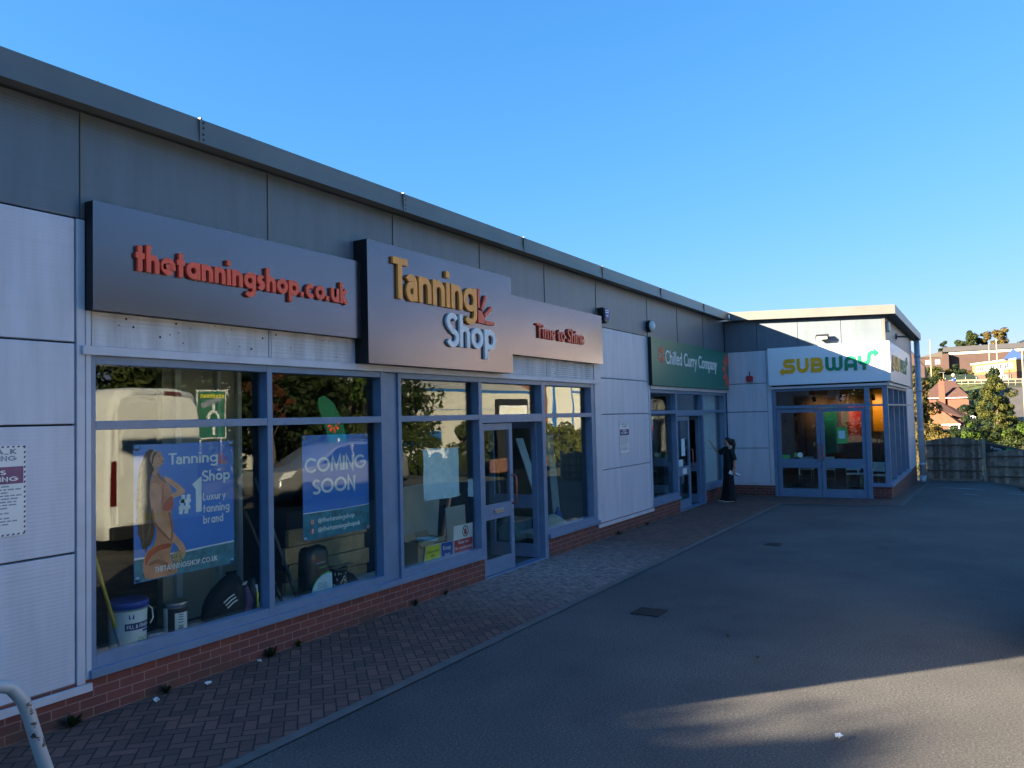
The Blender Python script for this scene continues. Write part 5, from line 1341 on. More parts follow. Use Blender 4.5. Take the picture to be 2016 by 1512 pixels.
# right arm raised to the glass
WR = Vector((20.945, .0, 1.47)); HA = Vector((20.975, .085, 1.60))
sh = jn(-.01, -.165, 1.36, .052, nb); el = jn(0, 0, 0, .040, sh, Vector((20.87, -.165, 1.25))); wr = jn(0, 0, 0, .026, el, WR); pa = jn(0, 0, 0, (.036, .016), wr, WR.lerp(HA, .5))
rdir = (HA-WR).normalized(); rs = Vector((1, -.3, 0)).normalized()
for k, (o_, L) in enumerate(((-.028, .085), (-.010, .10), (.010, .095), (.026, .075))):
    b_ = WR + rdir*.085 + rs*o_; f1 = jn(0, 0, 0, .009, pa, b_); jn(0, 0, 0, .007, f1, b_ + rdir*L*.8 + Vector((0, .012, 0)))
th = jn(0, 0, 0, .010, wr, WR+rdir*.04-rs*.04); jn(0, 0, 0, .008, th, WR+rdir*.075-rs*.06)
# left arm hanging, hand round the leaflet
sh = jn(-.02, .165, 1.36, .052, nb); el = jn(-.10, .205, 1.09, .040, sh); wr = jn(-.08, .215, .86, .027, el); pa = jn(-.07, .215, .79, (.018, .034), wr)
for k, o_ in enumerate((-.028, -.009, .010, .027)):
    f1 = jn(-.07+o_, .222, .735, .009, pa); f2 = jn(-.07+o_, .205, .70, .008, f1); jn(-.07+o_, .185, .715, .007, f2)
th = jn(-.02, .215, .80, .010, wr); jn(-.01, .20, .755, .008, th)
skin_mesh('body', M['skin'], PER, pts, edg, rad)
def loft(name, mat, rings, n=20, parent=PER, wob=0.0):
    mb = MB(); vs = []
    for i, (f, l, z, rf, rl) in enumerate(rings):
        for k in range(n):
            a = 2*PI*k/n; q = 1+wob*math.sin(a*4+i*1.3)
            vs.append(pp_(f+rf*q*math.cos(a), l+rl*q*math.sin(a), z))
    fs = [(i*n+k, i*n+(k+1) % n, (i+1)*n+(k+1) % n, (i+1)*n+k) for i in range(len(rings)-1) for k in range(n)]
    mb.add(vs, fs, 0, True); return mb.build(name, M[mat], parent)
top = loft('top', 'darkgreencloth', [(0, 0, .80, .125, .185), (0, 0, .86, .128, .188), (0, 0, .98, .118, .17), (0, 0, 1.12, .118, .165), (.005, 0, 1.26, .128, .18), (-.005, 0, 1.34, .105, .19), (-.01, 0, 1.395, .085, .14), (0, 0, 1.435, .055, .062)], wob=.03)
mb = MB()
shR = pp_(-.01, -.15, 1.365); shL = pp_(-.02, .15, 1.365)
mb.tube([shR, shR.lerp(Vector((20.87, -.165, 1.25)), .55), shR.lerp(Vector((20.87, -.165, 1.25)), .92)], [.078, .072, .068], 12, caps=False)
eL = pp_(-.10, .205, 1.09)
mb.tube([shL, shL.lerp(eL, .55), shL.lerp(eL, 1.05)], [.078, .072, .066], 12, caps=False)
mb.build('sleeves', M['darkgreencloth'], PER)
mb = MB()
c = pp_(.132, .05, 1.27); mb.cbox(c, (.006, .03, .035), 0, Matrix.Rotation(math.atan2(PF.y, PF.x), 3, 'Z')); mb.build('chest_logo', M['greyprint'], top)
for s, f0 in ((1, -.02), (-1, .05)):
    loft('trouser_leg', 'blackcloth', [(0, s*.075, .99, .10, .10), (0, s*.085, .85, .115, .105), (.01, s*.095, .6, .10, .10), (f0*.6+.01, s*.105, .35, .105, .105), (f0+.01, s*.11, .12, .13, .125), (f0+.015, s*.11, .035, .14, .135)], wob=.05)
for s, f0 in ((1, -.02), (-1, .05)):
    c = pp_(f0+.085, s*.11, .0); mb = MB()
    vs = []; n = 14; prof = [(0, .13, .045), (.018, .135, .048), (.05, .10, .04), (.065, .05, .03)]
    for z, a_, b_ in prof:
        for k in range(n): vs.append(c + PF*(a_*math.cos(2*PI*k/n)) + PL*(b_*math.sin(2*PI*k/n)) + Vector((0, 0, z)))
    mb.add(vs, [(i*n+k, i*n+(k+1) % n, (i+1)*n+(k+1) % n, (i+1)*n+k) for i in range(3) for k in range(n)] + [tuple(range(n))[::-1], tuple(3*n+k for k in range(n))], 0, True)
    sh_ = mb.build('shoe', M['blackcloth'], PER)
    mb = MB(); mb.add([c + PF*(.137*math.cos(2*PI*k/n)) + PL*(.05*math.sin(2*PI*k/n)) + Vector((0, 0, z)) for z in (.0, .016) for k in range(n)], [(k, (k+1) % n, n+(k+1) % n, n+k) for k in range(n)]); mb.build('sole', M['whitelet'], sh_)
# hair: cap, face framing, ponytail
mb = MB(); vs = []; n = 18
for z, f, rf, rl in ((1.50, -.055, .045, .065), (1.54, -.045, .07, .08), (1.585, -.02, .085, .086), (1.625, -.005, .085, .08), (1.655, .0, .06, .058), (1.67, .0, .015, .015)):
    for k in range(n): vs.append(pp_(f+rf*math.cos(2*PI*k/n), rl*math.sin(2*PI*k/n), z))
mb.add(vs, [(i*n+k, i*n+(k+1) % n, (i+1)*n+(k+1) % n, (i+1)*n+k) for i in range(5) for k in range(n)] + [tuple(range(n))[::-1]], 0, True)
mb.tube([pp_(-.04, .0, 1.57), pp_(-.075, .01, 1.52), pp_(-.095, .03, 1.46)], [.075, .062, .03], 12)
mb.tube([pp_(-.09, .01, 1.60), pp_(-.135, .03, 1.58), pp_(-.15, .05, 1.48), pp_(-.135, .06, 1.36)], [.04, .052, .048, .034], 12)
hr = mb.build('hair', M['hair'], PER)
mb = MB(); mb.tube([pp_(-.142, .055, 1.40), pp_(-.137, .06, 1.32), pp_(-.12, .065, 1.24), pp_(-.11, .065, 1.18)], [.036, .034, .024, .006], 12); mb.build('hair_tips', M['hairtip'], hr)
mb = MB()
mb.tube([pp_(.095, 0, 1.585), pp_(.118, 0, 1.555), pp_(.10, 0, 1.545)], [.006, .010, .006], 6)
mb.build('nose', M['skin'], PER)
mb = MB()
for s in (-1, 1): mb.lathe([(0, -.007), (.008, 0), (0, .007)], pp_(.098, s*.028, 1.582), 8)
mb.tube([pp_(.092, -.02, 1.522), pp_(.10, 0, 1.521), pp_(.092, .02, 1.522)], .005, 6)
mb.build('eyes_and_mouth', M['hair'], PER)
mb = MB(); mb.tube([pp_(-.082, .215, .885), pp_(-.08, .215, .865)], .031, 12); mb.build('wristband', M['blackcloth'], PER)
t = thing('leaflet', 'folded white and blue leaflet held in the hanging hand', 'leaflet', tuple(pp_(-.09, .21, .70)))
c = pp_(-.09, .198, .72); rz = Matrix.Rotation(math.atan2(PF.y, PF.x), 3, 'Z') @ Matrix.Rotation(RAD(-22), 3, 'Y')
mb = MB(); mb.cbox(c, (.30, .012, .09), 0, rz); mb.build('leaflet_sheet', M['whitelet'], t)
mb = MB(); mb.cbox(c + rz @ Vector((-.05, .008, -.02)), (.18, .003, .035), 0, rz); mb.build('printed_panel', M['signblue'], t)

# ------------------------------------------------------------------ street things near the camera
t = thing('cycle_hoop', 'scuffed white tubular hoop barrier in the left foreground', 'barrier', (2.1, -1.85, 0))
mb = MB(); y = -1.85
hp = [(2.60, -1.85, -.03), (2.52, y, .22), (2.40, y, .60), (2.345, y, .80), (2.31, y, .90), (2.25, y, .985), (2.17, y, 1.015), (2.05, y, 1.0), (1.90, y, .985), (1.55, y, .975), (1.42, y, .93), (1.36, y, .84), (1.33, y, .6), (1.28, y, -.03)]
mb.tube(hp, .034, 14)
mb.build('hoop', M['hoop'], t)
for x in (2.60, 1.28): MB().lathe([(.0, 0), (.075, 0), (.075, .012), (.036, .016)], (x, -1.85, .008), 18).build('base_plate', M['steel'], t)
t = thing('cycle_hoop', 'white tubular post just behind the scuffed hoop at the left edge', 'barrier', (1.9, -1.6, 0))
mb = MB(); mb.tube([(2.262, -1.60, -.03), (2.262, -1.60, .86), (2.22, -1.60, .95), (2.12, -1.6, .985), (1.6, -1.6, .985), (1.5, -1.6, .95), (1.46, -1.6, .86), (1.46, -1.6, -.03)], .024, 12); mb.build('hoop', M['hoop'], t)
for lb, x, y, s in (('rusty square drain grate in the asphalt nearest the camera', 8.9, -2.78, .17), ('small drain grate in the asphalt near the green-signed shop', 14.3, -3.0, .13)):
    t = thing('drain_cover', lb, 'drain', (x, y, 0)); z = ground(x, y)
    mb = MB(); mb.box(x-s, x+s, y-s, y+s, z-.02, z+.004); mb.build('drain_pit', M['rubber'], t)
    mb = MB()
    mb.box(x-s, x-s+.03, y-s, y+s, z+.004, z+.011); mb.box(x+s-.03, x+s, y-s, y+s, z+.004, z+.011); mb.box(x-s+.03, x+s-.03, y-s, y-s+.03, z+.004, z+.011); mb.box(x-s+.03, x+s-.03, y+s-.03, y+s, z+.004, z+.011)
    for i in range(7): mb.box(x-s+.03, x+s-.03, y-s+.04+i*(2*s-.08)/7, y-s+.04+(i+.55)*(2*s-.08)/7, z+.004, z+.010)
    mb.build('grate', M['iron'], t)
def weed(label, x, y, n, h, r):
    mb = MB(); rd = random.Random(int(x*100))
    for i in range(n):
        a = rd.uniform(0, 2*PI); rr = rd.uniform(0, r); bx0, by0 = x+rr*.3*math.cos(a), y+rr*.3*math.sin(a)
        tx_, ty_ = x+rr*1.2*math.cos(a), min(y+rr*1.2*math.sin(a), -.012); hh = h*rd.uniform(.4, 1); wv = rd.uniform(.006, .014)
        p = Vector((bx0, min(by0, -.012), .006)); q = Vector((tx_, ty_, hh)); m_ = p.lerp(q, .55)+Vector((0, 0, hh*.15)); sd = Vector((-math.sin(a), math.cos(a), 0))*wv
        mb.add([p-sd*.3, p+sd*.3, m_+sd, m_-sd, q], [(0, 1, 2, 3), (3, 2, 4)])
    tag(mb.build('weed', M['leaf_dark']), label, 'weed', 'weeds along the foot of the brick plinth')
for lb, x, n, h, r in (('large weed tuft at the wall foot near the white hoop', 3.62, 50, .10, .11), ('leafy weed in the paving joint under the first window', 4.45, 26, .08, .08), ('green weed under the mullion between the first two windows', 5.62, 44, .11, .10), ('small weed just right of the green weed', 6.0, 22, .09, .06), ('dark weed under the second pilaster', 7.95, 26, .10, .06), ('little weed under the safety signs', 8.62, 14, .07, .05), ('dry weed at the foot of the brick right of the doors', 14.4, 24, .08, .12), ('low weed under the smaller parking notice', 15.9, 20, .07, .10)):
    weed(lb, x, -.05, n, h, r)
rd = random.Random(21)
for i, (lb, x, y) in enumerate((('white crumpled wrapper at the wall foot under the first window', 5.42, -.12), ('thin scrap of white paper on the paving under the first window', 4.75, -.22), ('white scrap of litter left on the paving by the brick', 4.26, -.18), ('crushed pale cup lying in the sunlit patch', 6.03, -5.29), ('dead leaf on the asphalt right of the drain', 8.2, -3.9), ('brown leaf in the shade above the sunlit patch', 7.6, -4.35))):
    mb = MB(); s = .03 if i < 4 else .022; z = ground(x, y)+.012
    for k in range(3):
        q = Matrix.Rotation(rd.uniform(0, 6), 3, 'Z') @ Matrix.Rotation(rd.uniform(-.8, .8), 3, 'X')
        vs = [Vector((x, y, z+.018)) + q @ Vector(p) for p in ((-s, -s*.6, 0), (s, -s*.5, .006), (s*.8, s*.6, 0), (-s*.7, s*.5, .008))]
        mb.add(vs + [v+Vector((0, 0, .003)) for v in vs], [(0, 3, 2, 1), (4, 5, 6, 7), (0, 1, 5, 4), (1, 2, 6, 5), (2, 3, 7, 6), (3, 0, 4, 7)])
    tag(mb.build('litter' if i < 4 else 'fallen_leaf', M['white' if i < 4 else 'wood']), lb, 'litter')
# faded white markings at the far end of the car park
def marking(name, pts, w=.1):
    mb = MB(); ribbon(mb, pts, w, lambda u, v, d: (u, v, ground(u, v)+.004+d), 0, .002); return tag(mb.build(name, M['marking'], origin=(pts[0][0], pts[0][1], 0)), kind='structure')
M['marking'] = plain('worn_line_paint', (0.34, 0.35, 0.36), 0.8, 0, 0.4, 9)
marking('road_marking', [(28.3, -4.95), (28.0, -5.3), (27.6, -5.75), (27.0, -6.15)], .06); marking('road_marking', [(27.7, -5.5), (27.95, -5.85), (27.5, -6.2)], .08); marking('road_marking', [(24.9, -5.7), (24.6, -6.05)], .09); marking('road_marking', [(26.3, -6.7), (25.9, -7.3)], .09)

# ------------------------------------------------------------------ timber fence at the end
t = thing('timber_fence', 'weathered timber fence with arch-topped panels at the far end of the car park', 'fence', (32, -6.2, -.4))
FX = 32.0
FW = [M['fencewood'], plain('weathered_board_dark', (0.17, 0.13, 0.10), 0.9, 0, .4, 9), plain('weathered_board_pale', (0.35, 0.28, 0.225), 0.9, 0, .4, 9), plain('shadow_line_rail', (0.12, 0.09, 0.07), .9)]  # last one: shadow lines across the panels, put into the rails' dark colour
def fpanel(ya, yb, z0, zr, arch):
    mb = MB(); n = 17; rd = random.Random(int(-ya*10)); wd = (yb-ya)/n
    for i in range(n):
        f = (i+.5)/n; zt_ = zr + arch*math.sin(PI*f)
        y0_ = ya+i*wd; off = .012 if i % 2 else .0
        mb.box(FX-.010-off, FX+.012-off, y0_-.006, y0_+wd+.006-(.012 if i == n-1 else 0), z0+.10+rd.uniform(-.004, .004), zt_, rd.randrange(3))
    for fz in (.22, .55, .90): 
        z = z0+.1+(zr-z0-.1)*fz; mb.box(FX-.055, FX-.024, ya, yb, z-.022, z+.022, 3)
    mb.build('fence_panel', FW, t)
    box('gravel_board', M['fencewood'], FX-.02, FX+.02, ya, yb, z0-.1, z0+.095, t)
fpanel(-6.13, -4.42, -.30, 1.12, .14); fpanel(-8.05, -6.27, -.43, .70, .12); fpanel(-9.95, -8.17, -.5, .62, .12)
for y, z in ((-6.20, 1.20), (-8.11, .82), (-10.0, .8), (-4.36, 1.16)): box('fence_post', M['fencepost'], FX-.06, FX+.05, y-.05, y+.05, -.6, z, t, bevel=.008)
t = thing('banner', 'black banner with white lettering and a green logo beyond the fence', 'banner', (33.4, -7, .4))
mb = MB()
def BM(u, v, d): return (33.6-d, -u, v)
mb.prism([(6.20, .10), (9.2, -.55), (9.2, .28), (6.20, 1.02)], BM, -.02, 0); mb.build('banner_sheet', M['black'], t)
mb = MB(); mb.prism([(6.20, .99), (9.2, .25), (9.2, .30), (6.20, 1.06)], BM, .0, .004); mb.build('top_edge', M['concrete'], t)
mb = MB(); btext(mb, 'Points', lambda u, v, d: BM(u, v-(u-6.3)*.22, d), 6.42, 6.75, .80, .10, 0, .004); mb.build('lettering', M['whitelet'], t)
mb = MB(); mb.prism([(6.86, .60), (7.3, .50), (7.3, .70), (6.9, .80)], BM, .0, .004); mb.build('logo', M['palegreen'], t)
for u in (6.25, 9.1): box('banner_post', M['fencepost'], 33.62, 33.70, -u-.04, -u+.04, -1.6, 1.0, t)

# ------------------------------------------------------------------ vegetation
def leaves(mb, clumps, n, size, rd, flat=.6):
    for i in range(n):
        c, r = clumps[rd.randrange(len(clumps))]
        while True:
            p = Vector((rd.uniform(-1, 1), rd.uniform(-1, 1), rd.uniform(-1, 1)))
            if p.length < 1: break
        p = p * (p.length ** -.35 if p.length > .05 else 1)
        q = Vector(c) + Vector((p.x*r, p.y*r, p.z*r*.8))
        nrm = (p*0.9 + Vector((rd.uniform(-1, 1), rd.uniform(-1, 1), rd.uniform(-.5, 1.2)))).normalized()
        a = nrm.orthogonal().normalized(); b = nrm.cross(a); th = rd.uniform(0, 6.28)
        u = (a*math.cos(th)+b*math.sin(th))*size*rd.uniform(.6, 1.3); v = nrm.cross(u).normalized()*size*rd.uniform(.35, .6)
        k = len(mb.v); mb.v += [tuple(q-u), tuple(q-v*.9), tuple(q+u), tuple(q+v*.9)]
        mb.f.append((k, k+1, k+2, k+3)); mb.m.append(0); mb.sm.append(False)
def crown_clumps(c, rx_, ry_, rz_, n, rd, rr, cone=False):
    out = []
    for i in range(n):
        while True:
            p = Vector((rd.uniform(-1, 1), rd.uniform(-1, 1), rd.uniform(-1, 1)))
            if .25 < p.length < 1: break
        if cone:
            f = (p.z+1)/2; s = 1.05*(1-f)**.75+.06
            p = Vector((p.x*s, p.y*s, p.z))
        out.append(((c[0]+p.x*rx_, c[1]+p.y*ry_, c[2]+p.z*rz_), rr*rd.uniform(.6, 1.25)))
    return out
def tree(label, x, y, z0, h, wid, mat, n=2600, leaf=.16, cone=False, trunk=.3, group=None, name='tree', seed=0, dens=34, dep=None, low=.18):
    rd = random.Random(seed+int(abs(x)*7+abs(y)*3))
    t = thing(name, label, 'tree' if 'bush' not in name and 'shrub' not in name else 'bush', (x, y, z0), group)
    dep = dep or wid; cz = z0+h*(low+1)/2; rz_ = h*(1-low)/2
    cl = crown_clumps((x, y, cz), wid/2, dep/2, rz_, dens, rd, min(wid, h)*.15, cone)
    tr = MB(); top_ = Vector((x+rd.uniform(-.2, .2), y, z0+h*(.85 if cone else .62)))
    base = Vector((x, y, z0-.3)); tr.tube([base, base.lerp(top_, .5)+Vector((rd.uniform(-.1, .1), .1, 0)), top_], [trunk*h*.06, trunk*h*.045, trunk*h*.02], 8)
    for c, r in cl[:10]:
        f = rd.uniform(.35, .8); s = base.lerp(top_, f); tr.tube([s, s.lerp(Vector(c), .5)+Vector((0, 0, .1*h*.1)), Vector(c)], [trunk*h*.018, trunk*h*.012, trunk*h*.004], 5)
    tr.build('trunk', M['bark'], t)
    cr = MB(); leaves(cr, cl, n, leaf, rd); cr.build('crown', M[mat], t)
    return t

# trees and bushes beyond the fence
BG = 'trees and bushes beyond the fence'
def bush(label, x, y, z0, h, wid, mat, n, leaf, seed=0): return tree(label, x, y, z0, h, wid, mat, n, leaf, name='bush', group=BG, seed=seed, low=.02, dens=26, trunk=.2)
tree('tall yellowing tree beside the wing, left of the brick house', 58, -2.05, -2.3, 7.0, 3.3, 'leaf_autumn', 9000, .13, group=BG, seed=1, dens=46, low=.05)
tree('olive-green tree crown behind the yellowing tree', 72, -1.2, -2.3, 8.0, 3.9, 'leaf_olive', 7000, .15, group=BG, seed=2, low=.05, dens=40)
bush('straw-coloured bush over the left end of the fence', 46, -3.95, -1.8, 3.3, 1.7, 'leaf_autumn', 4200, .08, 3)
bush('low green bush over the first fence panel', 48, -5.05, -1.9, 3.2, 1.5, 'leaf_mid', 3400, .08, 4)
bush('fresh green bush left of the fence post', 46, -5.55, -1.9, 3.4, 1.2, 'leaf_bright', 2800, .07, 5)
bush('dark green bush above the fence post', 47, -6.35, -1.9, 3.3, 1.6, 'leaf_dark', 3400, .08, 6)
bush('green and rusty bush above the banner', 44, -7.25, -1.9, 3.2, 1.7, 'leaf_mid', 3600, .08, 7)
bush('rust-tinged bush at the right edge over the banner', 43, -8.2, -1.9, 3.1, 1.4, 'leaf_autumn', 3000, .08, 8)
bush('bright green shrub at the right edge', 60, -8.35, -2.3, 4.5, 1.9, 'leaf_bright', 4000, .10, 9)
tree('broad olive pine in front of the road', 110, -7.65, -2.2, 8.2, 3.9, 'leaf_olive', 8000, .17, cone=False, group=BG, seed=10, low=.05, dens=44)
tree('blue-green conifer behind the olive pine', 138, -7.7, -2.0, 10.6, 4.6, 'leaf_conifer', 6500, .24, cone=True, group=BG, seed=11, low=.02, dens=44)
tree('dark conifer between the brick house and the pine', 140, -5.6, -2.0, 7.0, 4.0, 'leaf_conifer', 6000, .24, group=BG, seed=12, low=.02)
tree('dark shrubby tree right of the house conservatory', 150, -6.8, -2.0, 6.2, 3.4, 'leaf_dark', 5000, .24, group=BG, seed=13, low=.02)
bush('round green bush below the pine', 98, -6.6, -2.2, 2.6, 2.4, 'leaf_mid', 3000, .14, 14)
for i, (x, y, wid, mt, lb) in enumerate(((88, -2.4, 4.5, 'leaf_dark', 'dark shrub at the foot of the brick house, on its left'), (92, -4.6, 3.6, 'leaf_conifer', 'blue-green shrub below the house porch'), (80, -8.6, 3.6, 'leaf_dark', 'dark shrub under the olive pine'), (75, -5.6, 2.4, 'leaf_mid', 'mid-green shrub in front of the blue-green shrub'), (120, -9.6, 4.5, 'leaf_dark', 'dark shrub beside the hill road'))):
    bush(lb, x, y, -2.3, 3.0, wid, mt, 3000, .15, 100+i)
for i, (x, y, h, wid, mt, lb) in enumerate(((236, 4.6, 5.2, 6, 'leaf_olive', 'yellow-green scrub tree under the brown shed, beside the lamp post'), (240, 1.8, 4.6, 5, 'leaf_autumn', 'browning scrub tree in the middle below the brown shed'), (238, -.9, 5.8, 4.2, 'leaf_conifer', 'dark pointed tree below the brown shed'), (244, -3.0, 3.4, 4, 'leaf_autumn', 'low brown scrub next to the buff building'), (222, 4.4, 3.6, 5, 'leaf_dark', 'dark scrub below the lamp post'))):
    tree(lb, x, y, hillz(x)-.3, h, wid, mt, 3600, .3, group=BG, seed=20+i, low=.05)
for i, (x, y, zt_, wid, mt, lb) in enumerate(((420, -1.5, 37.8, 9.5, 'leaf_mid', 'broad green tree on the skyline over the brown shed'), (424, -6.0, 36, 7.5, 'leaf_dark', 'darker green tree beside the broad skyline tree'), (420, -12.4, 40.2, 9.5, 'leaf_autumn', 'tallest skyline tree turning brown'), (430, 8.6, 34.0, 6.5, 'leaf_dark', 'small dark tree at the left end of the shed roof'), (440, -22, 31.8, 14, 'leaf_dark', 'far tree line at the right of the skyline'))):
    tree(lb, x, y, 18.5, zt_-18.5, wid, mt, 5200, .55, group=BG, seed=30+i, low=.1, dens=40)

# brick house
H = thing('brick_house', 'orange-red brick house with hipped tiled roof and tall chimney in the hollow beyond the fence', 'house', (166, -.5, -1.8))
w = MB(); w.box(165, 172, -4.0, 3.2, -2.2, 4.08); w.box(163, 165.1, -3.98, -.70, -2.2, 4.0); w.build('wall', M['brick_plain'], H)
def hip(mb, x0, x1, y0, y1, ze, zr, axis, inset):
    if axis == 'y': r0, r1 = ((x0+x1)/2, y0+inset, zr), ((x0+x1)/2, y1-inset, zr)
    else: r0, r1 = (x0+inset, (y0+y1)/2, zr), (x1-inset, (y0+y1)/2, zr)
    c = [(x0, y0, ze), (x1, y0, ze), (x1, y1, ze), (x0, y1, ze)]
    if axis == 'y': fs = [(0, 1, 4), (1, 2, 5, 4), (2, 3, 5), (3, 0, 4, 5)]
    else: fs = [(0, 1, 5, 4), (1, 2, 5), (2, 3, 4, 5), (3, 0, 4)]
    mb.add(c+[r0, r1], fs + [(3, 2, 1, 0)])
w = MB(); hip(w, 164.6, 172.4, -4.4, 3.6, 4.08, 7.3, 'y', 2.9); rfh = w.build('roof', M['tile'], H)
w = MB(); hip(w, 162.6, 168.0, -4.3, -.4, 4.04, 6.0, 'x', 1.9); w.build('roof', M['tile'], H)
w = MB(); w.box(162.58, 162.66, -4.3, -.4, 3.92, 4.06); w.box(162.6, 164.6, -4.34, -4.28, 3.92, 4.06); w.box(164.55, 164.62, -.4, 3.6, 3.95, 4.1); w.build('fascia_board', M['white'], H)
w = MB(); w.box(162.9, 164.4, -.32, .68, -1.8, 7.0); w.box(162.84, 164.46, -.38, .74, 6.6, 6.8); w.build('chimney', M['brick_plain'], H)
w = MB(); w.lathe([(.14, 7.0), (.12, 7.4), (.0, 7.4)], (163.6, .4, 0), 10); w.lathe([(.14, 7.0), (.12, 7.4), (.0, 7.4)], (163.6, -.05, 0), 10); w.build('chimney_pot', M['tileorange'], H)
w = MB(); w.add([(163, 1.1, 3.8), (163, -3.75, .93), (160.4, -3.2, .45), (160.4, 1.1, 2.1), (163, 1.1, 3.6), (163, -3.75, .73), (160.4, -3.2, .25), (160.4, 1.1, 1.9)], [(0, 1, 2, 3), (7, 6, 5, 4), (0, 4, 5, 1), (1, 5, 6, 2), (2, 6, 7, 3), (3, 7, 4, 0)]); w.build('lean_to_roof', M['tile'], H)
w = MB(); w.box(160.6, 163, -3.1, 2.5, -2.2, .2); w.build('wall', M['brick_plain'], H)
w = MB(); w.add([(160.3, .4, 1.95), (160.3, -2.8, -.35), (158, -2.6, -.65), (158, .8, -.65), (158, 2.6, -.65), (160.3, 2.6, 1.95)], [(0, 1, 2, 3), (0, 3, 4, 5)]); w.add([(160.3, 2.6, -2.2), (160.3, -2.8, -2.2), (158.2, -2.5, -2.2), (158.2, 2.6, -2.2), (160.3, 2.6, -.6), (160.3, -2.8, -.6), (158.2, -2.5, -.66), (158.2, 2.6, -.66)], [(0, 1, 5, 4), (1, 2, 6, 5), (2, 3, 7, 6)], 1); w.build('porch', [M['tileorange'], M['brick_plain']], H)
w = MB(); w.box(157.9, 158.05, -2.65, 2.6, -.80, -.62); w.box(158.08, 158.2, -1.1, -.9, -2.2, -.8); w.box(158.08, 158.2, -2.5, -2.3, -2.2, -.8); w.build('porch_fascia', M['white'], H)
w = MB(); w.box(162.94, 163, -2.9, -2.55, 1.75, 2.2); w.box(162.94, 163, -2.4, -2.1, 1.75, 2.2); w.box(158.12, 158.2, -2.2, -1.2, -1.9, -.9); w.build('window', M['carglass'], H)
w = MB()
for y in (-4.15, -4.5, -4.85): w.box(162.9, 163.0, y-.04, y+.04, -.6, 1.45)
for z in (-.6, .6, 1.4): w.box(162.92, 162.99, -4.9, -4.1, z-.05, z+.05)
cf = w.build('conservatory_frame', M['white'], H); box('pane', M['glass_far'], 162.95, 162.97, -4.88, -4.12, -.55, 1.38, cf)

# buff and brick two-storey building up the hill
Y = thing('office_building', 'two-storey buff and orange brick building with white window bands and a blue pyramid roof', 'building', (255, -9, 8.6))
A0 = Vector((266, -3.9, 0)); A1 = Vector((246, -14.0, 0)); A2 = Vector((258, -24, 0)); A3 = Vector((278, -14, 0))
def wallseg(mb, p, q, z0, z1, m=0, off=0.0):
    d = (q-p).normalized(); n = Vector((d.y, -d.x, 0)); 
    if n.x > 0: n = -n
    a, b = p+n*off, q+n*off
    mb.add([(a.x, a.y, z0), (b.x, b.y, z0), (b.x, b.y, z1), (a.x, a.y, z1)], [(0, 1, 2, 3)], m)
w = MB()
for z0, z1, m_ in ((7.5, 11.3, 1), (11.3, 14.4, 0)):
    for p, q in ((A0, A1), (A1, A2), (A2, A3), (A3, A0)): wallseg(w, p, q, z0, z1, m_)
w.build('wall', [M['buff'], M['brick_plain']], Y)
w = MB(); w.add([(p.x, p.y, z) for z in (14.4, 14.75) for p in (A0+Vector((-.2, .5, 0)), A1+Vector((-.6, 0, 0)), A2+Vector((0, -.5, 0)), A3)], [(0, 1, 5, 4), (1, 2, 6, 5), (4, 5, 6, 7), (3, 2, 1, 0), (2, 3, 7, 6), (3, 0, 4, 7)]); w.build('roof_edge', M['white'], Y)
for row, (z0, z1) in enumerate(((12.2, 13.7), (8.9, 10.6))):
    fr = MB(); gl = MB()
    s0 = .08 if row == 0 else .42
    wallseg(fr, A0.lerp(A1, s0), A0.lerp(A1, .94 if row == 0 else .80), z0, z1, 0, .10)
    f_ = fr.build('window_band', M['white'], Y)
    k = s0+.01
    while k < (.92 if row == 0 else .78): wallseg(gl, A0.lerp(A1, k), A0.lerp(A1, k+.028), z0+.15, z1-.12, 0, .16); k += .052
    gl.build('pane', M['carglass'], f_)
w = MB(); wallseg(w, A0.lerp(A1, .45), A0.lerp(A1, .74), 10.7, 11.9, 0, .25); w.build('name_board', M['white'], Y)
w = MB(); wallseg(w, A0.lerp(A1, .82), A0.lerp(A1, .90), 8.3, 10.8, 0, .2); w.build('entrance_door', M['greyroof'], Y)
w = MB(); w.add([(248, -11.2, 14.75), (248, -16.6, 14.75), (254, -16.6, 14.75), (254, -11.2, 14.75), (251, -13.6, 17.6)], [(0, 1, 4), (1, 2, 4), (2, 3, 4), (3, 0, 4)]); w.build('pyramid_roof', M['bluecanopy'], Y)
# long brown shed on the skyline
T = thing('industrial_shed', 'long brown clad industrial shed with grey roof on the skyline', 'building', (390, -20, 16))
w = MB(); w.box(378, 410, -70, 7.6, 14, 24.2); w.box(374, 378, 5.4, 7.6, 14, 24.6); w.box(378.2, 400, 7.6, 17, 14, 23.6); w.build('wall', M['brownclad'], T)
w = MB(); w.box(377.7, 378, -70, 5.4, 24.2, 25.4); w.build('pale_band', M['shedcream'], T)
w = MB(); w.add([(377, -70, 25.4), (377, 7.8, 25.4), (394, 7.8, 28.6), (394, -70, 28.6), (411, 7.8, 25.4), (411, -70, 25.4)], [(0, 1, 2, 3), (3, 2, 4, 5), (1, 4, 2), (0, 3, 5)]); w.add([(377.5, 7.8, 25.9), (377.5, 17.4, 23.6), (402, 17.4, 23.6), (402, 7.8, 25.9), (378.2, 7.8, 23.6)], [(0, 1, 2, 3), (0, 4, 1)], 0); w.build('roof', M['greyroof'], T)
w = MB()
for y in (9.2, 10.2, 12.8, 13.8): w.box(378.1, 378.2, y-.35, y+.35, 20.6, 22.4)
w.build('window', M['white'], T)
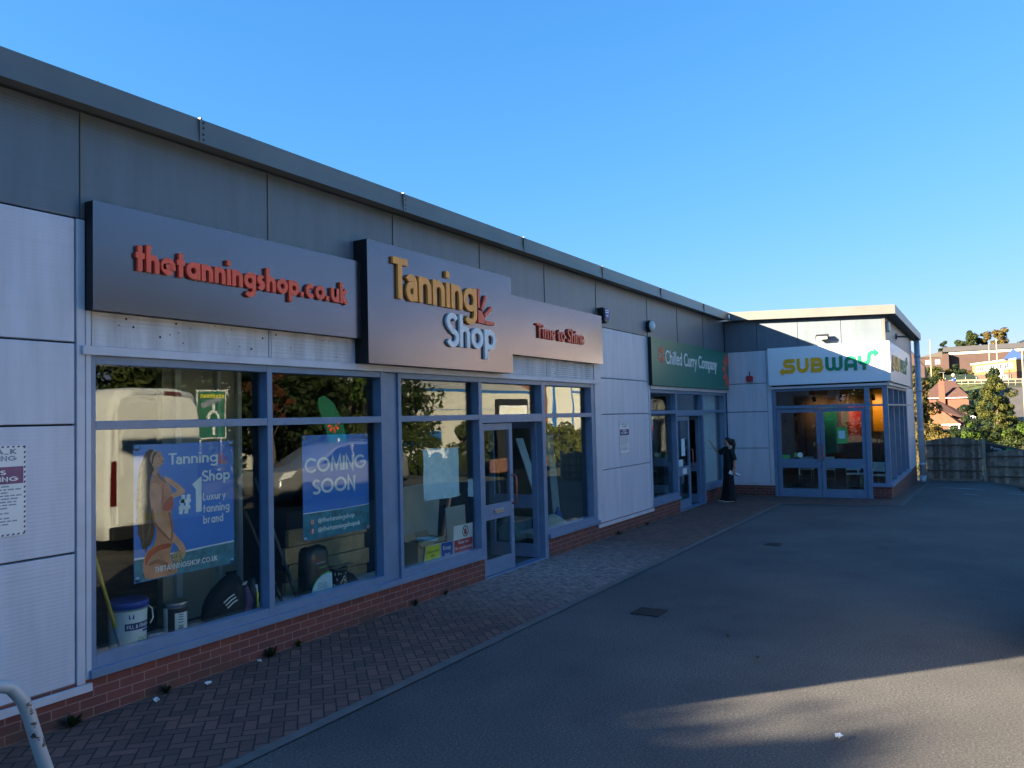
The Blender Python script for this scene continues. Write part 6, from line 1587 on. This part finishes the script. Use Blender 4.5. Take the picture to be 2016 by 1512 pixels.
T = thing('industrial_shed', 'dark gabled shed end peeping out beside the downpipe', 'building', (200, 3.5, 6)); w = MB(); w.prism([(4.6, 4), (9, 4), (9, 15.5), (7.4, 15.3), (4.6, 11.4)], lambda u, v, d: (196+d, u, v), 0, 8); w.build('wall', M['brownclad'], T)
# road up the hill, railing, lamp posts, signs
w = MB(); vs = []
for (x, ya, yb) in ((130, -13.2, -10.0), (160, -13.5, -10.8), (185, -14.2, -10.9), (200, -14.6, -10.2), (212, -20, -9.8), (219, -40, -9.0)): vs += [(x, ya, terr(x, ya)+.35), (x, yb, terr(x, yb)+.35)]
w.add(vs, [(2*i, 2*i+2, 2*i+3, 2*i+1) for i in range(5)]); tag(w.build('hill_road', M['tarmac_far'], origin=(200, -12, 5)), kind='structure')
w = MB(); w.add([(212, 2, terr(212, 2)+.3), (212, -9.5, terr(212, -9.5)+.3), (226, -9.5, terr(226, -9.5)+.3), (226, 3, terr(226, 3)+.3)], [(0, 1, 2, 3)]); tag(w.build('grass_bank', M['grass'], origin=(218, -4, 6)), kind='structure')
t = thing('railing', 'white road railing across the top of the grass bank', 'railing', (225, -7, 7.6))
w = MB()
for z in (8.1, 8.75, 9.0): w.tube([(225, 1, z), (225, -30, z-.5)], .06, 6)
w.build('rail', M['polecream'], t)
for i in range(22):
    y = 1-i*1.4; MB().tube([(225, y, 7.0), (225, y, 9.02+(y-1)*.016)], .07, 6).build('post', M['polecream'], t)
t = thing('mesh_fence', 'green mesh security fence behind the railing', 'fence', (232, -4, 8)); w = MB()
for i in range(46): w.box(232, 232.05, -7.2+i*.2, -7.14+i*.2, 8, 10.6)
for i in range(8): w.box(231.95, 232.0, -7.2, 2.0, 8.2+i*.33, 8.23+i*.33)
w.build('mesh', plain('mesh_green', (.03, .06, .045), .6), t)
for i in range(5): MB().tube([(231.9, -7.2+i*2.3, 7.8), (231.9, -7.2+i*2.3, 10.8)], .06, 6).build('post', M['steel'], t)
def lamp(label, x, y, z0, z1, r, arm=True):
    t = thing('street_lamp', label, 'street lamp', (x, y, z0), 'tall posts along the hill road')
    MB().tube([(x, y, z0-.5), (x, y, z1)], [r, r*.65], 8).build('post', M['polecream'], t)
    if arm: MB().beam((x, y-.35, z1+.02), (x, y+1.1, z1+.08), .3, .14).build('lamp_head', M['steel'], t)
    else: MB().tube([(x, y, z1), (x, y, z1+.12)], [r*1.1, r*.6], 8).build('cap', M['steel'], t)
lamp('tall street lamp left of the brick house chimney', 230, 4.95, 7.6, 19.9, .19); lamp('plain tall post in front of the buff building', 230, -7.95, 7.6, 17.7, .17, False); lamp('second tall post right of the first before the buff building', 230, -9.6, 7.4, 18.9, .19, False); lamp('thick pale post cut by the right edge', 100, -10.0, -2.0, 8.0, .12, False)
lamp('short lamp post on the bank above the house chimney', 224, 2.05, 7.3, 11.0, .09)
t = thing('road_sign', 'round blue road sign beside a pale disc above the house roof', 'road sign', (218, -.1, 7)); MB().tube([(218, -.25, 6), (218, -.25, 10.2)], .06, 8).build('post', M['steel'], t); MB().lathe([(0, 0), (.5, 0), (.5, .05), (0, .05)], (217.9, -.25, 8.75), 20, ax=Matrix.Rotation(RAD(-90), 3, 'Y')).build('sign_disc', M['signblue'], t); MB().lathe([(0, 0), (.42, 0), (.42, .05), (0, .05)], (217.9, -.25, 10.0), 20, ax=Matrix.Rotation(RAD(-90), 3, 'Y')).build('pale_disc', M['polecream'], t)

# ------------------------------------------------------------------ what stands across the car park (seen mirrored in the glass)
V = thing('white_van', 'tall white panel van parked tail-first facing the shop windows', 'van', (9.3, -9.4, 0))
VX = Matrix.Translation((-.12, .25, 0))
def van_ring(y, x0, x1, z0, z1, rr, tuck):
    c = (x0+x1)/2; hw = (x1-x0)/2; pts_ = []
    prof = [(-1, z0), (-1.0, z0+.5), (-.985, 1.4), (-.95, z1-.55), (-.90, z1-.22), (-.78, z1-.06), (-.45, z1), (.45, z1), (.78, z1-.06), (.90, z1-.22), (.95, z1-.55), (.985, 1.4), (1.0, z0+.5), (1, z0)]
    return [(c+u*hw*tuck, y, z) for u, z in prof]
w = MB(VX); rings = [van_ring(-6.98, 8.45, 10.45, .45, 2.92, 0, .93), van_ring(-7.02, 8.45, 10.45, .38, 3.02, 0, .975), van_ring(-7.12, 8.45, 10.45, .35, 3.06, 0, 1), van_ring(-10.4, 8.45, 10.45, .35, 3.06, 0, 1), van_ring(-11.0, 8.45, 10.45, .35, 2.85, 0, 1), van_ring(-11.7, 8.45, 10.45, .35, 1.75, 0, .99), van_ring(-12.6, 8.5, 10.4, .35, 1.35, 0, .93), van_ring(-12.75, 8.6, 10.3, .45, .95, 0, .9)]
n = 14; w.add([p for r_ in rings for p in r_], [(i*n+k, i*n+(k+1) % n, (i+1)*n+(k+1) % n, (i+1)*n+k) for i in range(len(rings)-1) for k in range(n)], 0, True); w.f += [tuple(range(n)), tuple((len(rings)-1)*n+k for k in range(n))[::-1]]; w.m += [0, 0]; w.sm += [False, False]
body = w.build('body', M['vanwhite'], V)
RM = lambda u, v, d: (u, -6.98+d, v)       # rear face looks to +y
for a, b, lb in ((8.62, 9.44, 0), (9.46, 10.28, 1)):
    w = MB(VX); w.prism([(a, .60), (b, .60), (b, 2.80), (a+.06 if lb == 0 else a, 2.80 if lb else 2.78), (a, 2.70)] if lb == 0 else [(a, .60), (b, .60), (b, 2.70), (b-.06, 2.78), (a, 2.80)], RM, 0, .022)
    dr = w.build('rear_door', M['vanwhite'], V, bevel=.012)
    w = MB(VX); w.prism([(a+.08, 1.45), (b-.08, 1.45), (b-.08, 2.22), (b-.14, 2.30), (a+.14, 2.30), (a+.08, 2.22)], RM, .0225, .034); w.build('pressed_panel', M['vanwhite'], dr, bevel=.010)
w = MB(VX); w.prism([(8.50, .95), (8.60, .95), (8.60, 1.75), (8.52, 1.75)], RM, 0, .03); w.build('tail_light', M['taillight'], V)
w = MB(VX); w.prism([(10.30, .95), (10.40, .95), (10.38, 1.75), (10.30, 1.75)], RM, 0, .03); w.build('tail_light', M['taillight'], V)
w = MB(VX); w.prism([(9.58, 2.92), (9.96, 2.90), (9.93, 2.985), (9.60, 3.0)], lambda u, v, d: (u, -7.00+d, v), 0, .03); w.build('brake_light', M['taillight'], V)
w = MB(VX); w.box(8.47, 10.43, -6.99, -6.86, .36, .58); w.build('bumper', M['black'], V, bevel=.03)
w = MB(VX); w.prism([(9.15, .64), (9.65, .64), (9.65, .75), (9.15, .75)], RM, .023, .03); w.build('number_plate', M['signyellow'], V)
w = MB(VX); w.box(8.425, 8.455, -9.8, -7.5, 1.45, 2.25); w.build('side_panel', M['vanwhite'], V, bevel=.012)
w = MB(VX); w.box(8.46, 10.44, -11.65, -11.2, 1.75, 2.25); w.build('windscreen', M['carglass'], V, bevel=.04)
def wheel(parent, x0, x1, y, r, name='wheel'):
    s = 1 if x1 > x0 else -1; ax = Matrix.Rotation(RAD(90*s), 3, 'Y'); wd = abs(x1-x0)
    t_ = MB(VX).lathe([(r*.62, 0), (r*.9, 0), (r, wd*.15), (r, wd*.85), (r*.9, wd), (r*.62, wd)], (x0, y, r), 24, ax=ax).build(name, M['rubber'], parent)
    MB(VX).lathe([(0, wd*.9), (r*.2, wd*.95), (r*.3, wd*.85), (r*.62, wd*.97)], (x0, y, r), 24, ax=ax).build('rim', M['steel'], t_)
for y in (-8.2, -11.7): wheel(V, 8.65, 8.42, y, .34); wheel(V, 10.25, 10.48, y, .34)
# cars parked sideways on
M['carblack'] = plain('car_black', (0.02, 0.021, 0.024), .18, .2, .05, 1, coat=.6)
for lb_, pt_, CX in (('silver estate car parked sideways behind the van', 'carsilver', Matrix.Translation((15.55*(1-1.18), 0, 0)) @ Matrix.Diagonal((1.18, 1, 1.02, 1))),):
    Cc = thing('parked_car', lb_, 'car', tuple(CX @ Vector((18, -11.2, 0))))
    cs = [(15.55, .55), (15.6, .80), (15.75, .98), (16.75, 1.10), (17.55, 1.55), (18.1, 1.66), (19.6, 1.68), (20.15, 1.55), (20.45, 1.05), (20.5, .60), (20.4, .30), (15.7, .28)]
    def ext(pts_, ya, yb, inset, zi):
        w = MB(CX); n = len(pts_); vs = []
        for yy, tk in ((ya, 1), (ya-.12 if ya > yb else ya+.12, 0), (yb+.12 if ya > yb else yb-.12, 0), (yb, 1)):
            for x, z in pts_:
                k = inset*max(0, (z-1.0)) if tk or True else 0
                yc = (ya+yb)/2; y_ = yc+(yy-yc)*(1-k*.35)
                vs.append((x+(.05*(18-x)/3 if tk else 0), y_, z-(.04 if tk and z > .5 else 0)))
        fs = [(i*n+k, i*n+(k+1) % n, (i+1)*n+(k+1) % n, (i+1)*n+k) for i in range(3) for k in range(n)] + [tuple(range(n))[::-1], tuple(3*n+k for k in range(n))]
        w.add(vs, fs, 0, True); return w
    ext(cs, -10.3, -12.1, .6, 0).build('body', M[pt_], Cc, bevel=.03)
    for pl in ([(16.95, 1.12), (17.62, 1.52), (18.10, 1.60), (18.14, 1.10)], [(18.22, 1.10), (18.20, 1.60), (19.10, 1.62), (19.15, 1.10)], [(19.22, 1.10), (19.2, 1.62), (19.7, 1.60), (20.05, 1.50), (20.2, 1.12)]):
        w = MB(CX); w.add([(p[0], -10.29-.06*(p[1]-1.0)*3.2, p[1]) for p in pl] + [(p[0], -10.33-.06*(p[1]-1.0)*3.2-.1, p[1]) for p in pl], [tuple(range(len(pl)))[::-1], tuple(range(len(pl), 2*len(pl)))] + [(i, (i+1) % len(pl), len(pl)+(i+1) % len(pl), len(pl)+i) for i in range(len(pl))]); w.build('side_window', M['carglass'], Cc)
    for x in (16.45, 19.55):
        for y0_, y1_ in ((-10.5, -10.27), (-11.9, -12.13)):
            ax = Matrix.Rotation(RAD(-90 if y1_ > y0_ else 90), 3, 'X'); r = .32; wd = .23
            tt = MB(CX).lathe([(r*.62, 0), (r*.9, 0), (r, wd*.15), (r, wd*.85), (r*.9, wd), (r*.62, wd)], (x, y0_, r), 24, ax=ax).build('wheel', M['rubber'], Cc)
            MB(CX).lathe([(0, wd*.9), (r*.2, wd*.95), (r*.3, wd*.85), (r*.62, wd*.97)], (x, y0_, r), 24, ax=ax).build('rim', M['steel'], tt)
    w = MB(CX); w.prism([(15.56, .74), (15.75, .95), (16.1, .98), (15.9, .80)], lambda u, v, d: (u, -10.28-d, v), 0, .05); w.build('headlight', M['whitelet'], Cc)

# feather flag, road sign, totems, hedge, wood, warehouse
t = thing('feather_flag', 'teal feather flag with a green top and red petal mark', 'flag', (22.2, -13.8, 0)); MB().tube([(22.3, -13.85, 0), (22.1, -13.85, 1.8), (21.5, -13.85, 3.1), (20.9, -13.85, 3.3)], [.02, .018, .012, .008], 8).build('pole', M['black'], t)
FB = lambda u, v, d: (u, -13.85+d, v)
w = MB(); w.prism([(22.25, .6), (22.06, 1.95), (21.12, 1.95), (21.5, .6)], FB, .012, .02); w.build('flag_cloth', M['flagteal'], t)
w = MB(); w.prism([(22.06, 1.955), (21.82, 2.5), (21.45, 3.05), (21.05, 3.28), (20.75, 3.22), (20.70, 3.0), (20.85, 2.6), (21.12, 1.955)], FB, .012, .02); w.build('flag_top', M['flaggreen'], t)
w = MB(); petals(w, FB, 21.45, 2.25, .30, 8, .0205, .024); w.build('emblem', M['coral'], t)
w = MB()
for i in range(5): w.prism([(21.66+i*.02, 1.75-i*.2), (21.76+i*.02, 1.75-i*.2), (21.78+i*.02, 1.62-i*.2), (21.68+i*.02, 1.62-i*.2)], FB, .0205, .024)
w.build('lettering', M['whitelet'], t)
t = thing('direction_sign', 'green roundabout direction sign on two posts behind the van', 'road sign', (16.2, -13.9, 0)); SB = lambda u, v, d: (u, -13.9+d, v)
w = MB(); w.prism([(15.68, 1.92), (16.78, 1.92), (16.78, 3.42), (15.68, 3.42)], SB, -.02, 0); w.build('white_edge', M['white'], t); w = MB(); w.prism([(15.72, 1.96), (16.74, 1.96), (16.74, 3.38), (15.72, 3.38)], SB, .001, .004); w.build('sign_face', M['roadgreen'], t)
w = MB(); ribbon(w, arc(16.28, 2.55, .20, .22, 0, 360, 20)[:-1], .10, SB, .005, .008, closed=True); ribbon(w, [(16.28, 2.02), (16.28, 2.34)], .11, SB, .005, .009); ribbon(w, [(16.28, 2.76), (16.28, 3.05)], .11, SB, .005, .009); w.build('route_diagram', M['whitelet'], t)
w = MB(); ribbon(w, [(15.85, 2.95), (16.6, 3.2)], .16, SB, .005, .01); w.build('diagonal_shadow', M['greyprint'], t)  # shadow lying diagonally over the sign, painted as a grey band
w = MB()
for i in range(8): w.prism([(15.80+i*.115, 3.18), (15.88+i*.115, 3.18), (15.88+i*.115, 3.29), (15.80+i*.115, 3.29)], SB, .010, .012)
w.build('lettering', M['signyellow'], t)
for x in (15.85, 16.62): MB().tube([(x, -13.96, 0), (x, -13.96, 3.45)], .04, 10).build('post', M['steel'], t)
t = thing('totem_sign', 'dark totem sign inviting trade and public with a white panel on top', 'sign', (44.4, -19.9, -.5)); TB = lambda u, v, d: (u, -19.8+d, v)
box('totem_body', M['black'], 42.6, 46.3, -20.1, -19.8, -.5, 3.58, t); w = MB(); w.prism([(42.75, 2.5), (46.1, 2.5), (46.1, 3.15), (42.75, 3.15)], TB, .001, .01); w.build('white_panel', M['white'], t)
w = MB(); ribbon(w, arc(44.6, 2.5, 1.2, .45, 20, 160, 12), .05, TB, .011, .014); w.build('swoosh', M['signyellow'], t)
w = MB()
for body_, v in (('OPEN TO', 1.75), ('TRADE', 1.35), ('PUBLIC', .95)): btext(w, body_, lambda u, v_, d: TB(88.9-u, v_, d), 43.2, 45.6, v, .28, .002, .01)
w.build('lettering', M['whitelet'], t)
t = thing('totem_sign', 'navy totem with orange and pale blue stripes far down the road', 'sign', (83.5, -25, -1)); TB2 = lambda u, v, d: (u, -24.9+d, v)
box('totem_body', M['navy'], 82.0, 84.6, -25.1, -24.9, -1.5, 4.4, t)
w = MB()
for v in (.75, 2.45): w.prism([(82.05, v), (84.55, v), (84.55, v+.2), (82.05, v+.2)], TB2, .001, .01)
w.build('stripe', M['coral'], t); w = MB()
for i in range(4): ribbon(w, [(82.5+i*.4, 1.75), (82.6+i*.4, 2.25)], .2, TB2, .001, .01)
w.build('stripe', M['paper'], t); w = MB(); btext(w, 'ALDI', lambda u, v_, d: TB2(166.6-u, v_, d), 82.2, 84.4, 1.15, .42, .002, .01, off=.01); w.build('lettering', M['whitelet'], t)
def hedge(label, x0, x1, y, z0, z1, dep, mat, n, leaf, seed):
    rd = random.Random(seed); cl = []
    for i in range(int((x1-x0)*5)): cl.append(((rd.uniform(x0, x1), y+rd.uniform(-dep/2, dep/2), rd.uniform(z0, z1-.25+.3*math.sin(i))), rd.uniform(.35, .7)))
    mb = MB(); leaves(mb, cl, n, leaf, rd); return tag(mb.build('hedge', M[mat]), label, 'hedge')
rd = random.Random(77); cl = []
for i in range(230): cl.append(((rd.uniform(-14, 50), -31+rd.uniform(-2, 2), rd.uniform(0, 5.4)), rd.uniform(.9, 1.5)))
mb = MB(); leaves(mb, cl, 24000, .26, rd); tag(mb.build('woodland', M['leaf_dark']), kind='stuff')
for i, (x, y, lb) in enumerate(((88, -29, 'dark roadside tree beyond the navy totem'), (96, -31, 'second dark roadside tree beyond the navy totem'), (105, -30, 'third dark roadside tree far down the road'), (116, -33, 'farthest dark roadside tree down the road'))):
    tree(lb, x, y, -2.0, 10, 9, 'leaf_dark', 5000, .32, group='dark roadside trees', seed=90+i, low=.0, dens=50)
rd = random.Random(78); cl = []
for i in range(120): cl.append(((-36+rd.uniform(-2, 2), rd.uniform(-28, 8), rd.uniform(0, 8.5)), rd.uniform(1.0, 1.6)))
mb = MB(); leaves(mb, cl, 12000, .32, rd); tag(mb.build('woodland', M['leaf_dark']), kind='stuff')
hedge('long dark green clipped hedge across the road', 28.5, 46, -22, -1.0, 2.35, 1.8, 'leaf_mid', 20000, .12, 1)
hedge('autumn-tinted hedge farther along the road', 46.5, 66, -23, -1.4, 1.6, 1.8, 'leaf_olive', 20000, .16, 2)
box('verge_wall', M['brick_plain'], 40, 47, -19.0, -18.8, -.9, -.1) and tag(bpy.data.objects['verge_wall'], 'low brick wall in front of the hedge across the road', 'wall')
WG = 'dense trees across the road'
for i, (x, y, h, wid, mt, lb) in enumerate(((9, -20, 9.6, 7, 'leaf_dark', 'dense dark tree straight across from the shop'), (14.5, -23, 10, 7, 'leaf_dark', 'second dense dark tree across the road'), (19, -21, 8.8, 6, 'leaf_mid', 'mid-green tree between the dark trees across the road'), (23.2, -23, 8.4, 5, 'leaf_dark', 'dark tree behind the direction sign'), (23.6, -19.5, 5.0, 1.9, 'leaf_red', 'reddish young tree among the dark trees'), (28.0, -22, 7.6, 5.0, 'leaf_dark', 'dark tree at the right end of the wood'), (3, -21, 9.6, 7, 'leaf_dark', 'dark tree at the left end of the wood'), (-4, -22, 7.2, 8, 'leaf_mid', 'bushy tree beyond the left end of the wood'))):
    tree(lb, x, y, -.3, h, wid, mt, 9000 if wid > 3 else 1300, .17 if wid > 3 else .1, group=WG, seed=40+i, low=.0 if wid > 3 else .45, dens=70 if wid > 3 else 26)
tree('slim young tree with bright leaves in front of the pale shed', 33.6, -24, -.6, 6.4, 3.6, 'leaf_bright', 1500, .11, group=WG, seed=60, low=.45, dens=22)
tree('thin green tree right of the bright one', 36.0, -25, -.6, 7.2, 3.0, 'leaf_mid', 1300, .12, group=WG, seed=61, low=.42, dens=20)
W2 = thing('warehouse', 'long cream-clad warehouse with pale roof facing the shops from across the road', 'building', (76, -62, -2))
M['shedrib'] = ribbed('shed_cladding', (0.58, 0.55, 0.47), .33, .6, .08, .2)
box('wall', M['shedrib'], 54, 101, -80, -50, -3, 6.0, W2)
w = MB(); w.box(54, 101, -50.1, -49.96, 5.8, 6.15); w.box(54, 101, -50.03, -49.97, 3.55, 3.62); w.build('gutter', M['shedblue'], W2)
w = MB(); w.add([(54, -49.9, 6.15), (101, -49.9, 6.15), (101, -66, 12.5), (54, -66, 12.5), (101, -82, 6.1), (54, -82, 6.1)], [(0, 1, 2, 3), (3, 2, 4, 5), (1, 4, 2), (0, 3, 5)]); w.build('roof', M['shedroof'], W2)
w = MB(); w.box(55, 78, -50.2, -49.94, -.6, 1.0); w.build('blue_dado', M['shedblue'], W2)
w = MB(); w.box(58, 74, -49.93, -49.9, .0, .6); w.build('white_board', M['white'], W2)
w = MB(); w.box(82, 97, -50.05, -49.95, -2.5, .6); w.build('loading_door', M['greyroof'], W2)
w = MB(); w.box(101.02, 104.5, -56, -49.5, -3, 13); w.build('brick_pier', M['brick_plain'], W2)
W3 = thing('warehouse', 'taller cream warehouse with blue trim farther along the road', 'building', (120, -62, -2))
box('wall', M['shedrib'], 104.6, 150, -80, -50.5, -4, 15, W3)
w = MB(); w.box(108, 108.8, -50.6, -50.4, -3, 7); w.box(114.5, 115, -50.6, -50.4, -3, 9); w.box(115, 124, -50.6, -50.4, 6.2, 6.5); w.box(124, 128, -50.7, -50.4, -3, 5); w.build('blue_trim', M['shedblue'], W3)
w = MB(); w.box(111.3, 112.8, -50.6, -50.4, 7.8, 8.8); w.box(120.8, 125, -51, -50.3, 8, 11.5); w.build('vent_box', M['greyroof'], W3)
# trees behind the left end of the terrace (they dapple the sunlit patch) and to the left of the photographer
for i, (x, y, h, wid, lb) in enumerate(((-15, 15.0, 8.9, 6.0, 'tree behind the left end of the terrace'), (-17.5, 18.5, 9.6, 6.0, 'second tree behind the left end of the terrace'), (-14.5, 10.6, 7.8, 4.6, 'low tree left of the terrace'), (-19, 23, 12, 6, 'far tree behind the terrace'), (-18, 7, 8.6, 5, 'tree left of the car park entrance'), (-26, 0, 10, 8, 'wide tree beyond the car park entrance'), (-30, -8, 11, 9, 'wide tree at the far left of the car park'), (-24, -15, 10, 8, 'tree on the road side left of the car park'))):
    tree(lb, x, y, -.2, h, wid, 'leaf_mid' if i % 2 else 'leaf_dark', 11000, .2, group='trees left of the terrace', seed=70+i, low=.0, dens=70)

rd = random.Random(5); cl = []  # unseen leaf screen, added and shaped to bound the sunlit patch
for i in range(190): cl.append(((-15.2+rd.uniform(-1.2, 1.2), rd.uniform(5, 22), rd.uniform(.3, 7.4)), rd.uniform(.7, 1.2)))
for i in range(90): cl.append(((-15.2+rd.uniform(-.5, .5), rd.uniform(13.9, 16.6), rd.uniform(7.2, 8.72)), rd.uniform(.36, .5)))
mb = MB(); leaves(mb, cl, 40000, .24, rd); tag(mb.build('hedge', M['leaf_dark']), 'tall unseen leafy screen added to shade the ground beside the sunlit patch', 'hedge')
